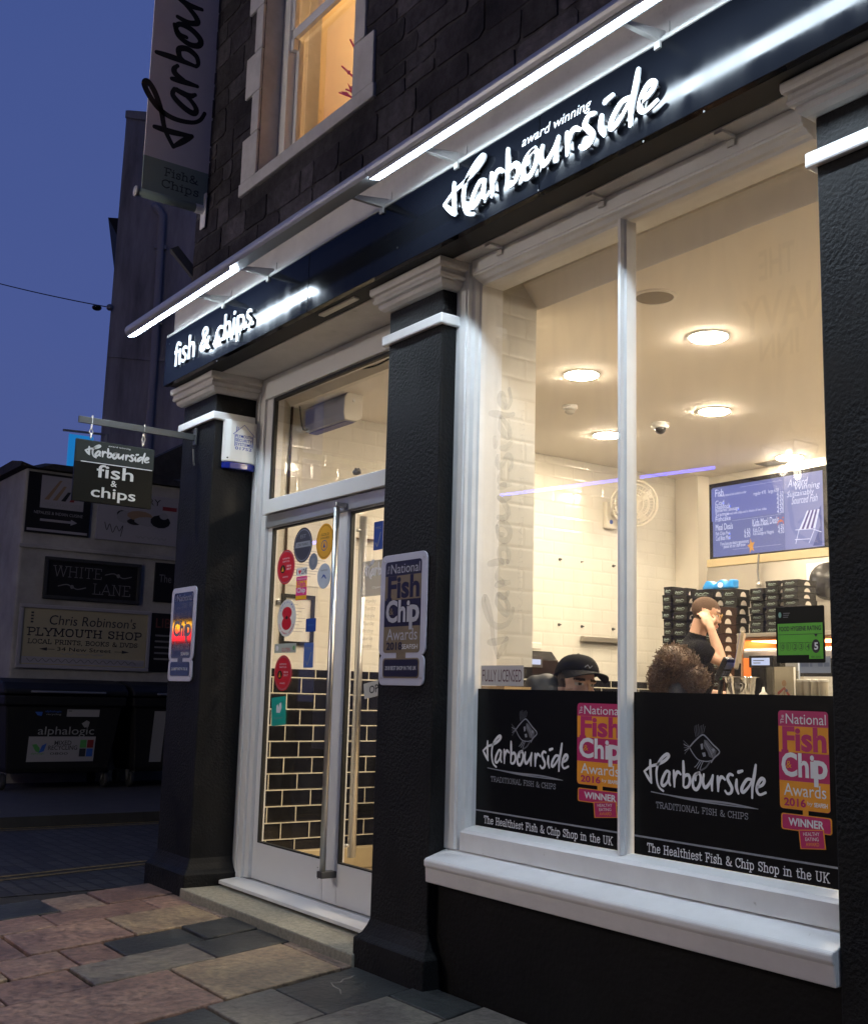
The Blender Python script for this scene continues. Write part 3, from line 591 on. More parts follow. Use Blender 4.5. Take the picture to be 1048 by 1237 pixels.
# pilasters
def pilaster(xa, xb, yd, zc=3.48):
    b = MB(); N = 5
    prof = [(-.0, zc), (.0, .235), (-.012, .20), (-.03, .165), (-.055, .142), (-.06, .135), (-.06, -.02)]
    # shaft with a flared foot, as rings round three sides
    vs = []; fs = []; n = len(prof)
    for o_, z in prof:
        e_ = -o_; vs += [(xa-e_, yd, z), (xa-e_, -e_, z), (xb+e_, -e_, z), (xb+e_, yd, z)]
    for i in range(n-1):
        for j in range(3): fs.append((4*i+j, 4*i+j+1, 4*i+4+j+1, 4*i+4+j))
        fs.append((4*i+3, 4*i, 4*i+4, 4*i+7))
    fs.append((0, 1, 2, 3)); fs.append(tuple(4*(n-1)+j for j in (3, 2, 1, 0)))
    b.add(vs, fs, BLACK); root = prt(b, 'pilaster', smooth='fix', bevel=.008)
    for p_ in root.data.polygons: p_.use_smooth = False
    c = MB(); cp = [(.0, zc), (.022, zc+.004), (.042, zc+.018), (.048, zc+.034), (.046, zc+.045), (.066, zc+.048), (.072, zc+.062), (.066, zc+.078), (.066, zc+.092), (.082, zc+.098), (.086, zc+.112), (.086, zc+.1385), (.0, zc+.1385)]
    vs = []; fs = []; n = len(cp)
    for o_, z in cp: vs += [(xa-o_, yd-.002, z), (xa-o_, -o_, z), (xb+o_, -o_, z), (xb+o_, yd-.002, z)]
    for i in range(n-1):
        for j in range(3): fs.append((4*i+j, 4*i+j+1, 4*i+4+j+1, 4*i+4+j))
        fs.append((4*i+3, 4*i, 4*i+4, 4*i+7))
    fs.append((0, 1, 2, 3)); fs.append(tuple(4*(n-1)+j for j in (3, 2, 1, 0)))
    c.add(vs, fs, DULLW); c.build('capital', root, smooth='fix')
    for p_ in root.children[-1].data.polygons: p_.use_smooth = False
    c = MB(); e_ = .03
    c.poly((v3((0, 0, 0)), v3((1, 0, 0)), v3((0, 1, 0))), [(xa-e_, -e_), (xb+e_, -e_), (xb+e_, yd-.02), (xb+.0005, yd-.02), (xb+.0005, -.0005), (xa-.0005, -.0005), (xa-.0005, yd-.02), (xa-e_, yd-.02)], 3.285, 3.343, WHITE)
    c.build('band', root, bevel=.008)
    return root
pilaster(XL, -7.378, .326); pilaster(-5.113, -4.607, .326); pilaster(-2.327, -1.74, .3)
b = MB(); b.box(-4.605, -2.329, .05, .3, -.02, .486, BLACKS); b.box(-1.738, XR, .02, .3, -.02, 3.62, BLACKS); prt(b, 'stall_riser_wall')
# big window
b = MB()
jamb = [(-.0, .30), (0, .09), (.078, .09), (.082, .098), (.092, .098), (.096, .115), (.112, .13), (.116, .15), (.125, .16), (.125, .30)]
def jambs(x, s_, k=1.0, z0=.642): b.add(*_pr(x, s_*k, z0), WHITE)
def _pr(x, s_, z0):
    vs = [(x+s_*p, q, z0) for p, q in jamb]+[(x+s_*p, q, 3.618) for p, q in jamb]; N = len(jamb)
    return vs, [tuple(range(N)), tuple(range(N, 2*N))[::-1]]+[(i, (i+1) % N, N+(i+1) % N, N+i) for i in range(N)]
jambs(-4.606, 1); jambs(-2.328, -1, .45, .7575)
hd = [(.30, 3.6175), (.092, 3.6175), (.092, 3.548), (.1, 3.545), (.1, 3.535), (.118, 3.530), (.135, 3.516), (.155, 3.512), (.165, 3.503), (.30, 3.503)]
b.extr([(p, q) for p, q in hd], (-4.482, 0, 0), (-2.452, 0, 0), (0, 1, 0), (0, 0, 1), WHITE)
bt = [(.30, .645), (.092, .645), (.092, .728), (.100, .736), (.108, .730), (.116, .742), (.175, .757), (.30, .757)]
b.extr(bt, (-4.482, 0, 0), (-2.3285, 0, 0), (0, 1, 0), (0, 0, 1), WHITE)
ml = [(-3.466, .21), (-3.466, .165), (-3.461, .15), (-3.457, .130), (-3.440, .128), (-3.436, .148), (-3.428, .155), (-3.424, .21)]
b.add([(p, q, .75) for p, q in ml]+[(p, q, 3.51) for p, q in ml], [tuple(range(8)), tuple(range(8, 16))[::-1]]+[(i, (i+1) % 8, 8+(i+1) % 8, 8+i) for i in range(8)], WHITE)
sw = prt(b, 'shop_window', smooth='fix'); 
for p_ in sw.data.polygons: p_.use_smooth = False
for xa, xb in ((-4.50, -3.466), (-3.419, -2.44)):
    p = MB(); p.box(xa, xb, .188, .194, .75, 3.51, GLASS); p.build('pane', sw)
s = MB(); s.extr([(.118, .6435), (-.022, .601), (-.031, .592), (-.031, .566), (-.022, .556), (-.018, .488), (.118, .488)], (-4.604, 0, 0), (-2.331, 0, 0), (0, 1, 0), (0, 0, 1), WHITE)
s.build('sill', sw, bevel=.006)
# entrance
df = MB()
for xa, s_ in ((-7.377, 1), (-5.114, -1)):
    df.box(xa, xa+s_*.06, .315, .44, .056, 3.618, UPVC); df.box(xa+s_*.061, xa+s_*.125, .325, .44, .056, 3.618, UPVC); df.box(xa+s_*.126, xa+s_*.186, .345, .44, .112, 2.604, UPVC); df.box(xa+s_*.126, xa+s_*.215, .345, .44, 2.606, 3.46, UPVC)
df.box(-7.251, -5.24, .325, .44, 3.462, 3.618, UPVC); df.box(-7.16, -5.33, .318, .44, 2.606, 2.708, UPVC)
df.box(-7.19, -5.301, .352, .44, 2.515, 2.604, ALU)
dfo = prt(df, 'entrance_frame', bevel=.005)
gk = MB()
for q in ((-7.162, -7.14, 2.709, 3.461), (-5.352, -5.33, 2.709, 3.461)): gk.box(q[0], q[1], .352, .38, q[2], q[3], GASK)
gk.box(-7.14, -5.352, .352, .38, 3.44, 3.461, GASK); gk.build('gasket', dfo)
p = MB(); p.box(-7.139, -5.353, .362, .368, 2.709, 3.44, GLASS); p.build('transom_pane', dfo)
def leaf(xa, xb, ga, gb):
    d = MB(); y0, y1 = .372, .42
    d.box(xa, ga-.016, y0, y1, .112, 2.513, UPVC); d.box(gb+.016, xb, y0, y1, .112, 2.513, UPVC)
    d.box(ga-.0155, gb+.0155, y0, y1, .112, .352, UPVC); d.box(ga-.0155, gb+.0155, y0, y1, 2.509, 2.513, UPVC)
    o = prt(d, 'door', bevel=.003)
    k = MB(); 
    k.box(ga-.0155, ga, .3735, .4, .353, 2.508, GASK); k.box(gb, gb+.0155, .3735, .4, .353, 2.508, GASK); k.box(ga, gb, .3735, .4, .353, .362, GASK); k.box(ga, gb, .3735, .4, 2.496, 2.508, GASK); k.build('gasket', o)
    p = MB(); p.box(ga, gb, .386, .392, .362, 2.496, GLASS); p.build('pane', o); return o
dl = leaf(-7.188, -6.243, -7.112, -6.285); dr = leaf(-6.238, -5.302, -6.055, -5.378)
h = MB(); h.tube([(-6.105, .292, .31), (-6.105, .292, 2.53)], .019, STEEL, 14); h.build('handle', dr, smooth='fix')
BRKT = mat('dark_steel', (0.10, 0.10, 0.10), 0.45, 0.6)
h = MB(); h.box(-6.135, -6.075, .27, .3725, .270, .309, BRKT); h.build('handle_bracket', dr, bevel=.003); h = MB(); h.box(-6.13, -6.08, .272, .3725, 2.531, 2.56, STEEL); h.build('handle_bracket', dr, bevel=.003)
h = MB(); h.tube([(-6.10, .49, .38), (-6.10, .49, 2.49)], .026, STEEL, 14)
for z in (.45, 2.40): h.tube([(-6.10, .49, z), (-6.10, .421, z)], .012, STEEL, 8)
h.build('inner_handle', dr, smooth='fix')
h = MB(); 
for z in (.235, .245, .275, .30): h.disc(FR(0, .3718, 0), -6.30+.004*(z*100 % 2), z-.0, .004, .004, 0, .001, GASK, 8)
h.build('screw', dl)
th = MB(); th.extr([(.345, .109), (.20, .098), (.186, .094), (.186, .072), (.345, .07)], (-7.30, 0, 0), (-5.19, 0, 0), (0, 1, 0), (0, 0, 1), UPVC); th.box(-7.19, -5.30, .347, .43, .07, .108, ALU); th.box(-7.376, -5.115, .25, .44, .04, .069, DARKT)
prt(th, 'threshold', bevel=.003)
STEP = mat('worn_concrete_step', (0.27, 0.255, 0.205), 0.85, var=0.35, vscale=40, bump=0.7, bscale=120)
st = MB(); st.box(-7.34, -5.15, -.075, .249, -.02, .056, STEP); prt(st, 'doorstep', bevel=.008)
# interior shell
b = MB(); b.box(XL+.352, XR-.302, .44, 4.86, .04, .10, FLOORI); prt(b, 'shop_floor')
b = MB(); b.box(-7.598, -7.3, .442, 4.86, 1.53, 3.70, TILEW); prt(b, 'tiled_wall')
b = MB(); b.box(-7.598, -7.298, .442, 4.86, .262, 1.528, TILEB); prt(b, 'tiled_dado')
b = MB(); b.box(-7.597, -7.27, .445, 4.86, .101, .26, CREAM_SK); prt(b, 'tile_skirting', bevel=.01)
b = MB(); b.box(-7.299, XR-.302, 4.861, 5.0, .1, 3.70, PLASTER); b.box(-7.298, -7.02, 4.70, 4.860, .101, 3.459, PLASTER); prt(b, 'back_wall')
b = MB(); b.extr([(4.859, 3.46), (4.859, 3.70), (.452, 3.70), (.452, 3.58), (.56, 3.46)], (-7.299, 0, 0), (XR-.302, 0, 0), (0, 1, 0), (0, 0, 1), CEIL); prt(b, 'shop_ceiling')
b = MB(); b.box(-4.72, -4.5, .20, .55, 1.532, 3.62, TILEP); b.box(-4.72, -4.499, .20, .551, .1, 1.53, TILEB); b.box(-5.10, -4.722, .33, .55, .1, 3.62, PLASTER); prt(b, 'tiled_pier')
WOODL = mat('pale_wood', (0.62, 0.42, 0.20), 0.5, var=0.15, stretch=(1, 12, 12))
b = MB(); b.box(-4.498, -2.46, .21, .36, 1.30, 1.405, BLACKS); b.box(-4.4985, -4.30, .205, .42, 1.406, 1.428, WOODL); prt(b, 'window_ledge')
# ================================================================== sign over the shop
BRKT = mat('dark_steel', (0.10, 0.10, 0.10), 0.45, 0.6)
fs = thing('fascia_sign', 'long glossy black fascia sign with raised white lettering above the door and window', 'shop sign', (-5, -.15, 3.62))
b = MB()
for xa, xb, tl in ((XL-.012, -5.759, 0.0), (-5.755, -3.649, .0), (-3.645, -.9, 0.0), (-.896, XR, 0)):
    b.box(xa, xb, -.175, -.137, 3.62, 3.992, FASC)
b.build('panel', fs, bevel=.0025)
for u, v in ((262, 437), (205, 416), (480, 300), (650, 231), (850, 136), (777, 172)):
    q = py(u, v, -.176); k = MB(); k.disc(FR(0, -.1755, 0), q[0], q[2]+.004, .005, .005, 0, .0025, BRKT, 8); k.build('fixing_screw', fs)
FRF = FR(0, -.205, 0)
w = MB(); xa = py(535, 247.5, -.21)[0]; xb = -2.905
script_word(w, FRF, xa, 3.702, xb-xa, .0, LETTER, lw=.019, thick=.009, ysc=.80, rise=0.0)
for i, st in enumerate(WORD):
    for q in (st[len(st)//4], st[3*len(st)//4]):
        x = xa+q[0]*(xb-xa); z = 3.702+q[1]*.8*(xb-xa); w.tube([(x, -.176, z), (x, -.194, z)], .006, STEEL, 6)
w.build('lettering', fs)
w = MB(); w.text(FR(0, -.1765, 0), 'award winning', -3.775, 3.868, .455, .062, 0, LETTER, shear=.25, bold=.008); w.build('tagline', fs)
def solid_text(t, x0, z0, w_, h_, y, m, bold=0.0, thick=.012):
    cu = bpy.data.curves.new('t', 'FONT'); cu.body = t; cu.size = 1; cu.offset = bold; cu.extrude = .5; cu.resolution_u = 3
    o = bpy.data.objects.new('t', cu); COL.objects.link(o); dg = bpy.context.evaluated_depsgraph_get(); dg.update(); me = o.evaluated_get(dg).to_mesh()
    V = np.array([tuple(p.co) for p in me.vertices]); Fc = [list(p.vertices) for p in me.polygons]
    o.evaluated_get(dg).to_mesh_clear(); bpy.data.objects.remove(o); bpy.data.curves.remove(cu)
    lo, hi = V.min(0), V.max(0); N = (V-lo)/(hi-lo)
    mb = MB(); mb.add([(x0+p[0]*w_, y-thick*p[2], z0+p[1]*h_) for p in N], Fc, m); return mb
solid_text('fish & chips', -7.735, 3.655, 1.27, .245, -.186, LETTER, bold=.0, thick=.009).build('lettering', fs)
# strip lamps on arms
def strip_light(xa, xb, label, on):
    t = thing('strip_light', label, 'strip light', ((xa+xb)/2, -.45, 3.97), 'strip lights over the fascia sign')
    b = MB(); c = (-.455, 3.985)
    prof = [(c[0]+.056*math.cos(a), c[1]+.05*math.sin(a)) for a in [math.radians(d) for d in range(-20, 221, 20)]]
    b.extr(prof, (xa, 0, 0), (xb, 0, 0), (0, 1, 0), (0, 0, 1), ALU); b.build('housing', t)
    m = emis('strip_lamp_glow', (.74, .88, 1.0), LED)
    for x0, x1 in on:
        d = MB(); d.extr([(c[0]-.030, 3.940), (c[0]+.026, 3.953), (c[0]+.026, 3.957), (c[0]-.030, 3.957)], (x0, 0, 0), (x1, 0, 0), (0, 1, 0), (0, 0, 1), m); d.build('diffuser', t)
        h = MB(); h.box(x0-.004, x1+.004, c[0]-.0365, c[0]-.0305, 3.938, 3.966, ALU); h.build('lamp_edge', t)
    return t
t1 = strip_light(-7.94, -4.60, 'grey strip light above the fish and chips lettering, left part lit', [(-7.935, -6.2)])
t2 = strip_light(-4.595, 1.3, 'long brightly lit strip light above the handwritten shop name', [(-4.59, 1.29)])
for x in (-6.95, -6.29, -4.95): 
    a = MB(); a.box(x-.012, x+.012, -.43, -.128, 3.999, 4.012, DULLW); a.box(x-.018, x+.018, -.1335, -.1285, 3.96+.055, 4.10, DULLW); a.extr([(-.43, 4.0125), (-.14, 4.06), (-.14, 4.0125)], (x-.004, 0, 0), (x+.004, 0, 0), (0, 1, 0), (0, 0, 1), DULLW); a.box(x-.016, x+.016, -.187, -.176, 3.965, 3.998, DULLW); a.build('bracket_arm', t1)
for x in (-4.27, -2.92, -1.5, 0): 
    a = MB(); a.box(x-.012, x+.012, -.43, -.128, 3.999, 4.012, DULLW); a.box(x-.018, x+.018, -.1335, -.1285, 3.96+.055, 4.10, DULLW); a.extr([(-.43, 4.0125), (-.14, 4.06), (-.14, 4.0125)], (x-.004, 0, 0), (x+.004, 0, 0), (0, 1, 0), (0, 0, 1), DULLW); a.box(x-.016, x+.016, -.187, -.176, 3.965, 3.998, DULLW); a.build('bracket_arm', t2)
# banner sign high on the corner
BW = mat('banner_white', (0.76, 0.72, 0.76), 0.6, var=0.05); BG = mat('banner_sage', (0.26, 0.34, 0.31), 0.6); INK = mat('black_ink', (0.008, 0.008, 0.009), 0.5); BGI = mat('dark_sage_ink', (0.05, 0.065, 0.06), 0.6)
bx = -7.75
bn = thing('banner_sign', 'tall white banner with black handwritten name and sage green foot on the stone wall', 'banner', (bx, -.02, 5.0))
b = MB(); b.box(bx-.012, bx, -.525, .0-.005+.04, 5.30, 7.45, BW); b.box(bx-.012, bx, -.525, .035, 5.02, 5.2995, BG); b.build('cloth', bn)
for z in (5.0, 7.48): b = MB(); b.tube([(bx-.006, -.575, z), (bx-.006, -.561, z)], .04, DULLW, 12); b.tube([(bx-.006, -.56, z), (bx-.006, -.0, z)], .033, BG, 12); b.build('pole', bn, smooth='fix')
for z in (5.0, 7.48): b = MB(); b.box(bx-.05, bx+.04, -.034, -.0225, z-.15, z+.13, WHITE); b.tube([(bx-.006, -.10, z), (bx-.006, -.03, z)], .036, WHITE, 10); b.build('wall_bracket', bn, bevel=.01)
o_, r_, u_ = v3((bx, 0, 0)), v3((0, 0, 1)), v3((0, -1, 0))
b = MB(); script_word(b, (o_, r_, u_), 5.43, .145, 2.05, .0015, INK, lw=.0215, ysc=1.0); b.build('lettering', bn)
b = MB(); slab(b, FX(bx, 0, 0), 'Fish&', -.36, 5.185, .27, .06, .0015, BGI, lw=.15); slab(b, FX(bx, 0, 0), 'Chips', -.38, 5.09, .31, .06, .0015, BGI, lw=.15); b.build('lettering', bn)
# hanging sign on a bar
HX = -7.66
hs = thing('hanging_sign', 'square black hanging sign reading fish and chips, on a bar beside the left pilaster', 'hanging sign', (HX, -.6, 2.6))
HG = mat('dark_grey_green_panel', (0.036, 0.042, 0.040), 0.5, spec=.15); HB_ = mat('black_sign_panel', (0.006, 0.006, 0.005), 0.4, spec=.12)
PL = px(93, 528, HX); PR = px(187, 545, HX)
b = MB(); b.box(HX-.02, HX, -.893, -.325, 2.905+.0, 3.06, HG); b.box(HX-.02, HX, -.893, -.325, 2.625, 2.9045, HB_); b.build('panel', hs, bevel=.003)
FH = FX(HX, 0, 0)
b = MB(); b.plate(FH, -.85, -.335, 2.902, 2.908, .0005, .0015, VWHITE); script_word(b, FH, -.825, 2.955, .46, .0018, LETTER, lw=.03, ysc=.8)
b.text(FH, 'award winning', -.665, 3.028, .16, .014, .0018, VWHITE, shear=.2)
b.text(FH, 'fish', -.735, 2.805, .265, .092, .0018, LETTER, bold=.012); b.text(FH, '&', -.63, 2.752, .045, .042, .0018, LETTER, bold=.01); b.text(FH, 'chips', -.765, 2.642, .32, .098, .0018, LETTER, bold=.012)
b.build('lettering', hs)
b = MB(); b.box(HX-.018, HX-.004, -.885, -.028, 3.175, 3.222, BRKT); b.box(HX-.03, HX+.015, -.0275, -.014, 3.14, 3.262, BRKT); b.tube([(HX-.01, -.0275, 3.11), (HX-.01, -.02, 3.02), (HX-.01, -.012, 2.99)], .008, BRKT, 6); b.build('bar', hs, bevel=.002)
for y in (-.79, -.41):
    b = MB()
    for i in range(3):
        z = 3.155-.032*i; ring = [(HX-.011+(0.0 if i % 2 else .011*math.cos(a)), y+(.011*math.cos(a) if i % 2 else 0), z+.02*math.sin(a)) for a in np.linspace(0, 2*math.pi, 13)]
        b.tube(ring, .0035, STEEL, 6, caps=False)
    b.tube([(HX-.011, y, 3.222), (HX-.011, y, 3.235), (HX-.002, y, 3.235), (HX-.002, y, 3.18)], .004, STEEL, 6)
    b.build('chain', hs)
# award plaques
NAV = mat('navy_black_print', (0.013, 0.013, 0.035), 0.3); BRZ = mat('bronze_print', (0.22, 0.17, 0.10), 0.35, 0.2); PLW = mat('plaque_grey_print', (.40, .40, .44), .4); PLT = mat('plaque_silver_white', (0.50, 0.50, 0.60), 0.35)
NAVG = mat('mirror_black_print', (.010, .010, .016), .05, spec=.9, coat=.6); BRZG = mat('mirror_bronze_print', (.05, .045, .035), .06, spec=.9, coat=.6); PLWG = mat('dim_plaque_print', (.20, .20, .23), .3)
def plaque(xa, xb, za, zb, label, NAV=NAV, BRZ=BRZ, PLW=PLW):
    t = thing('award_plaque', label, 'plaque', ((xa+xb)/2, -.01, za), 'award plaques on the pilasters'); w_, h_ = xb-xa, zb-za
    f = FR(xa, -.004, za); b = MB()
    b.rrect(f, 0, w_, .26*h_*.85, h_, .10*w_, -.0, .009, PLT); b.rrect(f, .008, w_-.008, 0, .232*h_, .09*w_, 0, .00895, PLT); b.build('backing', t, bevel=.0025)
    b = MB(); award(b, f, .11*w_, .245*h_, .78*w_, .70*h_, NAV, BRZ, PLW, '2018', '', e=.0094, by=False)
    b.plate(f, .40*w_, .60*w_, .205*h_, .25*h_, .0094, .0102, BRZ)
    b.rrect(f, .11*w_, .89*w_, .055*h_, .205*h_, .02, .0094, .0102, BRZ); b.rrect(f, .135*w_, .865*w_, .066*h_, .194*h_, .015, .0094, .0107, NAV)
    b.text(f, '2018 BEST SHOP IN THE UK', .17*w_, .115*h_, .66*w_, .03*h_, .0111, VWHITE); b.text(f, 'SEAFISH', .52*w_, .272*h_, .33*w_, .035*h_, .0112, VWHITE); b.build('award_print', t)
    for x, z in ((.07, .955), (.93, .955), (.08, .06), (.92, .06)): b = MB(); b.disc(f, x*w_, z*h_, .007, .007, .009, .012, STEEL, 10); b.build('screw', t)
plaque(-5.095, -4.665, 1.42, 2.105, 'silver edged 2018 award plaque on the pilaster between the door and the window')
plaque(-7.93, -7.49, 1.42, 2.095, 'silver edged 2018 award plaque on the left corner pilaster below the hanging sign', NAVG, BRZG, PLWG)
# alarm box on the pilaster return (faces +x)
AX = -7.377
al = thing('alarm_box', 'white burglar alarm box with blue base on the left pilaster', 'alarm box', (AX, .19, 2.95)); ALW = mat('alarm_white', (0.78, 0.78, 0.76), 0.35); ALB = mat('alarm_blue', (0.01, 0.02, 0.22), 0.15); BLUEI = mat('blue_ink', (0.03, 0.08, 0.45), 0.5)
FA = FX(AX, 0, 0)
b = MB(); b.extr([(.002, .06), (.045, .065), (.066, .10), (.07, .19), (.066, .28), (.045, .315), (.002, .32)], (AX, 0, 2.985), (AX, 0, 3.292), (1, 0, 0), (0, 1, 0), ALW); b.build('cover', al, bevel=.008)
b = MB(); b.extr([(.002, .064), (.042, .07), (.062, .105), (.065, .19), (.062, .275), (.042, .31), (.002, .316)], (AX, 0, 2.935), (AX, 0, 2.984), (1, 0, 0), (0, 1, 0), ALB); b.build('strobe_lens', al, bevel=.006)
b = MB(); e_ = .0712; 
for L_ in ([(.13, 3.10), (.13, 3.185), (.115, 3.185), (.20, 3.262), (.285, 3.185), (.27, 3.185), (.27, 3.10)], [(.138, 3.205), (.138, 3.24), (.152, 3.24), (.152, 3.22)]):
    b.ribbon(FA, L_, .004, e_, BLUEI)
for i, tx in enumerate(('PLYMOUTH', 'SECURITY', 'SYSTEMS', '01752')): b.text(FA, tx, .135, 3.165-.03*i, .13, .022, e_, BLUEI, bold=.01)
b.build('print', al); b = MB(); b.disc(FA, .085, 3.01, .006, .006, .05, .06, GASK, 8); b.build('keyhole', al)
# ================================================================== window graphics
def window_graphic(xa, xb, label, word, badge, mark):
    t = thing('window_graphic', label, 'window graphic', ((xa+xb)/2, .186, .76), 'black graphics on the shop window'); f = FR(0, .1858, 0)
    b = MB(); b.plate(f, xa, xb, .758, 1.414, 0, .0008, VINYL); b.plate(f, xa, xb, 1.409, 1.4145, .0008, .0012, VGREY) if False else None; b.build('black_panel', t)
    wx, wz, ww = word
    b = MB(); script_word(b, f, wx, wz, ww, .0012, VWHITE, lw=.021); b.build('lettering', t)
    b = MB(); 
    for q, lw_ in ((0, .006), (.008, .004)):
        P = spline([(wx+.06*ww, wz-.052*ww+q*.3), (wx+.4*ww, wz-.066*ww-q*.5), (wx+.7*ww, wz-.066*ww-q), (wx+.94*ww, wz-.080*ww)], 8)
        b.ribbon(f, P, [lw_*(.3+math.sin(math.pi*min(1, (i+.5)/len(P)))) for i in range(len(P))], .0012, VGREY)
    slab(b, f, 'TRADITIONAL FISH & CHIPS', wx+.104*ww, wz-.150*ww, .766*ww, .037*ww, .0012, VGREY, lw=.12); b.build('strapline', t)
    b = MB(); fish(b, f, wx+.345*ww, wz+.185*ww, .31*ww, .0013, VGREY, VDIM); b.build('fish_emblem', t)
    b = MB(); b.plate(f, xa, xb, .827, .834, .0009, .0014, VGREY); x0_, x1_ = mark
    slab(b, f, 'The Healthiest Fish & Chip Shop in the UK', x0_, .776, x1_-x0_, .032, .0013, VWHITE, lw=.125); b.build('slogan', t)
    ax, az, aw, ah = badge
    b = MB(); award(b, f, ax, az, aw, ah, MAG, AMB, VWHITE, '2016', '', e=.001)
    b.plate(f, ax+.46*aw, ax+.57*aw, az-.05*ah, az+.01, .001, .0017, AMB)
    b.rrect(f, ax+.02*aw, ax+1.02*aw, az-.21*ah, az-.045*ah, .01, .001, .0018, AMB); b.rrect(f, ax+.045*aw, ax+.995*aw, az-.2*ah, az-.055*ah, .008, .001, .0023, MAG)
    b.text(f, 'WINNER', ax+.17*aw, az-.165*ah, .70*aw, .08*ah, .0026, VWHITE, bold=.03)
    f2 = (f[0]+v3((ax+.40*aw, 0, az-.385*ah)), v3((math.cos(.10), 0, math.sin(.10))), v3((-math.sin(.10), 0, math.cos(.10))))
    b.plate(f2, 0, .50*aw, 0, .19*ah, .002, .0028, AMB); b.plate(f2, .02*aw, .48*aw, .008*ah, .182*ah, .002, .0033, MAG)
    b.text(f2, 'HEALTHY', .09*aw, .13*ah, .32*aw, .035*ah, .0036, VWHITE); b.text(f2, 'EATING', .12*aw, .08*ah, .26*aw, .035*ah, .0036, VWHITE); b.text(f2, 'AWARD', .12*aw, .03*ah, .26*aw, .035*ah, .0036, AMB); b.build('award_badge', t)
def wx_(u, v): q = py(u, v, .184); return q[0], q[2]
a0, a1 = wx_(583, 912), wx_(686, 932)
b0, b1 = wx_(777.6, 931.8), wx_(924.2, 957.8)
g0, g1, g2 = wx_(697, 849), wx_(744, 950), wx_(700, 948)
h0, h1 = wx_(939, 858), wx_(1008, 976)
window_graphic(-4.482, -3.469, 'black window graphic with white fish logo in the left window pane', (a0[0], wx_(640, 926)[1]+.004, a1[0]-a0[0]), (g0[0], wx_(700, 947)[1], -3.482-g0[0], g0[1]-wx_(700, 947)[1]), (wx_(584, 990)[0], wx_(740, 1018)[0]))
window_graphic(-3.416, -2.452, 'black window graphic with white fish logo in the right window pane', (b0[0], wx_(846.3, 953.6)[1], b1[0]-b0[0]), (h0[0], wx_(943, 976)[1], -2.475-h0[0], h0[1]-wx_(943, 976)[1]), (wx_(781, 1024)[0], wx_(1002, 1062)[0]))
# faint name running up the glass, and small stickers in the window
GV = film('frosted_grey_vinyl', (0.33, 0.32, 0.29), 0.20)
t = thing('glass_lettering', 'faint grey handwritten name running up the left edge of the window glass', 'window lettering', (-4.4, .186, 1.5))
p0 = wx_(600, 796); p1 = wx_(608, 470)
fr = (v3((0, .1865, 0)), v3((0, 0, 1)), v3((-1, 0, 0)))
b = MB(); script_word(b, fr, p0[1]+.01, -(wx_(614, 700)[0]), p1[1]-p0[1]-.02, .001, GV, lw=.026, ysc=.72); b.build('name', t)
b = MB(); slab(b, fr, 'TRADITIONAL FISH & CHIPS', p0[1]+.17, -(wx_(630, 700)[0]), p1[1]-p0[1]-.30, .028, .001, GV, lw=.08); b.build('strapline', t)
# food hygiene card on the inside of the right pane
HGN = mat('hygiene_green', (0.10, 0.46, 0.02), 0.5, emit=(.10, .46, .02), estr=0.0)
c0, c1 = wx_(936, 734), wx_(996, 785)
t = thing('hygiene_card', 'black and lime green food hygiene rating card stuck to the window', 'rating card', ((c0[0]+c1[0])/2, .185, c1[1])); xa, xb, zb = c0[0], c1[0], c0[1]; za = zb-.205; w_, h_ = xb-xa, zb-za; f = FR(xa, .1855, za)
b = MB(); b.rrect(f, 0, w_, 0, h_, .006, 0, .0012, mat('card_black', (.004, .005, .004), .4, spec=.12)); b.build('card', t)
b = MB(); b.plate(f, .04*w_, .96*w_, .36*h_, .70*h_, .0012, .002, HGN); b.plate(f, .04*w_, .96*w_, .14*h_, .355*h_, .0012, .002, HGN); b.plate(f, .68*w_, .96*w_, .07*h_, .139*h_, .0012, .002, HGN); b.build('green_panel', t)
b = MB(); b.text(f, 'FOOD HYGIENE RATING', .07*w_, .565*h_, .86*w_, .085*h_, .0024, INK, bold=.02); b.plate(f, .05*w_, .95*w_, .50*h_, .508*h_, .002, .0024, INK)
for i in range(5): b.ring(f, (.13+.13*i)*w_, .29*h_, .05*w_, .075*h_, .005*w_, .0024, INK, 20); b.text(f, str(i), (.113+.13*i)*w_, .245*h_, None, .085*h_, .0024, INK)
b.disc(f, .82*w_, .29*h_, .085*w_, .12*h_, .0019, .0024, INK, 24); b.text(f, '5', .79*w_, .225*h_, None, .13*h_, .0028, VWHITE, bold=.03)
b.poly(f, [(.79*w_, .50*h_), (.86*w_, .50*h_), (.825*w_, .45*h_)], .002, .0026, INK); b.text(f, 'VERY GOOD', .72*w_, .085*h_, .2*w_, .035*h_, .0024, INK)
b.disc(f, .09*w_, .86*h_, .03*w_, .05*h_, .0012, .0018, mat('pale_teal', (.2, .4, .33), .5), 16)
for i in range(3): b.plate(f, .16*w_, (.30-.02*i)*w_, (.88-.035*i)*h_, (.895-.035*i)*h_, .0012, .0016, VDIM)
b.build('lettering', t)
def card(name, label, cat, u0, v0, u1, v1, m, plane=.1855, parts=None, group=None, rot=0.0):
    a, c = py(u0, v0, plane), py(u1, v1, plane); w_, h_ = c[0]-a[0], a[2]-c[2]
    t = thing(name, label, cat, ((a[0]+c[0])/2, plane, c[2]), group); f = (v3((a[0], plane, c[2])), v3((math.cos(rot), 0, math.sin(rot))), v3((-math.sin(rot), 0, math.cos(rot))))
    b = MB(); b.plate(f, 0, w_, 0, h_, 0, .0008, m); b.build('card', t); 
    if parts: q = MB(); parts(q, f, w_, h_); q.build('print', t)
    return t
GREYC = film('grey_card_back', (0.50, 0.53, 0.57), .72)
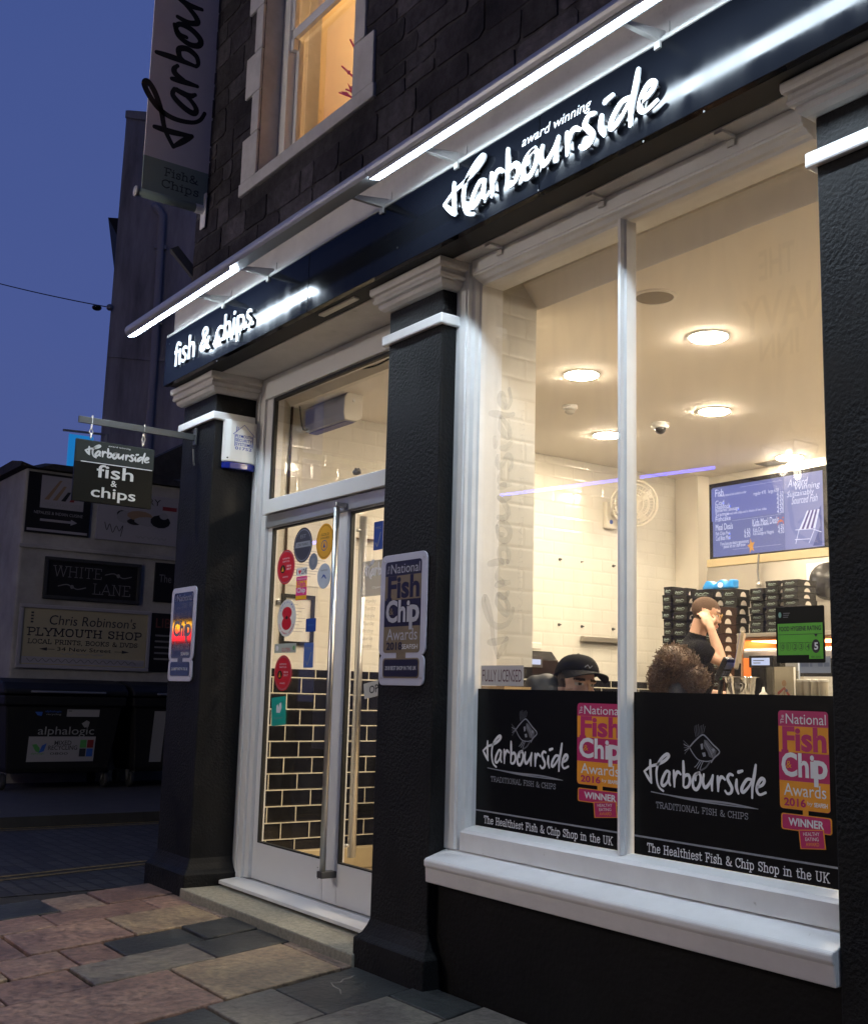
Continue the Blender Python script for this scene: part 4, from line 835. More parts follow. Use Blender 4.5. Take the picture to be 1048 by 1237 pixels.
card('grey_notice', 'pale grey blank notice stuck on the window under the green rating card', 'notice', 965, 793, 1003, 813, GREYC, parts=lambda q, f, w, h: [q.plate(f, w*a, w*c, h*.38, h*.62, .0008, .0012, mat('faint_blue_grey', (.24, .26, .30), .6)) for a, c in ((.05, .3), (.34, .42), (.6, .75), (.8, .97))])
card('licence_sticker', 'small fully licensed sticker low in the left corner of the window', 'sticker', 581, 804, 632, 829, mat('sticker_grey', (.50, .47, .46), .5), parts=lambda q, f, w, h: q.text(f, 'FULLY LICENSED', .04*w, .2*h, .92*w, .6*h, .0012, mat('maroon_ink', (.10, .03, .05), .5)))
# ================================================================== stickers on the door glass
DP = .3855
def sticker(u, v, ru, rv, m, label, cat='sticker', draw=None, round_=True, tilt=0.0, name='door_sticker'):
    c = py(u, v, DP); e1 = py(u+ru, v, DP); e2 = py(u, v-rv, DP); rx, rz = abs(e1[0]-c[0]), abs(e2[2]-c[2])
    t = thing(name, label, cat, c, 'stickers on the entrance doors'); f = (v3(c), v3((math.cos(tilt), 0, math.sin(tilt))), v3((-math.sin(tilt), 0, math.cos(tilt)))); b = MB()
    b.disc(f, 0, 0, rx, rz, 0, .0008, m) if round_ else b.rrect(f, -rx, rx, -rz, rz, min(rx, rz)*.12, 0, .0008, m); b.build('backing', t)
    if draw: q = MB(); draw(q, f, rx, rz); q.build('print', t)
    return t
RED = mat('red_sticker', (.56, .012, .03), .4); DKG = mat('charcoal_sticker', (.05, .05, .07), .4); GOLD = mat('gold_sticker', (.72, .36, .02), .4); PBL = mat('pale_blue_sticker', (.50, .56, .64), .4); BLU = mat('deep_blue_sticker', (.015, .06, .30), .4); TEAL = mat('teal_sticker', (.01, .36, .30), .4); PNK = mat('pink_print', (.75, .03, .25), .4); YELP = mat('yellow_print', (.85, .45, .01), .4)
def d_award(q, f, a, c):
    q.ring(f, 0, 0, .93*a, .93*c, .03*a, .0012, PNK if False else VGREY, 28); q.disc(f, -.34*a, -.1*c, .28*a, .24*c, .0008, .0013, INK, 16); q.poly(f, [(-.46*a, -.24*c), (-.22*a, -.24*c), (-.34*a, .06*c)], .0013, .0017, GOLD)
    for i, s in enumerate(('SUPPORTED', 'SEAFOOD')): q.text(f, s, -.4*a, (.45-.17*i)*c, .8*a, .09*c, .0013, VWHITE)
    for i, s in enumerate(('2016', '2017')): q.text(f, s, .1*a, (.0-.18*i)*c, .5*a, .11*c, .0013, VWHITE, bold=.01)
    q.text(f, 'AWARD', -.3*a, -.62*c, .6*a, .09*c, .0013, VWHITE)
def d_gold(q, f, a, c):
    q.ring(f, 0, 0, .92*a, .92*c, .05*a, .0012, mat('dark_gold', (.42, .18, .01), .4), 28); q.text(f, 'GOLD', -.45*a, .32*c, .9*a, .14*c, .0013, INK); q.text(f, 'AWARD', -.5*a, .14*c, 1.0*a, .12*c, .0013, INK)
    q.ring(f, -.05*a, -.22*c, .36*a, .30*c, .05*a, .0013, BLU, 20); q.poly(f, [(-.18*a, -.34*c), (.08*a, -.34*c), (-.05*a, -.02*c)], .0009, .0014, BLU)
def d_dark(q, f, a, c):
    q.ring(f, 0, 0, .9*a, .9*c, .04*a, .0012, VGREY, 28); q.poly(f, [(-.85*a, -.12*c), (.85*a, -.12*c), (.75*a, .2*c), (-.75*a, .2*c)], .0008, .0014, VGREY); q.text(f, '250 YEARS', -.55*a, -.03*c, 1.1*a, .14*c, .0018, INK); q.text(f, 'EST', -.3*a, .4*c, .6*a, .2*c, .0013, VGREY)
def d_poppy(q, f, a, c):
    q.disc(f, .0, .26*c, .52*a, .33*c, .0008, .0013, RED); q.disc(f, 0, -.28*c, .52*a, .36*c, .0008, .0015, RED); q.disc(f, 0, .02*c, .13*a, .09*c, .0008, .0019, INK, 14)
    for s, k, m in (('SUPPORTING', 1, BLUEI), ('THE POPPY APPEAL', -1, RED)):
        n = len(s)
        for i, ch in enumerate(s):
            if ch == ' ': continue
            A = math.radians((150-120*i/(n-1)) if k > 0 else (205+130*i/(n-1))); rr = .84
            ang = A-math.pi/2 if k > 0 else A+math.pi/2
            g_ = (f[0]+f[1]*rr*a*math.cos(A)+f[2]*rr*c*math.sin(A), f[1]*math.cos(ang)+f[2]*math.sin(ang), -f[1]*math.sin(ang)+f[2]*math.cos(ang))
            q.text(g_, ch, -.05*a, -.045*c, .10*a, .09*c, .0014, m, bold=.01)
def d_wave(q, f, a, c):
    q.ribbon(f, spline([(-.5*a, -.5*c), (-.2*a, -.75*c), (.1*a, -.45*c), (.5*a, .2*c)], 5), .16*a, .0012, VGREY); q.text(f, 'MSC', -.6*a, .45*c, 1.2*a, .2*c, .0012, VGREY)
sticker(366, 658.5, 11.2, 21, DKG, 'round charcoal sticker with pale ribbon at the top of the left door', draw=d_dark)
sticker(392.5, 654, 10.6, 21.5, GOLD, 'round gold award sticker beside the door handle', draw=d_gold)
sticker(345.5, 685, 10.6, 20.6, RED, 'upper round red award sticker on the left door', draw=d_award)
sticker(378.4, 678.4, 5.4, 10, mat('slate_sticker', (.18, .21, .26), .4), 'smallest round slate grey sticker on the left door', draw=lambda q, f, a, c: (q.ring(f, 0, 0, .85*a, .85*c, .08*a, .0012, VGREY, 20), q.poly(f, [(-.35*a, .4*c), (.35*a, .4*c), (.3*a, -.2*c), (0, -.5*c), (-.3*a, -.2*c)], .0008, .0012, VGREY)))
sticker(391.4, 695.8, 8.2, 15.2, PBL, 'round pale blue sticker with small blue arch on the left door', draw=lambda q, f, a, c: (q.poly(f, [(-.4*a, -.2*c), (-.1*a, .15*c), (.15*a, .05*c), (.4*a, -.25*c), (.2*a, -.2*c), (0, -.02*c), (-.2*a, -.12*c)], .0008, .0013, BLU), q.text(f, 'SEAFOOD', -.5*a, .4*c, 1.0*a, .12*c, .0013, VDIM)))
sticker(364.5, 690.5, 6.6, 4.6, VWHITE, 'small white I love sticker above the pink and yellow label', round_=False, draw=lambda q, f, a, c: (q.text(f, 'I', -.95*a, -.7*c, .12*a, 1.4*c, .0013, INK, bold=.02), q.disc(f, -.45*a, .1*c, .14*a, .35*c, .0008, .0014, RED, 12), q.disc(f, -.22*a, .1*c, .14*a, .35*c, .0008, .0015, RED, 12), q.poly(f, [(-.58*a, 0), (-.1*a, 0), (-.335*a, -.7*c)], .0008, .0016, RED), q.text(f, 'LOVE', -.0*a, -.7*c, .95*a, 1.4*c, .0013, INK, bold=.02)))
sticker(364, 710.5, 6.4, 14.2, PNK, 'pink and yellow fish and chip label on the left door', round_=False, draw=lambda q, f, a, c: (q.plate(f, -a, a, -.96*c, -.62*c, .0008, .0013, YELP), q.plate(f, -a, a, .08*c, .62*c, .0008, .0013, YELP), q.text(f, 'Fish', -.8*a, .12*c, 1.6*a, .46*c, .0016, PNK, bold=.03), q.text(f, 'Chip', -.8*a, -.5*c, 1.6*a, .55*c, .0016, VWHITE, bold=.03), q.text(f, 'National', -.8*a, .72*c, 1.6*a, .18*c, .0012, VWHITE)))
sticker(346.5, 746.5, 11.2, 22.5, mat('white_sticker', (.72, .71, .68), .4), 'round white poppy appeal sticker with red poppy', draw=d_poppy)
sticker(375.5, 755, 6.0, 8.0, BLU, 'square dark blue sticker below the pale blue round one', round_=False, draw=lambda q, f, a, c: q.plate(f, -.6*a, .6*a, -.1*c, .1*c, .0008, .0012, mat('mid_blue', (.05, .13, .38), .4)))
sticker(344.5, 783, 13.2, 5.6, mat('grey_green_sticker', (.40, .44, .40), .4), 'long thin grey sticker under the poppy sticker', round_=False, draw=lambda q, f, a, c: (q.text(f, 'GLUTEN', -.3*a, -.75*c, .75*a, .8*c, .0012, RED), q.disc(f, -.75*a, 0, .14*a, .6*c, .0008, .0012, VWHITE, 12), q.disc(f, .8*a, 0, .1*a, .5*c, .0008, .0012, mat('leaf_green', (.1, .3, .1), .5), 12)))
sticker(372.7, 791.5, 5.8, 15.0, mat('mid_blue_sticker', (.08, .15, .42), .4), 'upright mid blue sticker with pale wave on the left door', round_=False, draw=d_wave)
sticker(341.7, 813, 10.6, 21.5, RED, 'lower round red award sticker on the left door', draw=d_award)
sticker(336.5, 859, 8.6, 17.2, TEAL, 'tilted teal delivery sticker at the bottom left of the door', round_=False, tilt=.08, draw=lambda q, f, a, c: (q.poly(f, [(-.3*a, -.1*c), (.2*a, -.15*c), (.45*a, .2*c), (.4*a, .6*c), (.1*a, .55*c), (.1*a, .2*c), (-.1*a, .5*c), (-.3*a, .4*c)], .0008, .0013, VWHITE), q.text(f, 'DELIVERY', -.6*a, -.55*c, 1.2*a, .12*c, .0012, VGREY)))
sticker(457, 647, 5.5, 17, BLU, 'blue sticker at the top of the right door, partly behind the pilaster', round_=False, draw=d_wave)
FROST = film('frosted_panel', (.42, .40, .36), .62)
def d_open(q, f, a, c):
    script_word(q, f, -.85*a, .15*c, 2.2*a, .0013, VWHITE, lw=.03); q.text(f, 'Opening Times', -.4*a, -.62*c, 1.3*a, .16*c, .0013, VWHITE)
sticker(459, 697.5, 23, 21.5, FROST, 'frosted grey opening times panel on the right door', 'window lettering', draw=d_open, round_=False, name='opening_times')
t = thing('opening_hours', 'faint lines of opening hours lettering on the right door glass', 'window lettering', py(446, 750, DP)); b = MB(); HRS = film('grey_hours_print', (.35, .32, .28), .45)
for i, s in enumerate(('Monday', 'Tuesday', 'Wednesday', 'Thursday', 'Friday', 'Saturday', 'Sunday')):
    q = py(441.5-.9*i, 730+9*i, DP); b.text((q, v3((1, 0, 0)), v3((0, 0, 1))), s, 0, 0, .12, .03, .001, HRS)
b.build('lettering', t)
sticker(456, 831, 17, 9.5, mat('open_sign_grey', (.58, .57, .52), .4), 'tilted pale OPEN sign on the right door beside the plaque', 'open sign', round_=False, tilt=.16, name='open_sign', draw=lambda q, f, a, c: q.text(f, 'OPEN', -.6*a, -.5*c, 1.3*a, 1.0*c, .0013, INK, bold=.012))
# ================================================================== inside the shop
ZC = 3.46
LGLOW = emis('downlight_glow', (1.0, .84, .62), DOWNLIGHT)
def downlight(x, y, label, r=.105):
    t = thing('ceiling_light', label, 'ceiling light', (x, y, ZC), 'round ceiling lights in the shop')
    b = MB(); b.lathe([(r+.018, 0), (r+.018, -.006), (r+.004, -.009), (r+.004, 0)], (x, y, ZC-.0005), WHITE, n=32); b.build('rim', t)
    b = MB(); b.lathe([(r, -.0015), (r, -.0085), (r*.93, -.0155), (r*.6, -.021), (.002, -.022)], (x, y, ZC), LGLOW, n=32); b.build('diffuser', t)
for (u, v), lb in (((855, 406), 'largest lit round ceiling light, nearest the right window pane'), ((702, 452), 'round ceiling light seen through the left window pane'), ((862, 496), 'round ceiling light above the counter, beyond the biggest one'), ((733, 525), 'small round ceiling light next to the window mullion'), ((953, 552), 'small far ceiling light just above the menu screen')):
    q = pz(u, v, ZC); downlight(q[0], q[1], lb)
for (x, y) in ((-2.9, 1.6), (-1.6, 1.6), (-3.0, 2.95), (-1.6, 2.95), (-4.0, 4.3)):
    downlight(x, y, 'round ceiling light over the right hand half of the shop, hidden by the right pilaster')
q = pz(790, 358, 3.46); 
t = thing('ceiling_speaker', 'round grey speaker flush in the ceiling near the window top', 'speaker', (q[0], q[1], ZC)); GRL = mat('grey_grille', (.30, .26, .20), .7)
b = MB(); b.lathe([(.115, 0), (.115, -.006), (.10, -.010), (.10, 0)], (q[0], q[1], ZC-.0005), CEIL, n=28); b.build('rim', t); b = MB(); b.lathe([(.098, -.001), (.098, -.008), (.05, -.010)], (q[0], q[1], ZC), GRL, n=28); b.build('grille', t)
q = pz(688, 490, ZC); t = thing('smoke_detector', 'small white smoke detector on the ceiling', 'smoke detector', (q[0], q[1], ZC))
b = MB(); b.lathe([(.055, 0), (.055, -.02), (.048, -.028), (.03, -.03)], (q[0], q[1], ZC), ALW, n=20); b.build('base', t, smooth='fix'); b = MB(); b.lathe([(.034, -.03), (.036, -.05), (.02, -.062)], (q[0], q[1], ZC), mat('detector_grey', (.42, .40, .36), .5), n=16); b.build('sensor', t, smooth='fix')
q = pz(797, 511, ZC); t = thing('dome_camera', 'small white dome security camera on the ceiling', 'security camera', (q[0], q[1], ZC))
b = MB(); b.lathe([(.065, 0), (.066, -.03), (.058, -.042), (.04, -.042)], (q[0], q[1], ZC), ALW, n=20); b.build('base', t, smooth='fix'); b = MB(); b.ell((q[0], q[1], ZC-.045), .042, mat('dark_dome', (.02, .02, .022), .08), 10); b.build('dome', t, smooth=True)
q = pz(931, 559, ZC); t = thing('ceiling_vent', 'small dark slotted vent in the ceiling above the menu screen', 'vent', (q[0], q[1], ZC)); b = MB(); b.box(q[0]-.12, q[0]+.12, q[1]-.08, q[1]+.08, ZC-.006, ZC-.0005, GRL)
for i in range(5): b.box(q[0]-.11, q[0]+.11, q[1]-.07+.032*i, q[1]-.055+.032*i, ZC-.010, ZC-.0065, BRKT)
b.build('grille', t)
# menu screen
TY = 4.64; SCRB = emis('screen_blue', (.125, .155, .40), 1.0); SCRW = emis('screen_white', (.75, .78, 1.0), 1.0); SCRG = emis('screen_grey_blue', (.21, .24, .52), 1.0); SCRD = emis('screen_deep_blue', (.06, .085, .30), 1.0)
SCRO = emis('screen_orange', (.75, .33, .05), 1.0); SCRR = emis('screen_red', (.65, .14, .05), 1.0); SCRN = emis('screen_navy', (.06, .035, .25), 1.0); SCRU = emis('screen_bright_blue', (.03, .12, .95), 1.0)
BEZ = mat('black_bezel', (.01, .01, .011), .25)
sx0, sx1, sz0, sz1 = -6.835, -5.585, 2.61, 3.335; sw_, sh_ = sx1-sx0, sz1-sz0
tv = thing('menu_screen', 'wide blue menu screen with deckchair picture high on the back wall', 'screen', ((sx0+sx1)/2, TY, sz0))
b = MB(); b.box(sx0, sx1, TY, TY+.06, sz0, sz1, BEZ); b.box((sx0+sx1)/2-.1, (sx0+sx1)/2+.1, TY+.0605, 4.86, sz0+.2, sz1-.2, BEZ); b.build('casing', tv, bevel=.004)
f = FR(sx0, TY, sz0); b = MB(); b.plate(f, .042, sw_-.042, .05, sh_-.04, 0, .001, SCRB); b.plate(f, .66*sw_, sw_-.043, .051, sh_-.041, .001, .0014, SCRG); b.plate(f, .03, .65*sw_, .52*sh_, .93*sh_, .001, .0012, emis('screen_mid_blue', (.13, .16, .46), 1.0)); b.build('display', tv)
b = MB(); X = lambda a: .028+a*(sw_-.06); Zz = lambda a: .02+a*(sh_-.045)
def menu(t_, x, z, w, h, bold=.0, m=SCRW): b.text(f, t_, X(x), Zz(z), X(w), Zz(h), .0022, m, bold=bold)
menu('Fish', .04, .85, .055, .07); menu('Meal Deals', .04, .395, .14, .055); menu('Kids Meal Deals', .385, .395, .21, .06)
menu('freshly battered and cooked to order', .09, .83, .22, .018)
for i, (s, w) in enumerate((('Cod', .06), ('Haddock', .12), ('Battered Sausage', .2), ('Scampi', .10), ('Fishcake', .12))):
    menu(s, .04, .735-.055*i, w, .034); menu('4.50', .605, .735-.055*i, .035, .03)
    if i < 3: b.plate(f, X(.05+w), X(.066+w), Zz(.74-.055*i), Zz(.765-.055*i), .0015, .0022, SCRU)
menu('served with chips and a choice of two sides', .15, .575, .34, .016); menu('regular 4.95   large 6.50', .40, .78, .20, .03)
for i, s in enumerate(('Fish Chips Peas', 'Cod Bites Meal')): menu(s, .04, .315-.055*i, .115, .032); menu('6.50', .31, .315-.055*i, .03, .03); b.plate(f, X(.165), X(.18), Zz(.32-.055*i), Zz(.345-.055*i), .0015, .0022, SCRU)
for i, s in enumerate(('Kids Cod', 'Kids Sausage or Nuggets')): menu(s, .39, .315-.055*i, .06+.10*i, .03); menu('4.50', .61, .315-.055*i, .03, .03)
menu('small portions for little ones', .39, .375, .12, .014); menu('If you have any dietary requirements', .085, .175, .24, .032); menu('please let our staff know', .115, .135, .18, .032)
def dots(x0, x1, z, n=40):
    for i in range(n): b.plate(f, X(x0+(x1-x0)*i/n), X(x0+(x1-x0)*(i+.45)/n), Zz(z), Zz(z+.004), .0012, .0018, SCRW)
dots(.28, .65, .93); dots(.20, .64, .50); dots(.20, .64, .12)
b.poly(f, [(X(.37+.035*(1 if i % 2 == 0 else .45)*math.cos(math.pi/2+i*math.pi/5+.2)), Zz(.14)+X(.035)*(1 if i % 2 == 0 else .45)*math.sin(math.pi/2+i*math.pi/5+.2)) for i in range(10)], .0014, .0022, SCRO)
b.disc(f, X(.635), Zz(.42), .016, .011, .0014, .0022, SCRR, 14)
for s in (-1, 1):
    for i in range(3): b.ribbon(f, [(X(.635+s*.011), Zz(.42)), (X(.635+s*(.020+.003*i)), Zz(.425-.02*i)), (X(.635+s*(.022+.003*i)), Zz(.395-.014*i))], .004, .0022, SCRR)
    b.disc(f, X(.635+s*.02), Zz(.455), .007, .007, .0014, .0022, SCRR, 10)
for i, (s, x, w) in enumerate((('Award', .70, .14), ('Winning', .75, .19), ('Sustainably', .69, .2), ('Sourced Fish', .73, .19))): b.text(f, s, X(x), Zz(.83-.075*i), X(w), Zz(.065), .0022, SCRW, shear=.2)
for i in range(7):
    o_ = .019*i; b.poly(f, [(X(.79+o_), Zz(.28)), (X(.809+o_), Zz(.275)), (X(.875+o_*.75), Zz(.50)), (X(.86+o_*.75), Zz(.505))], .0016, .0022+.00002*i, SCRN if i % 2 else SCRW)
for P in ([(.79, .28), (.76, .11)], [(.76, .28), (.90, .27), (.97, .22)], [(.92, .27), (.87, .10)], [(.92, .27), (.955, .50)], [(.755, .16), (.875, .15)]): b.ribbon(f, [(X(a), Zz(c)) for a, c in P], .006, .0024, SCRW)
b.poly(f, [(X(.90), Zz(.06)), (X(.976), Zz(.06)), (X(.976), Zz(.55)), (X(.95), Zz(.5)), (X(.965), Zz(.3))], .0011, .00155, SCRD)
b.build('menu_print', tv); b = MB(); b.plate(f, .47*sw_, .53*sw_, .008, .016, 0, .002, STEEL); b.build('maker_badge', tv)
# extractor canopy and fittings below the screen
SST = mat('stainless_sheet', (.42, .39, .34), .35, .75, rvar=.2, vscale=3)
t = thing('extractor_canopy', 'stainless steel extractor canopy below the menu screen', 'extractor hood', (-5.5, 4.2, 2.2))
b = MB(); b.box(-6.62, -4.2, 4.35, 4.6, 2.53, 2.60, CREAM_SK); b.extr([(4.34, 2.525), (4.30, 2.30), (4.62, 2.30), (4.62, 2.525)], (-6.60, 0, 0), (-4.2, 0, 0), (0, 1, 0), (0, 0, 1), SST); b.build('hood', t, bevel=.005)
b = MB(); b.box(-6.60, -4.2, 4.45, 4.62, 1.5, 2.298, SST); b.box(-5.9, -5.88, 4.43, 4.449, 1.5, 2.29, BRKT); b.build('back_panel', t); b = MB(); b.tube([(-6.02, 4.30, 2.60), (-6.02, 4.28, 2.45), (-6.0, 4.27, 2.36)], .008, BRKT, 6); b.ell((-6.0, 4.27, 2.34), .025, STEEL, 8); b.build('pull_cord', t)
q0, q1 = py(973, 681, 3.85), py(999, 717, 3.85); t = thing('white_board', 'plain white board at the right edge of the window, below the screen', 'board', (q0[0], 3.85, q1[2])); b = MB(); b.box(q0[0], q1[0]+.05, 3.85, 3.87, q1[2], q0[2], VWHITE); b.box(q0[0]+.05, q0[0]+.09, 3.871, 4.349, q0[2]-.12, q0[2]-.08, BRKT); b.build('board', t, bevel=.003)
q = py(1001, 702, 3.75); t = thing('round_black_fitting', 'large round black fitting in front of the white board, cut by the pilaster', 'fitting', q); b = MB(); b.lathe([(.0, -.05), (.12, -.05), (.14, 0), (.12, .02), (.0, .03)], q, BEZ, axis=(.5, -.8, 0), n=24); b.tube([q, (q[0], 3.849, q[2])], .02, BRKT, 8); b.build('drum', t, smooth='fix')
# back counter, heated cabinet and the stacks of takeaway boxes
BY = 3.30
t = thing('back_counter', 'dark back counter carrying the takeaway box stacks', 'counter', (-5.9, 3.6, .1)); b = MB(); b.box(-7.0, -5.02, BY-.05, 4.2, .1, 1.27, BLACKS); b.build('base', t); b = MB(); b.box(-7.0, -5.02, BY-.08, 4.2, 1.271, 1.305, SST); b.build('worktop', t, bevel=.004)
cx0, cx1 = py(888, 766, BY)[0], -3.9; cz = py(930, 764, BY)[2]
COP = mat('copper_lining', (.62, .28, .12), .35, .5)
t = thing('heated_cabinet', 'stainless heated cabinet glowing orange inside, behind the counter', 'heated cabinet', (cx0, BY, 1.0)); b = MB(); b.box(cx0, cx1, BY, BY+.6, cz-.03, cz, SST); b.box(cx0, cx0+.03, BY, BY+.6, 1.2, cz-.031, SST); b.box(cx1-.03, cx1, BY, BY+.6, 1.2, cz-.031, SST); b.box(cx0+.031, cx1-.031, BY+.57, BY+.6, 1.2, cz-.031, SST); b.box(cx0, cx1, BY, BY+.6, .1, 1.199, SST); b.build('casing', t, bevel=.004)
b = MB(); b.box(cx0+.032, cx1-.032, BY+.55, BY+.569, 1.2, cz-.032, COP); b.box(cx0+.0305, cx0+.045, BY+.03, BY+.549, 1.2, cz-.032, COP); b.box(cx0+.046, cx1-.046, BY+.03, BY+.549, cz-.05, cz-.032, COP); b.build('copper_lining', t)
b = MB(); b.box(cx0+.06, cx1-.06, BY+.10, BY+.40, cz-.056, cz-.051, emis('heat_lamp_glow', (1.0, .45, .15), 14.0)); b.build('heat_lamp', t)
BOXM = mat('charcoal_card_box', (.011, .0105, .010), .6, spec=.2, var=.15); BOXL = mat('sage_logo_print', (.26, .33, .28), .5); BOXS = mat('pale_box_tab', (.62, .56, .48), .6); BOXE = mat('brown_card_side', (.040, .022, .015), .6, spec=.2)
_ord = ['top', 'second', 'third', 'fourth', 'fifth', 'sixth', 'seventh', 'eighth', 'ninth', 'tenth', 'eleventh', 'twelfth', 'thirteenth', 'fourteenth', 'fifteenth', 'sixteenth']
def stack(uL, uM, uR, vT, n, Y, desc, brown=False, base=None):
    A = py(uL, vT, Y); B = py(uM, vT, Y); x0, x1 = A[0], B[0]-.004; dep = max(.12, min(.34, px(uR, vT, x1)[1]-Y)); zt = A[2]; hb = .0505; rg = random.Random(int(uL))
    zb = base if base else zt-n*hb
    n_ = n; hb = (zt-zb)/n_
    for i in range(n_):
        z1 = zt-i*hb; dx, dy = rg.uniform(-.006, .006), rg.uniform(-.01, .01)
        t = thing('takeaway_box', '%s black takeaway box down in %s' % (_ord[i], desc) if i else 'black takeaway box on top of %s' % desc, 'takeaway box', ((x0+x1)/2+dx, Y+dep/2+dy, z1-hb), 'stacked takeaway boxes')
        b = MB(); xa, xb, ya, yb, za, zb_ = x0+dx+.003, x1+dx, Y+dy, Y+dy+dep, z1-hb+.0005, z1-.0015
        b.box(xa, xb, ya, yb, za, zb_, BOXE if brown else BOXM); b.box(xa-.002, xb+.0015, ya-.002, ya-.0003, zb_-.016, zb_-.001, BOXM); b.build('carton', t, bevel=.002, seg=1)
        m_ = MB(); f_ = FR(xa, ya-.0022, za); w_ = xb-xa; h_ = zb_-za
        P = spline([(.22*w_, .34*h_), (.3*w_, .62*h_), (.36*w_, .4*h_), (.46*w_, .55*h_), (.56*w_, .42*h_), (.66*w_, .58*h_), (.8*w_, .46*h_)], 3); m_.ribbon(f_, P, .10*h_, .0006, BOXL); m_.ribbon(f_, [(.3*w_, .26*h_), (.74*w_, .28*h_)], .05*h_, .0006, BOXL)
        m_.build('logo', t)
        s_ = MB(); fx = FX(xb+.0016, ya, za); c = dep*.5
        s_.poly(fx, [(c+.032*math.cos(a), .006+.6*h_*math.sin(a)) for a in np.linspace(0, math.pi, 12)], 0, .0008, BOXS); s_.build('tab', t)
stack(800, 810.5, 813, 709, 15, BY+.02, 'the leftmost box stack', base=1.306)
stack(812, 829, 834, 711, 15, BY, 'the second box stack from the left', base=1.306)
stack(834, 862, 871, 713, 14, BY-.02, 'the box stack just behind the man', base=1.306)
stack(871, 889, 904, 712, 14, BY, 'the tall stack left of the heated cabinet', base=1.306)
t = thing('box_trolley', 'dark trolley under the brown sided box stack beside the man', 'trolley', (-5.0, BY-.2, .1)); b = MB(); q = py(869, 733, BY-.40); b.box(q[0]-.25, q[0]+.02, BY-.42, BY-.09, .1, 1.28, BLACKS); b.build('cabinet', t, bevel=.004)
stack(856, 869, 889, 733, 12, BY-.40, 'the brown sided box stack beside his face', True, base=1.281)
stack(904, 921, 925, 711, 7, BY+.05, 'the left stack on the heated cabinet', base=cz+.0005)
stack(924, 940, 944, 702, 8, BY+.05, 'the middle stack on the heated cabinet', base=cz+.0005)
stack(943.5, 963, 985, 700.5, 8, BY+.02, 'the right stack on the heated cabinet', base=cz+.0005)
BAGM = mat('bright_blue_plastic', (.02, .24, .62), .4)
q = py(868, 712, BY+.1); t = thing('blue_bag', 'bright blue plastic bag lying on the box stack behind the man', 'bag', q); b = MB(); pts = []
for i in range(9):
    a = i/8; pts.append((-.15+.30*a, .02+.05*abs(math.sin(2.6*a*math.pi))+.01*(i % 2)))
b.poly(FR(q[0], BY+.08, q[2]), [(-.15, -.0)]+pts+[(.15, .0)], -.07, .0, BAGM); b.build('bag', t, bevel=.012); b = MB(); b.disc(FR(q[0]+.03, BY+.0795, q[2]+.03), 0, 0, .025, .02, 0, .002, VWHITE, 14); b.build('print', t)
# wall fittings on the long tiled wall (x = -7.3)
FWX = -7.3
c = px(766, 608, FWX+.30); t = thing('wall_fan', 'white wall fan on the tiled wall', 'fan', (FWX, c[1], c[2])); FANW = mat('fan_cream_plastic', (.66, .62, .53), .4); m0 = px(733, 622, FWX)
b = MB(); b.box(FWX, FWX+.05, m0[1]-.055, m0[1]+.065, m0[2]-.13, m0[2]+.11, FANW); b.tube([(FWX+.05, m0[1], m0[2]), (FWX+.13, m0[1]+.01, m0[2]+.0), (c[0]-.08, c[1]+.02, c[2]-.01)], .022, FANW, 10); b.build('wall_bracket', t, bevel=.01, smooth=False)
ax = v3((.62, -.62, -.22)); ax /= np.linalg.norm(ax)
b = MB(); b.lathe([(.02, -.18), (.075, -.165), (.09, -.08), (.05, -.03), (.02, -.02)], c, FANW, axis=ax, n=20); b.build('motor', t, smooth='fix')
b = MB(); A_ = np.cross(ax, (0, 0, 1.0)); A_ /= np.linalg.norm(A_); B_ = np.cross(ax, A_)
for rr, zz in ((.20, 0.0), (.17, .03), (.13, .045), (.08, .052), (.17, -.03), (.12, -.04)): b.tube([c+A_*rr*math.cos(a)+B_*rr*math.sin(a)+ax*zz for a in np.linspace(0, 2*math.pi, 33)], .011 if rr == .2 else .005, FANW, 6, caps=False)
for i in range(36):
    a = 2*math.pi*i/36; d = A_*math.cos(a)+B_*math.sin(a); b.tube([c+d*.02+ax*.053, c+d*.13+ax*.045, c+d*.2, c+d*.12-ax*.04], .0025, FANW, 5)
b.build('cage', t)
b = MB()
for i in range(4):
    a = 2*math.pi*i/4+.3; d = A_*math.cos(a)+B_*math.sin(a); e_ = A_*math.cos(a+.9)+B_*math.sin(a+.9)
    b.add([c+d*.03+ax*.01, c+d*.17+ax*.02, c+(d+e_)*.105+ax*-.005, c+e_*.04-ax*.01, c+d*.03+ax*.004, c+d*.17+ax*.014, c+(d+e_)*.105+ax*-.011, c+e_*.04-ax*.016], [(0, 1, 2, 3), (7, 6, 5, 4), (0, 4, 5, 1), (1, 5, 6, 2), (2, 6, 7, 3), (3, 7, 4, 0)], FANW)
b.build('blade_set', t); b = MB(); b.disc(FX(FWX+.0505, m0[1], m0[2]-.07), .0, 0, .02, .02, 0, .003, BLU, 12); b.build('badge', t)
r0 = px(702, 770.5, FWX+.03); r1 = px(749, 774.5, FWX+.03); t = thing('wall_rail', 'steel rail fixed across the tiled wall above the black dado', 'rail', r0); b = MB(); b.box(FWX+.012, FWX+.055, r0[1], r1[1], r1[2]-.022, r1[2]+.022, SST); b.build('rail', t, bevel=.004)
b = MB(); b.box(FWX, FWX+.012, r0[1]+.08, r0[1]+.12, r1[2]-.018, r1[2]+.018, BRKT); b.box(FWX, FWX+.012, r1[1]-.12, r1[1]-.08, r1[2]-.018, r1[2]+.018, BRKT); b.build('bracket', t)
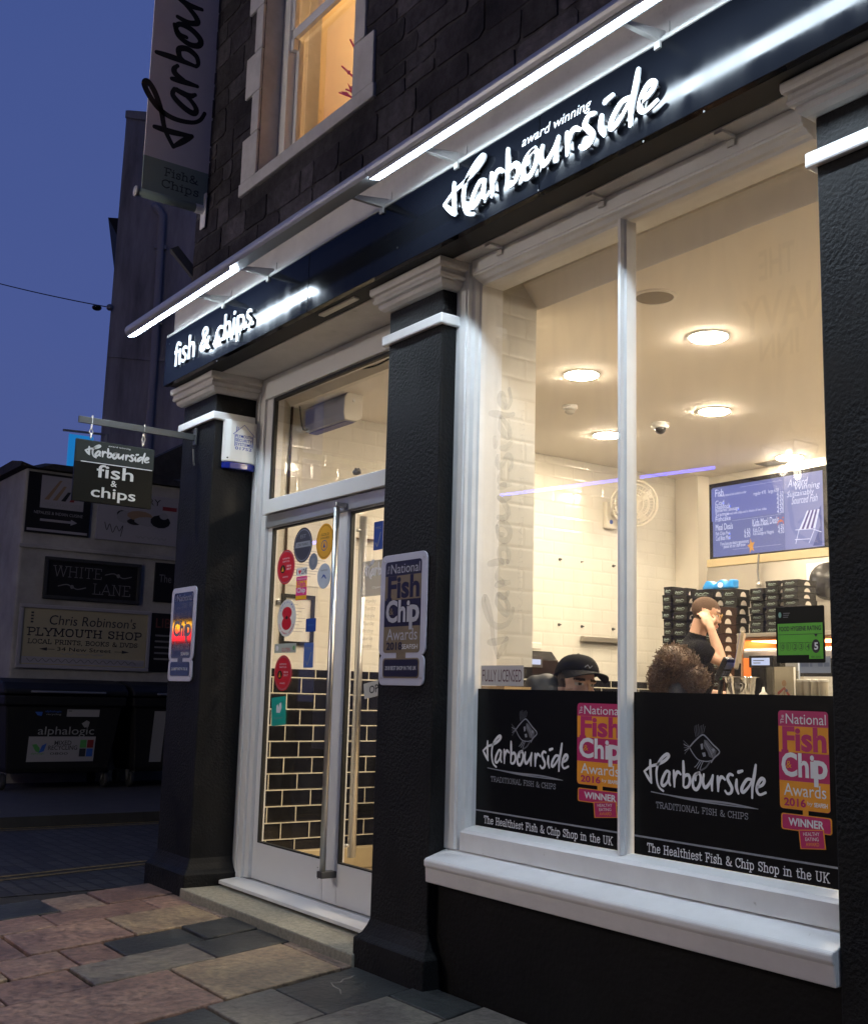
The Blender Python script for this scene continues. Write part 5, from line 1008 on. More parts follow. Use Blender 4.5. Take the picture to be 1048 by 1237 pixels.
for (u, v), wh in (((675.5, 675.7), 'upper left'), ((740, 683.7), 'upper right'), ((674.5, 754.5), 'lower left'), ((702, 756.7), 'lower middle'), ((739.5, 760), 'lower right'), ((701.5, 678.8), 'tiny upper middle')):
    q = px(u, v, FWX); t = thing('wall_stud', '%s dark screw stud on the cream tiled wall between pier and mullion' % wh, 'screw', q, 'studs on the tiled wall'); b = MB(); r = .006 if 'tiny' in wh else .013; b.lathe([(r, 0), (r*.9, .012), (r*.45, .014), (r*.45, .03), (.001, .031)], q, BRKT, axis=(1, 0, 0), n=12); b.build('bolt', t)
PAPER = mat('white_paper', (.70, .68, .62), .7)
def wallcard(name, label, cat, u0, v0, u1, v1, m, draw=None, frame=None, thick=.012, xx=FWX):
    a, c = px(u0, v0, xx), px(u1, v1, xx); y0, y1 = min(a[1], c[1]), max(a[1], c[1]); z0, z1 = min(a[2], c[2]), max(a[2], c[2]); t = thing(name, label, cat, (xx, (y0+y1)/2, z0)); f = FX(xx, y0, z0); w, h = y1-y0, z1-z0
    b = MB(); b.plate(f, 0, w, 0, h, 0, thick*.6, m); b.build('sheet', t)
    if frame:
        b = MB(); k = .028
        b.plate(f, -k, w+k, -k, 0, 0, thick*1.8, frame); b.plate(f, -k, w+k, h, h+k, 0, thick*1.8, frame); b.plate(f, -k, 0, 0, h, 0, thick*1.8, frame); b.plate(f, w, w+k, 0, h, 0, thick*1.8, frame); b.build('frame', t)
    if draw: b = MB(); draw(b, f, w, h, thick*.6); b.build('print', t)
    return t
def lines(n, m=VGREY):
    def d(b, f, w, h, e):
        for i in range(n): b.plate(f, .12*w, (.5+.38*((i*37) % 10)/10)*w, h*(.85-.7*i/n), h*(.85-.7*i/n)+.012*h, e, e+.0006, m)
    return d
wallcard('noticeboard', 'wide white notice sheet on the tiled wall behind the door stickers', 'notice', 347, 652, 402, 711, PAPER, lines(11))
wallcard('framed_certificate', 'black framed certificate on the tiled wall seen through the door', 'picture frame', 344, 722, 373, 776, PAPER, lines(9), BEZ)
wallcard('call_point', 'small red fire call point on the black tiles behind the right door', 'fire alarm', 415, 807, 419, 821, RED, lambda b, f, w, h, e: b.plate(f, .2*w, .8*w, .25*h, .65*h, e, e+.003, VWHITE), thick=.05)
wallcard('door_controller', 'small dark keypad on the tiled wall behind the left edge of the door', 'keypad', 333.5, 725, 338, 731, BRKT, lambda b, f, w, h, e: b.plate(f, .2*w, .8*w, .6*h, .85*h, e, e+.002, VGREY), thick=.03)
wallcard('wall_shelf', 'thin brown shelf high on the tiled wall behind the right door', 'shelf', 424, 650, 452, 653.5, mat('brown_shelf', (.30, .22, .14), .6), lambda b, f, w, h, e: b.plate(f, .05*w, .1*w, -h, -.02, 0, .05, BRKT), thick=.12)
# air curtain over the door
ay = .66; l_, r2 = py(371, 480, ay), py(417.5, 472, ay); zb = py(417.5, 506.5, ay)[2]; zt = py(417.5, 471, ay)[2]
t = thing('air_curtain', 'grey air curtain heater hung above the entrance door', 'air heater', ((l_[0]+r2[0])/2, ay, zb)); AC = mat('grey_heater_casing', (.33, .33, .36), .4, .2); ACW = mat('cream_heater_end', (.60, .57, .50), .45)
b = MB(); prof = [(ay, zb), (ay-.01, zb+.05), (ay-.005, zt-.05), (ay+.03, zt), (ay+.13, zt), (ay+.13, zb+.03), (ay+.10, zb)]; b.extr(prof, (l_[0], 0, 0), (r2[0], 0, 0), (0, 1, 0), (0, 0, 1), AC); b.build('casing', t, bevel=.006)
for x in (l_[0]-.016, r2[0]+.0005):
    b = MB(); b.extr([(p+(.006 if p > ay+.1 else -.006), q) for p, q in prof], (x, 0, 0), (x+.0155, 0, 0), (0, 1, 0), (0, 0, 1), ACW); b.build('end_cap', t, bevel=.004)
b = MB(); b.box(l_[0]+.02, r2[0]-.02, ay+.02, ay+.09, zb-.006, zb-.0005, mat('blue_grille', (.05, .05, .2), .4)); b.build('outlet_grille', t); b = MB()
for x in (l_[0]+.1, r2[0]-.1): b.box(x-.02, x+.02, ay+.04, ay+.10, zt+.0005, 3.634, ACW)
b.build('hanger', t); b = MB(); b.disc(FX(r2[0]+.0165, ay+.06, zt-.07), 0, 0, .012, .012, 0, .004, STEEL, 10); b.build('bolt', t)
q = px(354, 489, FWX+.02); q2 = px(347.5, 604, FWX+.02); yv = q[1]
t = thing('cable_run', 'dark cable dropping down the tiled wall beside the air heater', 'cable', (FWX+.01, yv, q2[2])); b = MB(); b.tube([(FWX+.012, yv, q[2]), (FWX+.012, yv, 2.0)], .010, mat('brown_cable', (.06, .035, .02), .6), 8); b.build('conduit', t)
b = MB(); b.tube(spline([(FWX+.012, yv, q[2]-.01), (FWX+.05, yv+.03, q[2]+.02), (FWX+.12, yv+.04, q[2]-.2), (l_[0]-.017, ay+.08, zb+.08)], 5), .006, BRKT, 6); b.build('flex', t)
t = thing('door_cables', 'black cables looped along the top of the glass over the door', 'cable', (-5.9, .44, 3.42)); b = MB(); q = lambda u, v: py(u, v, .455)
b.tube(spline([q(332, 483), q(390, 458), q(430, 441.5), q(474, 423)], 5), .010, BEZ, 6); b.tube(spline([q(425, 446), q(445, 444), q(458, 440), q(474, 431)], 5), .007, BEZ, 6); b.build('cable', t)
q = py(435, 568.5, .5); t = thing('door_sensor', 'small dark door sensor inside the glass over the door', 'sensor', q); b = MB(); b.lathe([(.02, 0), (.022, .03), (.012, .05)], q, BRKT, axis=(-.6, -.6, -.3), n=14); b.tube([q, (q[0]+.04, .439, q[2]-.0)], .006, BRKT, 6); b.build('body', t)
# counter and the things standing on it
CZ = 1.352; CY0, CY1 = 1.78, 2.34
t = thing('serving_counter', 'serving counter running across the shop in front of the man', 'counter', (-2.5, 2.0, .1)); b = MB(); b.box(-5.05, 1.2, CY0+.04, CY1, .1, CZ-.041, BLACKS); b.build('front_panel', t); b = MB(); b.box(-5.10, 1.2, CY0, CY1, CZ-.04, CZ, SST); b.build('worktop', t, bevel=.004)
def at(u, Y): return py(u, 838, Y)[0]
x = at(895, 2.0); t = thing('mixing_bowl', 'shiny steel bowl standing on the counter', 'bowl', (x, 1.62, CZ)); b = MB(); zr = py(895, 816, 1.62)[2]; rr = .098; hh = zr-CZ
b.lathe([(.045, 0), (.062, .006), (rr*.86, hh*.4), (rr*.97, hh*.75), (rr, hh), (rr+.007, hh+.002), (rr+.004, hh-.004), (rr*.94, hh*.75), (rr*.83, hh*.4), (.055, .012), (.001, .010)], (x, 2.0, CZ+.0005), mat('polished_steel', (.62, .60, .56), .1, 1.0), n=32); b.build('bowl', t, smooth='fix')
# card machine
def slanted(name, label, cat, u0, v0, u1, v1, Y, wdt, thick, m, extra=None):
    a, c = py(u0, v0, Y), py(u1, v1, Y); t = thing(name, label, cat, (c[0], Y, CZ)); up = a-c; L_ = np.linalg.norm(up); up /= L_; sd = v3((0, 1, 0)) if name != 'till_screen' else v3((-.60, .80, 0)); n_ = np.cross(up, sd); b = MB(); b.obox((a+c)/2, up*L_/2, sd*wdt/2, n_*thick/2, m); b.build('body', t, bevel=.006); return t, a, c, up, sd, n_
t, a, c, up, sd, n_ = slanted('card_machine', 'black card payment machine on its stand beside the bowl', 'card machine', 881, 795, 869, 822, 2.08, .085, .035, BEZ)
b = MB(); b.obox(a*.72+c*.28-n_*.019, up*.022, sd*.032, n_*.001, mat('lit_grey_screen', (.28, .30, .32), .3)); b.build('screen', t); b = MB()
for i in range(4):
    for j in range(3): b.obox(a*(.45-.1*i)+c*(.55+.1*i)-n_*.0185+sd*(.022*(j-1)), up*.005, sd*.008, n_*.0015, (VGREY, mat('key_green', (.05, .3, .1), .4), RED, YELP)[(i*3+j) % 4 if i == 3 else 0])
b.build('keypad', t); b = MB(); b.box(c[0]-.06, c[0]+.05, 2.04, 2.12, CZ, CZ+.03, BEZ); b.tube([(c[0]-.005, 2.08, CZ+.03), (c[0]+.012, 2.08, c[2]+.02)], .016, BEZ, 8); b.build('stand', t, bevel=.004)
t, a, c, up, sd, n_ = slanted('till_screen', 'slanted till screen with pale edge on the counter, leaning away from the man', 'till', 897.5, 764, 889, 809, 2.14, .26, .022, mat('beige_plastic_edge', (.48, .40, .29), .5))
b = MB(); b.obox((a+c)/2+n_*.0125, up*.105, sd*.12, n_*.001, SCRD); b.build('screen', t); b = MB(); b.box(c[0]-.07, c[0]+.07, 2.06, 2.22, CZ, CZ+.018, BEZ); b.tube([(c[0], 2.14, CZ+.018), c+up*.04], .02, BEZ, 8); b.build('stand', t, bevel=.003)
# cash display unit
q0, q1 = py(903.5, 792, 2.12), py(933, 806.5, 2.12)
t = thing('counter_scale', 'dark counter unit with small lit white display under a steel top', 'counter display', ((q0[0]+q1[0])/2, 2.12, CZ)); b = MB(); b.box(q0[0], q1[0], 2.12, 2.16, q1[2], q0[2], BEZ); b.box((q0[0]+q1[0])/2-.015, (q0[0]+q1[0])/2+.015, 2.125, 2.155, CZ, q1[2]-.0005, BEZ); b.build('housing', t, bevel=.004)
b = MB(); fq = FR(q0[0], 2.1195, q1[2]); w, h = q1[0]-q0[0], q0[2]-q1[2]; b.plate(fq, .13*w, .87*w, .2*h, .8*h, 0, .001, emis('display_white', (.55, .62, .85), 1.0)); b.build('display', t)
b = MB()
for i in range(2): b.plate(fq, .2*w, (.65-.15*i)*w, (.55-.2*i)*h, (.62-.2*i)*h, .001, .0016, VDIM)
b.build('readout', t)
q0, q1 = py(897, 783, 2.72), py(962, 790, 2.72); t = thing('hot_food_scuttle', 'long steel hot food unit with rounded bright top behind the counter', 'hot food unit', ((q0[0]+q1[0])/2, 2.9, .1)); b = MB(); r = .035; prof = [(2.72+r-r*math.cos(a), q0[2]-r+r*math.sin(a)) for a in np.linspace(0, math.pi/2, 7)]+[(3.2, q0[2]), (3.2, q0[2]-.05), (2.72, q0[2]-.065)]
b.extr(prof, (q0[0], 0, 0), (q1[0]+.9, 0, 0), (0, 1, 0), (0, 0, 1), mat('bright_steel', (.70, .68, .64), .3, .8)); b.build('top', t, smooth=False); b = MB(); b.box(q0[0]+.03, q1[0]+.87, 2.76, 3.18, .1, q0[2]-.07, BLACKS); b.build('body', t)
# leaflet holders
ACRY = glass('clear_acrylic', (.86, .84, .78), 1.45)
def leaflets(u0, v0, u1, Y, label, m, draw):
    a = py(u0, v0, Y); c = py(u1, v0, Y); w = c[0]-a[0]; h = a[2]-CZ; t = thing('leaflet_holder', label, 'leaflet holder', ((a[0]+c[0])/2, Y, CZ), 'leaflet holders on the counter'); b = MB(); b.box(a[0], c[0], Y, Y+.004, CZ, CZ+h, ACRY); b.box(a[0], c[0], Y+.05, Y+.054, CZ, CZ+h*.9, ACRY); b.box(a[0], c[0], Y+.0045, Y+.0495, CZ, CZ+.004, ACRY); b.build('holder', t)
    b = MB(); f_ = FR(a[0]+.25*w, Y+.012, CZ+.006); b.plate(f_, 0, .72*w, 0, h*.96, -.016, 0, m); draw(b, f_, .72*w, h*.96); b.build('leaflets', t)
leaflets(925, 805, 957, 1.84, 'clear leaflet holder with pale leaflets showing a small red figure', PAPER, lambda b, f, w, h: (b.disc(f, .5*w, .6*h, .12*w, .08*h, 0, .001, mat('print_skin', (.55, .32, .2), .6), 12), b.ribbon(f, [(.2*w, .35*h), (.5*w, .48*h), (.75*w, .3*h)], .12*w, .001, RED), b.ribbon(f, [(.3*w, .2*h), (.5*w, .4*h), (.55*w, .12*h)], .1*w, .0012, mat('print_skin', (.55, .32, .2), .6)), b.disc(f, .62*w, .42*h, .06*w, .04*h, .001, .0016, BLU, 10)))
leaflets(941, 798, 962, 1.96, 'pale blue leaflet holder behind the one with the red figure', mat('pale_blue_paper', (.45, .52, .66), .6), lambda b, f, w, h: (b.plate(f, .1*w, .8*w, .75*h, .78*h, 0, .001, BLU), b.plate(f, .1*w, .6*w, .6*h, .63*h, 0, .001, VGREY)))
TUB = mat('cream_tub', (.60, .55, .43), .5)
for i, u in enumerate((967, 976, 985, 994)):
    x = at(u, 1.90); t = thing('cream_tub', ('leftmost', 'second', 'third', 'rightmost')[i]+' tall cream tub in the row under the grey window notice', 'tub', (x, 1.90, CZ), 'cream tubs on the counter'); b = MB(); b.lathe([(.022, 0), (.026, .14), (.027, .145), (.024, .145), (.02, .01)], (x, 1.90, CZ+.0005), TUB, n=16); b.build('tub', t, smooth='fix'); b = MB(); b.lathe([(.0295, .146), (.0295, .158), (.01, .16)], (x, 1.90, CZ+.0005), mat('pale_lid', (.66, .64, .58), .5), n=16); b.build('lid', t)
x = at(921.5, 1.88); t = thing('sauce_bottle', 'small pale squeeze bottle beside the bowl', 'bottle', (x, 1.88, CZ)); b = MB(); b.lathe([(.022, 0), (.024, .01), (.024, .075), (.010, .09), (.005, .115)], (x, 1.88, CZ+.0005), PAPER, n=16); b.build('body', t, smooth='fix')
q = py(975, 775, 2.16); t = thing('paper_stack', 'stack of white wrapping paper on the counter unit at the right', 'paper', (q[0], 2.16, CZ)); b = MB()
for i in range(6): b.box(q[0]-.13+.004*(i % 3), q[0]+.30-.003*(i % 2), 2.10, 2.26, CZ+.001+.03*i, CZ+.030+.03*i, PAPER)
b.build('sheets', t)
# side till on the left
q = px(655, 797, -6.2); t = thing('side_counter', 'low side counter along the tiled wall holding the till printer', 'counter', (-6.4, q[1], .1)); b = MB(); b.box(-7.26, -5.9, q[1]-.35, q[1]+.35, .1, 1.42, BLACKS); b.build('base', t, bevel=.005)
q0, q1 = px(637, 792, -6.2), px(674, 812, -6.2); t = thing('till_printer', 'black till machine with small lit screen beside the cap', 'till', (-6.2, q[1], 1.42)); b = MB(); b.box(-6.45, -6.2, q0[1], q1[1], 1.4205, q0[2]-.02, BEZ); b.extr([(-6.45, q0[2]-.019), (-6.2, q0[2]-.019), (-6.26, q0[2]+.04), (-6.45, q0[2]+.05)], (0, q0[1]+.02, 0), (0, q1[1]-.01, 0), (1, 0, 0), (0, 0, 1), BEZ); b.build('body', t, bevel=.006)
s0, s1 = px(639, 796, -6.195), px(652, 803, -6.195); b = MB(); b.box(-6.199, -6.19, s0[1]-.02, s1[1]+.02, s1[2]-.02, s0[2]+.02, BRKT); b.box(-6.1895, -6.188, s0[1], s1[1], s1[2], s0[2], emis('till_screen_glow', (.62, .68, .9), 1.0)); b.build('screen', t)
s0, s1 = px(641, 786, -6.25), px(654, 791, -6.25); b = MB(); b.box(-6.36, -6.25, s0[1], s1[1], q0[2]+.052, q0[2]+.10, PAPER); b.build('receipt_roll', t, bevel=.005)
# ================================================================== people
HX_ = v3((ROT[0, 0], ROT[1, 0], 0)); HX_ /= np.linalg.norm(HX_)        # to the right, seen from the street
TC_ = np.cross(HX_, v3((0, 0, 1)));                                     # towards the street
if TC_[1] > 0: TC_ = -TC_
UP = v3((0, 0, 1))
def cap_(b, p, q, r0, r1, m):
    p, q = v3(p), v3(q); d = q-p; L_ = np.linalg.norm(d)
    b.tube([p, q], [r0, r1], m, 14); b.ell(p, r0, m, 8); b.ell(q, r1, m, 8)
def limb(b, pts, rs, m):
    for i in range(len(pts)-1): cap_(b, pts[i], pts[i+1], rs[i], rs[i+1], m)
def fuse(name, b, parent, voxel, mats, matfn, smooth=3):
    """melt overlapping volumes into one continuous skin, then give each face its material by place"""
    me = bpy.data.meshes.new('tmp'); me.from_pydata(b.v, [], b.f); o = bpy.data.objects.new('tmp', me); COL.objects.link(o)
    r = o.modifiers.new('r', 'REMESH'); r.mode = 'VOXEL'; r.voxel_size = voxel
    s = o.modifiers.new('s', 'SMOOTH'); s.factor = .5; s.iterations = smooth
    dg = bpy.context.evaluated_depsgraph_get(); dg.update(); m2 = bpy.data.meshes.new_from_object(o.evaluated_get(dg)); bpy.data.objects.remove(o)
    m2.name = name; m2.materials.clear()
    for m in mats: m2.materials.append(m)
    for p in m2.polygons: p.material_index = matfn(v3(p.center)); p.use_smooth = True
    o = bpy.data.objects.new(name, m2); COL.objects.link(o)
    if parent is not None: o.parent = parent; o.matrix_parent_inverse = parent.matrix_world.inverted()
    return o
SKIN = mat('skin', (.60, .36, .25), .5, var=.06, vscale=12); SKIN2 = mat('pale_skin', (.76, .50, .38), .5, var=.06, vscale=12); LIP = mat('lips', (.42, .15, .11), .45); EYEW = mat('eye_white', (.62, .60, .57), .3); EYED = mat('eye_iris', (.03, .025, .02), .2); BROW = mat('brown_brow', (.07, .04, .025), .8); STUB = mat('cropped_brown_hair', (.085, .048, .027), .9, var=.25, vscale=90); NAIL = mat('nail', (.62, .38, .30), .35)
class Head:
    def __init__(s, c, fwd, up=UP, k=1.0):
        s.c = v3(c); s.f = v3(fwd)/np.linalg.norm(fwd); u = v3(up)-s.f*np.dot(up, s.f); s.u = u/np.linalg.norm(u); s.s = np.cross(s.f, s.u); s.k = k
    def P(s, f, l, u): return s.c+(s.f*f+s.s*l+s.u*u)*s.k
    def L(s, p): d = (p-s.c)/s.k; return np.array([d@s.f, d@s.s, d@s.u])
    def rot(s): return np.stack([s.f, s.s, s.u], 1)
    def build(s, b, m):
        k = s.k; R = s.rot(); E = lambda f, l, u, a, w, h, n=12: b.ell(s.P(f, l, u), (a*k, w*k, h*k), m, n, rot=R)
        E(-.012, 0, .035, .098, .076, .086); E(.012, 0, -.02, .078, .066, .092); E(.045, 0, -.075, .042, .045, .036)      # skull, face, jaw
        E(.068, 0, .028, .022, .058, .018); E(.062, .034, -.028, .026, .026, .024); E(.062, -.034, -.028, .026, .026, .024)  # brow, cheeks
        b.tube([s.P(.078, 0, .018), s.P(.092, 0, -.008), s.P(.099, 0, -.022)], [.008*k, .009*k, .011*k], m, 10); E(.100, 0, -.025, .011, .011, .009, 8); E(.092, .011, -.029, .009, .008, .007, 8); E(.092, -.011, -.029, .009, .008, .007, 8)
        E(.086, 0, -.056, .014, .024, .007, 8); E(.083, 0, -.067, .014, .021, .008, 8); E(.078, 0, -.098, .018, .02, .016, 8)
        for l in (1, -1): E(-.008, l*.078, -.005, .020, .010, .033, 8); E(-.006, l*.082, .012, .016, .010, .014, 8)
    def face_mat(s, p, hair):
        f, l, u = s.L(p); a = abs(l)
        if hair(f, l, u): return 4
        if f > .05 and abs(a-.032) < .016 and abs(u-.010) < .0065: return 2 if abs(a-.031) > .006 else 3
        if f > .05 and abs(a-.034) < .021 and abs(u-.030) < .0055: return 5
        if f > .07 and a < .024 and -.072 < u < -.052: return 1
        return 0
def hand(b, palm, along, side, m, k=1.0, curl=.9, thumb=1):
    """palm block, four unequal curled fingers and a thumb from the side of the palm"""
    along = v3(along)/np.linalg.norm(along); side = v3(side)-along*np.dot(side, along); side /= np.linalg.norm(side); n = np.cross(along, side); R = np.stack([along, side, n], 1)
    b.ell(palm, (.048*k, .042*k, .017*k), m, 10, rot=R)
    for i, (o, L_) in enumerate(((-.030, .062), (-.010, .074), (.010, .070), (.029, .056))):
        p = v3(palm)+along*.040*k+side*o*k; d = along.copy(); rr = .0088*k
        for j, fr in enumerate((.42, .33, .25)):
            c_, s_ = math.cos(curl*(.35+.5*(j > 0))), math.sin(curl*(.35+.5*(j > 0))); d2 = d*c_+n*s_; n2 = n
            q = p+d2*L_*fr*k; cap_(b, p, q, rr, rr*.9, m); p = q; d = d2; rr *= .92
    p = v3(palm)-along*.015*k-side*thumb*.034*k; q = p+(along*.6-side*thumb*.7+n*.35)*.036*k; cap_(b, p, q, .011*k, .0095*k, m); cap_(b, q, q+(along*.9-side*thumb*.1+n*.35)*.030*k, .0095*k, .0085*k, m)
# ---- man behind the counter, in profile, hand at his ear
d0 = 7.5; man_c = pdp(852.5, 742.5, d0)
FLZ = .10
mn = thing('person', 'man with cropped hair, glasses and black T-shirt behind the counter, hand raised to his ear', 'person', (man_c[0], man_c[1], FLZ))
fw = HX_*.97+TC_*.12-UP*.26; H1 = Head(man_c, fw, UP, .97)
J = lambda u, v, dd=0.0: pdp(u, v, d0)+TC_*dd
b = MB(); H1.build(b, SKIN)
nb, cb = H1.P(-.025, 0, -.06), J(839, 779); limb(b, [nb, cb], [.050, .062], SKIN)
chest, waist, hip = cb-UP*.20-HX_*.015, cb-UP*.46-HX_*.03, cb-UP*.62-HX_*.03
tor = lambda bb, g: (bb.ell(cb-UP*.06, (.125+g, .19+g, .085+g), SKIN, 12, rot=np.stack([HX_, TC_, UP], 1)), bb.ell(chest, (.125+g, .175+g, .20+g), SKIN, 12, rot=np.stack([HX_, TC_, UP], 1)), bb.ell(waist, (.11+g, .155+g, .19+g), SKIN, 12, rot=np.stack([HX_, TC_, UP], 1)))
tor(b, 0); b.ell(hip, (.12, .17, .14), SKIN, 12, rot=np.stack([HX_, TC_, UP], 1))
sh_n, el_n, wr_n = cb-UP*.045+TC_*.175, J(861, 800, .22), J(851.5, 762, .16)
sh_f = cb-UP*.045-TC_*.175; el_f = sh_f-UP*.27+HX_*.05; wr_f = el_f+HX_*.24-UP*.02+TC_*.05
limb(b, [sh_n, el_n], [.050, .037], SKIN); limb(b, [el_n, el_n*.6+wr_n*.4, wr_n], [.036, .036, .025], SKIN); limb(b, [sh_f, el_f, wr_f], [.054, .043, .028], SKIN)
palm = J(848.5, 751.5, .125); hand(b, palm, (UP*.8-HX_*.25-TC_*.35), HX_, SKIN, 1.0, 1.1, -1); limb(b, [wr_n, palm], [.027, .024], SKIN); hand(b, wr_f+HX_*.07, HX_, TC_, SKIN, 1.0, .5, 1); limb(b, [wr_f, wr_f+HX_*.05], [.027, .022], SKIN)
for s_ in (1, -1):
    hp = hip-UP*.06+TC_*s_*.09; kn = v3((hp[0], hp[1], FLZ+.50))+HX_*.02; an = v3((hp[0], hp[1], FLZ+.08)); limb(b, [hp, kn, an], [.085, .058, .042], SKIN); limb(b, [an-UP*.02-HX_*.04, an+HX_*.15-UP*.045], [.042, .034], SKIN)
def hair1(f, l, u): return (u > .052 and f < .075) or (u > .078) or (f < -.03 and u > -.045 and abs(l) < .09 and not (abs(l) > .070 and u < .03)) or (f < .02 and u > .03)
fuse('body', b, mn, .0055, [SKIN, LIP, EYEW, EYED, STUB, BROW], lambda p: H1.face_mat(p, hair1) if np.linalg.norm(p-man_c) < .16 else 0)
TSH = mat('black_cotton', (.007, .007, .008), .95, bump=.2, bscale=40, spec=.1); JEAN = mat('dark_jeans', (.02, .022, .03), .85); APR = mat('dark_apron', (.015, .015, .017), .8)
b = MB(); tor(b, .012); limb(b, [cb-UP*.05+TC_*.06, sh_n, sh_n*.70+el_n*.30], [.085, .068, .060], SKIN); limb(b, [cb-UP*.05-TC_*.06, sh_f, sh_f*.45+el_f*.55], [.085, .070, .058], SKIN); limb(b, [nb*.3+cb*.7, cb], [.066, .085], SKIN)
fuse('t_shirt', b, mn, .011, [TSH], lambda p: 0, 4)
b = MB(); b.ell(hip-UP*.02, (.135, .182, .15), SKIN, 12, rot=np.stack([HX_, TC_, UP], 1))
for s_ in (1, -1):
    hp = hip-UP*.06+TC_*s_*.09; kn = v3((hp[0], hp[1], FLZ+.50))+HX_*.02; limb(b, [hp, kn, v3((hp[0], hp[1], FLZ+.10))], [.096, .074, .062], SKIN)
fuse('trousers', b, mn, .016, [JEAN], lambda p: 0, 4)
GOLDF = mat('thin_gold_frame', (.75, .52, .22), .25, .9)
b = MB()
for l in (1, -1):
    cc = H1.P(.098, l*.034, .008); b.tube([cc+(H1.s*.027*math.cos(a)+H1.u*.020*math.sin(a)) for a in np.linspace(0, 2*math.pi, 17)], .0022, GOLDF, 6, caps=False)
    b.tube([H1.P(.096, l*.062, .012), H1.P(.05, l*.080, .014), H1.P(-.01, l*.086, .012)], .0022, GOLDF, 6)
b.tube([H1.P(.10, -.008, .010), H1.P(.104, 0, .013), H1.P(.10, .008, .010)], .002, GOLDF, 6); b.build('glasses', mn)
# ---- child in a black cap, face just above the window graphic
kd = 5.55; kc = pdp(696, 829.5, kd)
ch = thing('person', 'young person in a black flat-brimmed cap peeping over the window graphic', 'person', (kc[0], kc[1], FLZ))
kf = TC_*.90+HX_*.42-UP*.02; H2 = Head(kc, kf, UP+HX_*.10, 1.10)
def body_simple(b, H, shw, hgt, c0, fd, m):
    s_ = np.cross(fd, UP); s_ /= np.linalg.norm(s_); nk = H.P(-.02, 0, -.07); sh = c0; limb(b, [nk, sh], [.05, .058], m); R = np.stack([fd, s_, UP], 1)
    b.ell(sh-UP*.05, (.09, shw, .075), m, 12, rot=R); b.ell(sh-UP*.2, (.10, shw*.88, .19), m, 12, rot=R); b.ell(sh-UP*.42, (.10, shw*.82, .17), m, 12, rot=R); hp_ = sh-UP*.55; b.ell(hp_, (.11, shw*.85, .12), m, 12, rot=R)
    for k in (1, -1):
        a0 = sh-UP*.04+s_*k*shw*.95; a1 = a0-UP*.24+s_*k*.02; a2 = a1-UP*.2+fd*.08; limb(b, [a0, a1, a2], [.046, .038, .026], m); hand(b, a2-UP*.06+fd*.02, -UP+fd*.3, s_, m, .92, .45, k)
        limb(b, [a2, a2-UP*.04], [.025, .022], m)
        h0 = hp_-UP*.05+s_*k*.075; kn = v3((h0[0], h0[1], FLZ+(h0[2]-FLZ)*.54)); an = v3((h0[0], h0[1], FLZ+.07)); limb(b, [h0, kn, an], [.078, .054, .04], m); limb(b, [an-UP*.015-fd*.03, an+fd*.13-UP*.035], [.038, .03], m)
    return nk, sh, s_, hp_
fd2 = v3((kf[0], kf[1], 0)); fd2 /= np.linalg.norm(fd2)
b = MB(); H2.build(b, SKIN2); nk, sh, s2, hp2 = body_simple(b, H2, .155, 1.4, kc-UP*.215-fd2*.03, fd2, SKIN2)
def hair2(f, l, u): return (u > .045 and f < .045) or (u > .066) or (f < -.02 and u > -.05) or (f < .015 and u > -.01 and abs(l) > .066)
DKH = mat('dark_brown_hair', (.045, .026, .016), .7, var=.3, vscale=80)
fuse('body', b, ch, .0050, [SKIN2, LIP, EYEW, EYED, DKH, BROW], lambda p: H2.face_mat(p, hair2) if np.linalg.norm(p-kc) < .17 else 0)
JKT = mat('dark_padded_jacket', (.020, .021, .024), .55, bump=.3, bscale=20)
b = MB(); R = np.stack([fd2, s2, UP], 1)
b.ell(sh-UP*.05, (.125, .19, .09), SKIN, 12, rot=R); b.ell(sh-UP*.2, (.13, .175, .2), SKIN, 12, rot=R); b.ell(sh-UP*.42, (.125, .16, .18), SKIN, 12, rot=R)
for k in (1, -1): a0 = sh-UP*.04+s2*k*.15; limb(b, [a0, a0-UP*.24+s2*k*.02, a0-UP*.42+s2*k*.02+fd2*.07], [.068, .058, .048], SKIN)
b.ell(pdp(646, 832, 5.62), (.06, .06, .07), SKIN, 10); b.ell(pdp(660, 829, 5.62), (.07, .07, .065), SKIN, 10); b.ell(pdp(660, 845, 5.6), (.11, .10, .09), SKIN, 10); b.ell(sh+UP*.02-fd2*.08, (.08, .13, .07), SKIN, 10, rot=R)
fuse('jacket', b, ch, .011, [JKT], lambda p: 0, 4)
b = MB(); b.ell(hp2, (.125, .15, .13), SKIN, 10, rot=R)
for k in (1, -1): h0 = hp2-UP*.05+s2*k*.075; limb(b, [h0, v3((h0[0], h0[1], FLZ+.1))], [.09, .06], SKIN)
fuse('trousers', b, ch, .016, [JEAN], lambda p: 0, 3)
CAPM = mat('black_cap_cloth', (.007, .007, .008), .9, spec=.15, bump=.25, bscale=120)
b = MB(); vs = []; fs = []; n, mrow = 28, 8; Rk = H2.rot()
for i in range(mrow+1):
    ph = math.pi/2*i/mrow
    for j in range(n):
        a = 2*math.pi*j/n; vs.append(H2.P(-.010+.110*math.cos(a)*math.cos(ph)**.75, .091*math.sin(a)*math.cos(ph)**.75, .052+.014*math.cos(a)*(1-i/8)+.088*math.sin(ph)))
for i in range(mrow):
    for j in range(n): k = (j+1) % n; fs.append((i*n+j, i*n+k, (i+1)*n+k, (i+1)*n+j))
b.add(vs, fs, CAPM); cp = b.build('cap', ch, smooth=True); so = cp.modifiers.new('t', 'SOLIDIFY'); so.thickness = .004
b = MB(); vs = []; fs = []; n = 17
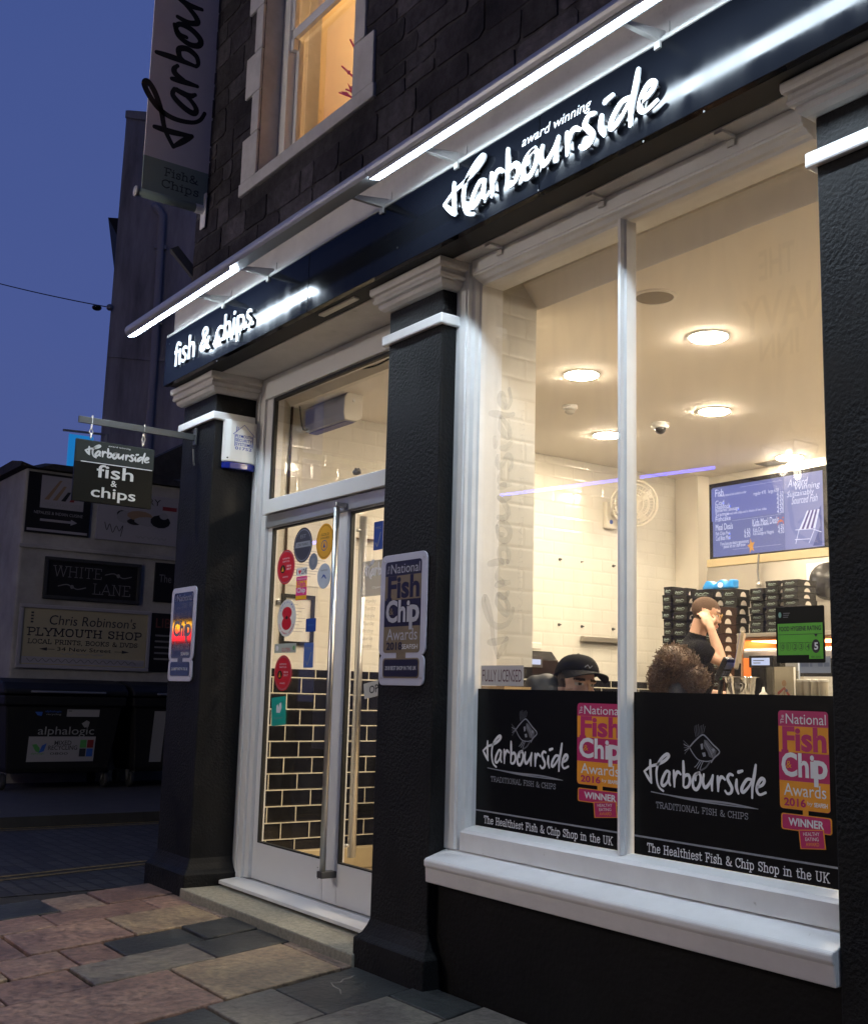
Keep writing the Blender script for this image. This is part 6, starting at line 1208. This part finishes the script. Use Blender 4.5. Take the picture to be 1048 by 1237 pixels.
for e_ in (0, -.005):
    for i in range(n):
        a = -math.pi*.44+math.pi*.88*i/(n-1)
        vs.append(H2.P(-.008+.110*math.cos(a), .094*math.sin(a), .060+.012*math.cos(a)+e_)); vs.append(H2.P(.02+.165*math.cos(a*.93), .104*math.sin(a*.98), .044+.018*math.cos(a)-.018*math.sin(a)**2+e_))
for i in range(n-1): fs += [(2*i, 2*i+1, 2*i+3, 2*i+2), (2*n+2*i+2, 2*n+2*i+3, 2*n+2*i+1, 2*n+2*i), (2*i+1, 2*n+2*i+1, 2*n+2*i+3, 2*i+3)]
b.add(vs, fs, CAPM); b.build('brim', cp, smooth=False); b = MB(); b.ell(H2.P(-.010, 0, .141), .008*1.1, CAPM, 6); b.build('button', cp, smooth=True)
b = MB(); fb = (H2.P(.098, .012, .085), -H2.s, H2.u); b.ribbon(fb, [(-.02, 0), (-.005, .012), (.008, -.002), (.02, .010)], .005, .004, VGREY); b.build('cap_badge', cp)
# ---- woman with curly hair, seen from behind
wd = 6.0; wc = pdp(819, 818, wd)
wm = thing('person', 'woman with big curly brown hair seen from behind, waiting at the counter', 'person', (wc[0], wc[1], FLZ))
wf = -TC_*.85+HX_*.5; H3 = Head(wc, wf, UP, .98); fd3 = wf/np.linalg.norm(wf)
b = MB(); H3.build(b, SKIN2); nk, sh, s3, hp3 = body_simple(b, H3, .165, 1.6, wc-UP*.215-fd3*.02, fd3, SKIN2)
CURL = mat('curly_brown_hair', (.115, .060, .026), .5, var=.55, vscale=14)
fuse('body', b, wm, .0085, [SKIN2, LIP, EYEW, EYED, DKH, BROW], lambda p: H3.face_mat(p, lambda f, l, u: u > .05 or f < 0 and u > -.05) if np.linalg.norm(p-wc) < .16 else 0)
COAT = mat('grey_coat', (.06, .058, .062), .8, bump=.2, bscale=50); R = np.stack([fd3, s3, UP], 1)
b = MB(); b.ell(sh-UP*.05, (.12, .195, .09), SKIN, 12, rot=R); b.ell(sh-UP*.22, (.13, .185, .22), SKIN, 12, rot=R); b.ell(sh-UP*.5, (.14, .18, .26), SKIN, 12, rot=R); limb(b, [nk, sh], [.07, .085], SKIN)
for k in (1, -1): a0 = sh-UP*.04+s3*k*.16; limb(b, [a0, a0-UP*.24+s3*k*.02, a0-UP*.42+s3*k*.02+fd3*.07], [.068, .056, .046], SKIN)
fuse('coat', b, wm, .012, [COAT], lambda p: 0, 4)
b = MB(); b.ell(hp3-UP*.04, (.12, .155, .13), SKIN, 10, rot=R)
for k in (1, -1): h0 = hp3-UP*.05+s3*k*.075; limb(b, [h0, v3((h0[0], h0[1], FLZ+.1))], [.09, .06], SKIN)
fuse('trousers', b, wm, .016, [JEAN], lambda p: 0, 3)
b = MB(); rg = random.Random(4)
lobes = [(pdp(814, 801, wd), (.120, .11, .108)), (pdp(834, 819, wd)+TC_*.05, (.09, .085, .08)), (pdp(801, 818, wd), (.085, .085, .10)), (pdp(825, 802, wd), (.085, .085, .08))]
for c_, r_l in lobes: b.ell(c_, tuple(np.array(r_l)*.86), CURL, 12)
for c_, r_l in lobes:
    for i in range(430):
        d = v3((rg.gauss(0, 1), rg.gauss(0, 1), rg.gauss(0, 1))); d /= np.linalg.norm(d); p0 = c_+d*np.array(r_l)*rg.uniform(.82, .97)
        t_ = np.cross(d, v3((rg.gauss(0, 1), rg.gauss(0, 1), rg.gauss(0, 1)))); t_ /= np.linalg.norm(t_)+1e-9; s_ = np.cross(d, t_); rr = rg.uniform(.004, .009); L_ = rg.uniform(.05, .10); tn = rg.uniform(1.6, 3.0)
        b.tube([p0+t_*(L_*(q-.5))+(d*math.cos(2*math.pi*tn*q)+s_*math.sin(2*math.pi*tn*q))*rr*(1-.3*q)-UP*.015*q for q in np.linspace(0, 1, 14)], [.0019*(1-.5*q) for q in np.linspace(0, 1, 14)], CURL, 5, caps=False)
b.build('hair', wm, smooth=True)
# ================================================================== across the lane
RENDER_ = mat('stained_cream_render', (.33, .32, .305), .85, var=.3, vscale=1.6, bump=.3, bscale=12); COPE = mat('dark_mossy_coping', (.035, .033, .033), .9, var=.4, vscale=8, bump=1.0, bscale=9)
WX = -15.4
lw = thing('boundary_wall', 'low rendered building wall covered in signs across the lane', 'wall', (WX, 3, .08))
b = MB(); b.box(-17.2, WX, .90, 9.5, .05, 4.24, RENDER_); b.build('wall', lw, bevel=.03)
b = MB(); b.box(WX-.0, WX+.035, .88, 9.5, 3.16, 3.21, RENDER_); b.build('string_course', lw, bevel=.01)
b = MB(); rg = random.Random(2); vs = []; N = 40
for i in range(N):
    y = .80+8.7*i/(N-1); h = 4.27+.10*min(1, i/6)+rg.uniform(-.03, .05); vs += [(WX+.10, y, 4.242), (WX+.10+rg.uniform(-.02, .03), y, h-.02), (WX-.35, y, h+.06), (-17.3, y, h+.04), (-17.3, y, 4.242)]
fs = []
for i in range(N-1):
    for j in range(5): fs.append((5*i+j, 5*i+(j+1) % 5, 5*i+5+(j+1) % 5, 5*i+5+j))
fs += [(4, 3, 2, 1, 0), tuple(5*(N-1)+j for j in range(5))]; b.add(vs, fs, COPE); b.build('coping', lw)
b = MB(); b.extr([(2.35, 4.41), (3.9, 5.35), (6.2, 5.2), (6.2, 4.41)], (-17.2, 0, 0), (-16.0, 0, 0), (0, 1, 0), (0, 0, 1), COPE); b.build('roof', lw)
def wsign(name, label, u0, v0, u1, v1, u2, v2, u3, v3_, m, draw, border=None, x=WX):
    """corner pixels clockwise from top left, read once onto the wall plane"""
    c = [px(*p, x) for p in ((u0, v0), (u1, v1), (u2, v2), (u3, v3_))]; y0 = (c[0][1]+c[3][1])/2; y1 = (c[1][1]+c[2][1])/2; z1 = (c[0][2]+c[1][2])/2; z0 = (c[2][2]+c[3][2])/2
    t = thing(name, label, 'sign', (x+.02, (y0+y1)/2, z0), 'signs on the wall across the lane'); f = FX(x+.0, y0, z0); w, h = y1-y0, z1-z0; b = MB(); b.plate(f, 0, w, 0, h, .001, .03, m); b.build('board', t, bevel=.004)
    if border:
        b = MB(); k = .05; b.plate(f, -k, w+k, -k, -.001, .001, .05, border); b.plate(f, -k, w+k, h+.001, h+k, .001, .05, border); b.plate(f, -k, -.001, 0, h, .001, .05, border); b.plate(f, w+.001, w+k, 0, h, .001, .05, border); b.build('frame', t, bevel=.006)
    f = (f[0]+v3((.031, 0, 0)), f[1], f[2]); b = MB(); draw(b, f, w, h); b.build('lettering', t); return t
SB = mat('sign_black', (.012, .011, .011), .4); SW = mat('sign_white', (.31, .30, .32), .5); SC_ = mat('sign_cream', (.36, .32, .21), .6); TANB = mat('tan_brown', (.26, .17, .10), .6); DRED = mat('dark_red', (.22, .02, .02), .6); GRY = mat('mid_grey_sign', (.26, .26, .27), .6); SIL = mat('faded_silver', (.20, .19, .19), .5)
def d_nep(b, f, w, h):
    b.plate(f, .20*w, .88*w, .42*h, .96*h, 0, .002, SW)
    for i, m in enumerate((TANB, TANB, SB, DRED)): b.poly(f, [((.26+.13*i)*w, .56*h), ((.33+.13*i)*w, .56*h), ((.52+.075*i)*w, (.90-.09*i)*h), ((.48+.07*i)*w, (.90-.09*i)*h)], .002, .004+.0003*i, m)
    b.text(f, 'HIMALAYAN SPICE', .24*w, .45*h, .6*w, .07*h, .0035, GRY); b.text(f, 'NEPALESE & INDIAN CUISINE', .12*w, .315*h, .76*w, .05*h, .001, SW)
    b.poly(f, [(.22*w, .20*h), (.70*w, .20*h), (.70*w, .17*h), (.80*w, .22*h), (.70*w, .27*h), (.70*w, .24*h), (.22*w, .24*h)], 0, .002, SW); b.plate(f, .03*w, .97*w, .03*h, .07*h, 0, .002, SW)
wsign('restaurant_sign', 'black sign with white panel, brown peaks and a right pointing arrow on the far wall', 35, 570, 110, 578, 108, 650, 29, 642, SB, d_nep)
def d_gal(b, f, w, h):
    b.text(f, 'GALLERY', .22*w, .80*h, .55*w, .13*h, .002, SB); b.plate(f, .80*w, .98*w, .72*h, .80*h, 0, .002, DRED)
    for x, y, rx, ry, m in ((.35, .5, .14, .16, GRY), (.52, .55, .2, .13, TANB), (.64, .45, .24, .12, GRY), (.78, .48, .16, .17, SB), (.3, .55, .08, .1, SB), (.46, .42, .12, .08, SB), (.82, .60, .07, .09, GRY)): b.disc(f, x*w, y*h, rx*w*.8, ry*h*.8, .0, .002+.0004*x, m, 11)
    b.ribbon(f, spline([(.10*w, .35*h), (.13*w, .2*h), (.16*w, .33*h), (.2*w, .16*h), (.24*w, .3*h), (.28*w, .2*h), (.32*w, .32*h), (.30*w, .1*h)], 4), .008*w, .002, SB); b.text(f, 'www', .48*w, .09*h, .4*w, .06*h, .002, GRY)
wsign('gallery_sign', 'white picture sign on the far wall, half hidden by the hanging sign', 117, 590, 216, 604, 211, 660, 116, 652, SW, d_gal)
def d_wl(b, f, w, h):
    slab(b, f, 'WHITE', .06*w, .56*h, .54*w, .30*h, .002, SIL, lw=.07); slab(b, f, 'LANE', .50*w, .12*h, .44*w, .30*h, .002, SIL, lw=.07)
    for x, y in ((.78, .70), (.27, .28)): b.ribbon(f, spline([((x-.15)*w, y*h), ((x-.06)*w, (y+.06)*h), (x*w, y*h), ((x+.06)*w, (y-.06)*h), ((x+.15)*w, y*h)], 4), .03*h, .002, SIL); b.disc(f, x*w, y*h, .02*w, .06*h, 0, .002, SIL, 10)
wsign('street_sign', 'dark street name sign reading White Lane on the far wall', 59, 677, 166, 686, 163, 726, 55, 719, SB, d_wl, border=mat('dark_sign_frame', (.03, .03, .03), .6))
INKB = mat('sign_dark_ink', (.03, .03, .035), .5)
def d_ply(b, f, w, h):
    # signature-style line
    b.text(f, "Chris Robinson's", .2*w, .72*h, .7*w, .18*h, .002, INKB, shear=.1); slab(b, f, 'PLYMOUTH SHOP', .04*w, .52*h, .92*w, .13*h, .002, INKB, lw=.17); slab(b, f, 'LOCAL PRINTS, BOOKS & DVDS', .05*w, .375*h, .88*w, .075*h, .002, INKB, lw=.16)
    b.text(f, '34 New Street', .28*w, .255*h, .43*w, .07*h, .002, INKB)
    for s in (1, -1): b.poly(f, [((.5+s*.30)*w, .31*h), ((.5+s*.30)*w, .25*h), ((.5+s*.36)*w, .28*h)], 0, .002, INKB); b.plate(f, *sorted(((.5+s*.24)*w, (.5+s*.30)*w)), .276*h, .284*h, 0, .002, INKB)
    b.text(f, 'www', .30*w, .19*h, .36*w, .03*h, .002, GRY); b.plate(f, .01*w, .99*w, .02*h, .14*h, 0, .0015, SW); b.ribbon(f, spline([((.05+.03*i)*w, (.08+.03*(-1)**i)*h) for i in range(30)], 3), .006*h, .002, INKB)
    for i in range(4): b.plate(f, .06*w, .08*w, (.74+.055*i)*h, (.77+.055*i)*h, 0, .002, INKB)
wsign('shop_notice', 'cream framed Plymouth Shop sign with dark lettering, lowest on the far wall', 29, 735, 178, 742, 174, 808, 22, 801, SC_, d_ply, border=SW)
wsign('plain_dark_sign', 'small dark sign above the red lettered one beside the left pilaster', 186, 679, 235, 684, 235, 731, 186, 726, SB, lambda b, f, w, h: b.text(f, 'The', .1*w, .5*h, .3*w, .2*h, .002, SIL))
wsign('red_lettered_sign', 'dark sign with faded red lettering partly behind the left pilaster', 181, 740, 240, 744, 240, 814, 179, 810, SB, lambda b, f, w, h: (b.text(f, 'LIBRARY', .1*w, .75*h, .9*w, .16*h, .002, mat('faded_red', (.16, .05, .04), .6)), [b.plate(f, .1*w, (.5+.3*((i*7) % 5)/5)*w, (.6-.1*i)*h, (.63-.1*i)*h, 0, .002, SIL) for i in range(5)]))
# blue lit sign beyond the wall
c = px(88, 545, -16.5); t = thing('blue_sign', 'small bright blue projecting sign above the far wall, behind the hanging sign', 'sign', c); b = MB(); BLG = emis('blue_sign_glow', (.012, .22, .62), .75); b.box(-16.53, -16.5, c[1]-.07, c[1]+.30, c[2]-.30, c[2]+.26, BLG); b.build('panel', t, bevel=.01); b = MB(); b.tube([(-16.515, c[1]-.16, c[2]+.30), (-16.515, c[1]+.5, c[2]+.33)], .018, GRY, 8); b.tube([(-16.515, c[1]+.5, 4.2), (-16.515, c[1]+.5, c[2]+.34)], .03, GRY, 8); b.build('bracket', t)
# bins
BINM = mat('black_bin_plastic', (.012, .012, .013), .55, spec=.25, bump=.15, bscale=30); TYRE = mat('wheel_rubber', (.02, .02, .02), .7); ZINC = mat('galvanised_steel', (.30, .30, .31), .45, .7)
LG = mat('leaf_green_print', (.08, .30, .08), .5); LB = mat('blue_print', (.03, .10, .42), .5)
def bin_(y0, y1, label, decals=True):
    X1, X0 = -14.2, -15.25; t = thing('wheelie_bin', label, 'bin', ((X0+X1)/2, (y0+y1)/2, .08), 'black bins along the far wall'); b = MB()
    def ring(z, g): return [(X0+g, y0+g, z), (X1-g*1.3, y0+g, z), (X1-g*1.3, y1-g, z), (X0+g, y1-g, z)]
    prof = [(.28, .14), (.34, .12), (1.10, .035), (1.105, .0), (1.22, -.005), (1.225, .02)]; vs = sum((ring(z, g) for z, g in prof), []); n = len(prof)
    b.add(vs, [(4*i+j, 4*i+(j+1) % 4, 4*i+4+(j+1) % 4, 4*i+4+j) for i in range(n-1) for j in range(4)]+[(3, 2, 1, 0), tuple(4*(n-1)+j for j in range(4))], BINM)
    for k in range(1, 4): yy = y0+(y1-y0)*k/4; b.add([(X1-.155, yy-.02, .36), (X1-.155, yy+.02, .36), (X1-.035, yy+.02, 1.09), (X1-.035, yy-.02, 1.09), (X1-.17, yy-.02, .36), (X1-.17, yy+.02, .36), (X1-.06, yy+.02, 1.09), (X1-.06, yy-.02, 1.09)], [(0, 1, 2, 3), (7, 6, 5, 4), (0, 4, 5, 1), (1, 5, 6, 2), (2, 6, 7, 3), (3, 7, 4, 0)], BINM) if not decals else None
    b.build('body', t, bevel=.02)
    b = MB(); pr = [(X1+.03, 1.235), (X1+.02, 1.30), (X1-.12, 1.38), (X1-.5, 1.43), (X0+.15, 1.42), (X0, 1.32), (X0, 1.235)]; b.extr(pr, (0, y0-.02, 0), (0, y1+.02, 0), (1, 0, 0), (0, 0, 1), BINM); b.build('lid', t, bevel=.025)
    b = MB(); b.tube([(X1+.05, y0+.3, 1.27), (X1+.06, y0+.3, 1.27), (X1+.06, y1-.3, 1.27), (X1+.05, y1-.3, 1.27)], .014, ZINC, 8); b.build('lid_handle', t)
    for yy in (y0+.12, y1-.12):
        b = MB(); b.lathe([(.02, -.028), (.09, -.028), (.10, -.015), (.10, .015), (.09, .028), (.02, .028)], (X1-.28, yy, .181), TYRE, axis=(0, 1, 0), n=20); w = b.build('wheel', t); b = MB(); b.extr([(X1-.28, .17), (X1-.22, .30), (X1-.34, .30)], (0, yy-.045, 0), (0, yy-.035, 0), (1, 0, 0), (0, 0, 1), ZINC); b.extr([(X1-.28, .17), (X1-.22, .30), (X1-.34, .30)], (0, yy+.035, 0), (0, yy+.045, 0), (1, 0, 0), (0, 0, 1), ZINC); b.build('fork', w)
        b = MB(); b.lathe([(.02, -.028), (.09, -.028), (.10, -.015), (.10, .015), (.09, .028), (.02, .028)], (X0+.28, yy, .181), TYRE, axis=(0, 1, 0), n=20); b.build('wheel', t)
    for yy in (y0-.035, y1+.035): b = MB(); b.tube([((X0+X1)/2, yy-.03, 1.10), ((X0+X1)/2, yy+.03, 1.10)], .03, ZINC, 12); b.build('lifting_pin', t)
    return t
def slope_frame(z, y):   # on the sloping front face of a bin
    k = (-14.2-.035*1.3+.0)-(-14.2-.12*1.3); u = v3((k, 0, 1.10-.34)); u /= np.linalg.norm(u); x = -14.2-.12*1.3+k*(z-.34)/(1.10-.34); return (v3((x, y, z)), v3((0, 1, 0)), u)
t = bin_(.55, 2.06, 'large black four wheeled bin with white mixed recycling label')
f = slope_frame(.42, .90); b = MB(); b.plate(f, 0, .83, 0, .31, .001, .003, SW); b.poly(f, [(.05, .21), (.10, .13), (.15, .11), (.145, .17), (.10, .22)], .003, .004, LG); b.poly(f, [(.14, .11), (.20, .13), (.225, .23), (.17, .20)], .003, .0042, LB)
b.text(f, 'MIXED', .32, .205, .21, .055, .004, INKB, bold=.01); b.text(f, 'RECYCLING', .25, .145, .36, .055, .004, INKB, bold=.01); b.text(f, '0800', .28, .085, .22, .03, .004, INKB); b.text(f, 'alphalogic', .05, .085, .16, .03, .004, LG)
for i, m in enumerate((LG, DRED, INKB, LB)): b.plate(f, .64+.09*(i % 2), .72+.09*(i % 2), .17-.11*(i//2), .27-.11*(i//2), .003, .004, m)
b.build('label', t)
f = slope_frame(.72, .97); b = MB(); b.text(f, 'alphalogic', .03, .0, .70, .13, .003, GRY); b.poly(f, [(.56, .17), (.62, .21), (.66, .19), (.65, .13), (.60, .12)], .001, .003, GRY); b.plate(f, .36, .77, .255, .345, .001, .003, SW); b.plate(f, .38, .42, .32, .33, .003, .004, INKB); b.poly(f, [(-.03, .31), (0, .27), (.05, .26), (.06, .31)], .001, .003, LB); b.text(f, 'alphalogic', .09, .30, .2, .03, .003, LB); b.text(f, 'recycling', .11, .265, .18, .03, .003, GRY); b.build('lettering', t)
t = bin_(2.16, 3.6, 'black bin beside the left pilaster with an upright white strip label')
f = slope_frame(.20+.2, 2.47); b = MB(); b.plate(f, .0, .16, .0, .66, .001, .003, GRY); b.build('label', t)
# tower-like building behind, with a downpipe, and its neighbour's eave
CONC = mat('streaked_grey_render', (.36, .33, .335), .9, var=.65, vscale=1.2, stretch=(1, 1, .18), bump=.2, bscale=10); CONCL = mat('pale_pipe', (.36, .34, .345), .6)
tb = thing('tall_building', 'tall narrow grey rendered building with downpipe behind the signs wall', 'building', (-22.3, 4.3, 0)); p0 = v3((-22.2, 4.12, 0)); dv = v3((.38, .925, 0)); dv /= np.linalg.norm(dv); nv = v3((.925, -.38, 0)); FT = (p0, dv, UP)
b = MB(); pts = [(.07, 0), (.04, 7.0), (0.08, 13.45), (0.9, 13.5), (9.5, 13.6), (9.5, 0)]; b.poly(FT, pts, -8, 0, CONC); b.build('wall', tb, bevel=.02)
b = MB(); b.plate(FT, .06, 9.5, 8.0, 8.07, .001, .03, CONC); b.build('string_course', tb); b = MB(); b.plate(FT, 0.06, 9.5, 13.25, 13.4, .001, .06, CONC); b.build('string_course', tb)
def tp(u, v): # pixel onto that face
    d = ray(u, v); s = np.dot(p0-C0, nv)/np.dot(d, nv); return C0+d*s+nv*.09
b = MB(); q0, q1, q2, q3 = tp(186, 249), tp(196, 262), tp(187, 420), tp(180, 520); b.tube([q0, q0*.4+q1*.6, q1, q2, q3, v3((q3[0], q3[1], 0))], .075, CONCL, 10); b.build('downpipe', tb, smooth='fix')
for u, v in ((194, 300), (189, 390)): b = MB(); q = tp(u, v); b.obox(q-nv*.03, dv*.12, UP*.04, nv*.05, CONCL); b.build('pipe_clip', tb)
q = tp(123, 196)-nv*3; q2 = tp(146, 240)-nv*3; eb = thing('eave_building', 'dark building with jutting eave just left of the tall grey one', 'building', (q[0], q[1], 0)); b = MB(); fe = (v3((q[0], q[1], 0)), dv, UP); b.poly(fe, [(0, q[2]), (4, q[2]+.2), (4, q2[2]-2), (.75, q2[2]-.6)], -4, 0, DARKT); b.build('roof', eb); b = MB(); b.poly(fe, [(1.1, 0), (1.1, q2[2]-.7), (4, q2[2]-2.1), (4, 0)], -4, -.05, CONC); b.build('wall', eb)
# cable across the sky
q0, q1 = tp(133, 373), pdp(-40, 332, 26); t = thing('overhead_cable', 'thin black cable across the sky to the tall building', 'cable', q1); b = MB(); b.tube([q0+(q1-q0)*s-UP*.04*4*s*(1-s) for s in np.linspace(0, 1, 24)], .012, BEZ, 6); b.build('wire', t); b = MB(); q = q0+(q1-q0)*.08-UP*.07; b.ell(q, (.10, .10, .06), BEZ, 8); b.ell(q0, .07, ZINC, 8); b.build('insulator', t, smooth=True)
# gutter remains on the shop's corner
t = thing('gutter_bracket', 'broken dark gutter bracket on the corner of the stone wall', 'gutter', (-7.98, .05, 4.4)); b = MB(); b.obox((-7.99, -.03, 4.62), v3((-.06, -.10, .14))*1.0, (.012, 0, 0.005), (0, .03, .02), BRKT); b.box(-8.05, -7.951, .0, .10, 4.22, 4.42, STONE); b.box(-8.02, -7.951, .02, .09, 4.42, 4.56, STONE); b.tube(spline([(-7.99, .03, 4.45), (-8.06, -.02, 4.3), (-8.08, -.02, 4.18)], 4), .008, BRKT, 6); b.tube(spline([(-7.98, .06, 4.5), (-7.99, .05, 4.3), (-8.03, .02, 4.12)], 4), .006, BRKT, 6); b.build('bracket', t)
# dried red flowers in the upstairs window
q = py(418, 128, .33); t = thing('dried_flowers', 'tall dried red flowers in a vase in the lit upstairs window', 'plant', (q[0], .34, 4.985)); REDF = mat('dried_red_petal', (.85, .05, .07), .7, var=.3, vscale=30); b = MB(); b.lathe([(.05, 0), (.065, .06), (.05, .14), (.03, .17), (.035, .18)], (-5.80, .34, 4.985), mat('dark_vase', (.04, .03, .03), .3), n=18); b.build('vase', t, smooth='fix'); b = MB(); rg = random.Random(9)
for u, v in ((413, 80), (423, 48), (428, 84), (410, 112), (418, 108)):
    tip = py(u, v, .34); base = v3((-5.80, .34, 5.15)); mid = (tip+base)/2+v3((rg.uniform(-.02, .02), 0, 0)); P = spline([base, mid, tip], 6); b.tube(P, [.010-.004*i/len(P) for i in range(len(P))], REDF, 6)
    for i in range(10):
        p = v3(P[int(len(P)*(.35+.5*rg.random()))-1]); d = v3((rg.uniform(-1, 1), rg.uniform(-.6, .6), rg.uniform(.3, 1.4))); d /= np.linalg.norm(d); L_ = rg.uniform(.06, .13); s_ = np.cross(d, v3((0, 1, 0))); s_ /= np.linalg.norm(s_); b.add([p, p+d*L_*.5+s_*.014, p+d*L_, p+d*L_*.5-s_*.014, p+d*L_*.45+v3((0, .006, 0))], [(0, 1, 2, 4), (0, 4, 2, 3), (0, 3, 2, 1)], REDF)
b.build('stems', t)
# ================================================================== other side of the street (seen only as reflections)
PY = -9.6
def mirror(u, v, y): q = py(u, v, .38-y); return v3((q[0], y, q[2]))
pub = thing('pub_building', 'pale rendered pub across the street, mirrored faintly in the shop window', 'building', (-8, PY, 0)); PUBW = mat('pale_ochre_render', (.82, .74, .58), .85, var=.1)
b = MB(); b.box(-24, 3, PY-6, PY, 0, 9.6, PUBW); b.build('wall', pub)
fp = (v3((0, PY, 0)), v3((-1, 0, 0)), UP); b = MB()
for tx, u0, u1, v0, v1 in (('THE', 917, 961, 297, 334), ('NAVY', 896, 1004, 348, 394), ('INN', 918, 966, 402, 432)):
    um = (u0+u1)/2; vm = (v0+v1)/2; xa, xb = sorted((mirror(u0, vm, PY)[0], mirror(u1, vm, PY)[0])); za, zb = mirror(um, v1, PY)[2], mirror(um, v0, PY)[2]
    b.text(fp, tx, -xb, za, xb-xa, zb-za, .03, INKB, bold=.02)
b.build('lettering', pub)
# wall lantern on a scrolled bracket
LN = mirror(953, 565, -7.6); LGL = film('lantern_pane', (.9, .88, .82), .13)
t = thing('street_lantern', 'tapered glass street lantern on a scrolled bracket across the street, mirrored over the menu screen', 'street lamp', (LN[0], PY, LN[2]))
b = MB(); R0, R1 = .14, .26; zt, zb = LN[2]+.28, LN[2]-.30
for i in range(4):
    a0, a1 = math.radians(45+90*i), math.radians(135+90*i); b.tube([(LN[0]+R0*1.3*math.cos(a0), LN[1]+R0*1.3*math.sin(a0), zb), (LN[0]+R1*1.3*math.cos(a0), LN[1]+R1*1.3*math.sin(a0), zt)], .012, BRKT, 6)
    b.tube([(LN[0]+R1*1.3*math.cos(a0), LN[1]+R1*1.3*math.sin(a0), zt), (LN[0]+R1*1.3*math.cos(a1), LN[1]+R1*1.3*math.sin(a1), zt)], .012, BRKT, 6); b.tube([(LN[0]+R0*1.3*math.cos(a0), LN[1]+R0*1.3*math.sin(a0), zb), (LN[0]+R0*1.3*math.cos(a1), LN[1]+R0*1.3*math.sin(a1), zb)], .012, BRKT, 6)
b.lathe([(R1*1.35, zt-LN[2]), (.16, zt-LN[2]+.12), (.05, zt-LN[2]+.2), (.03, zt-LN[2]+.3)], LN, LGL, n=4); b.build('frame', t)
b = MB()
for i in range(4):
    a0, a1 = math.radians(45+90*i), math.radians(135+90*i); k = 1.26; b.add([(LN[0]+R0*k*math.cos(a0), LN[1]+R0*k*math.sin(a0), zb), (LN[0]+R0*k*math.cos(a1), LN[1]+R0*k*math.sin(a1), zb), (LN[0]+R1*k*math.cos(a1), LN[1]+R1*k*math.sin(a1), zt), (LN[0]+R1*k*math.cos(a0), LN[1]+R1*k*math.sin(a0), zt)], [(0, 1, 2, 3)], LGL)
b.build('pane', t)
for dx, dz in ((-.10, -.02), (.11, -.10), (0, .16)):
    b = MB(); b.ell((LN[0]+dx, LN[1], LN[2]+dz), (.05, .05, .07), emis('lantern_bulb_glow', (1.0, .88, .68), 18.0), 10); b.build('bulb', t, smooth=True)
b = MB(); b.tube(spline([(LN[0], LN[1], zb), (LN[0], LN[1], zb-.25), (LN[0]-.02, LN[1]-.3, zb-.55), (LN[0]-.02, PY, zb-.7)], 6), .025, BRKT, 8); b.tube(spline([(LN[0], LN[1]-.15, zb-.35), (LN[0], LN[1]-.5, zb-.2), (LN[0], LN[1]-.8, zb-.45), (LN[0], LN[1]-.55, zb-.55), (LN[0], LN[1]-.5, zb-.4)], 6), .018, BRKT, 8); b.build('bracket', t)
L = bpy.data.lights.new('lantern_light', 'POINT'); L.energy = 470; L.color = (1.0, .90, .81); L.shadow_soft_size = .035
lo = bpy.data.objects.new('lantern_light', L); lo.location = (LN[0]+.0, LN[1]+.0, LN[2]+.02); COL.objects.link(lo); lo.parent = t; lo.matrix_parent_inverse = t.matrix_world.inverted()
NRED = emis('red_neon', (1.0, .02, .03), 11.0); NYEL = emis('yellow_neon', (1.0, .45, .03), 9.0)
q0, q1 = py(207, 768, -.03-PY), py(237, 760, -.03-PY); c = v3(((q0[0]+q1[0])/2, PY+.12, (q0[2]+q1[2])/2)); t = thing('neon_sign', 'red and yellow neon sign across the street, mirrored in the left plaque', 'neon sign', (c[0], PY, c[2])); hw = abs(q1[0]-q0[0])/2; FN = (c, v3((-1, 0, 0)), UP)
b = MB(); b.plate(FN, -hw, hw, -.02, .16, -.10, 0, NRED) if False else [b.ribbon(FN, spline([(-hw+2*hw*i/8, z), (-hw+2*hw*(i+.5)/8, z+.12), (-hw+2*hw*(i+1)/8, z)], 5), .07, .02, NRED, thick=.02) for z in (-.20, -.05) for i in range(8)]; b.build('red_tubes', t)
b = MB(); b.ribbon(FN, spline([(-hw*1.2+2.4*hw*i/16, .16+.10*(-1)**i) for i in range(17)], 4), .05, .03, NYEL, thick=.02); b.build('yellow_tubes', t); b = MB(); b.plate(FN, -hw*1.3, hw*1.3, -.4, .4, -.115, -.02, BEZ); b.build('backing', t)
# blue neon lines on the pub, mirrored in the glass
NEON = emis('blue_neon', (.06, .08, 1.0), 24.0)
for (u0, v0, u1, v1), lb in (((605, 598, 862, 565), 'long thin blue neon line on the pub, mirrored across the shop window'),):
    a, c = mirror(u0, v0, -7.9), mirror(u1, v1, -7.9); t = thing('neon_strip', lb, 'neon light', a, 'blue neon lines'); b = MB(); b.tube([a, c], .022, NEON, 8); b.build('tube', t); b = MB()
    for s in (.05, .95): p = a+(c-a)*s; b.tube([p+v3((0, -.02, 0)), v3((p[0], PY, p[2]))], .015, BRKT, 6)
    b.build('bracket', t)
q0 = py(353, 656, .772+7.9); q1 = py(404, 655, .772+7.9); a = v3((q0[0], -7.9, q0[2])); c = v3((q1[0], -7.9, q1[2])); t = thing('neon_strip', 'short thick blue neon line on the pub, mirrored in the left door', 'neon light', a, 'blue neon lines'); b = MB(); b.tube([a, c], .035, NEON, 8); b.build('tube', t); b = MB()
for s in (.1, .9): p = a+(c-a)*s; b.tube([p+v3((0, -.03, 0)), v3((p[0], PY, p[2]))], .015, BRKT, 6)
b.build('bracket', t)
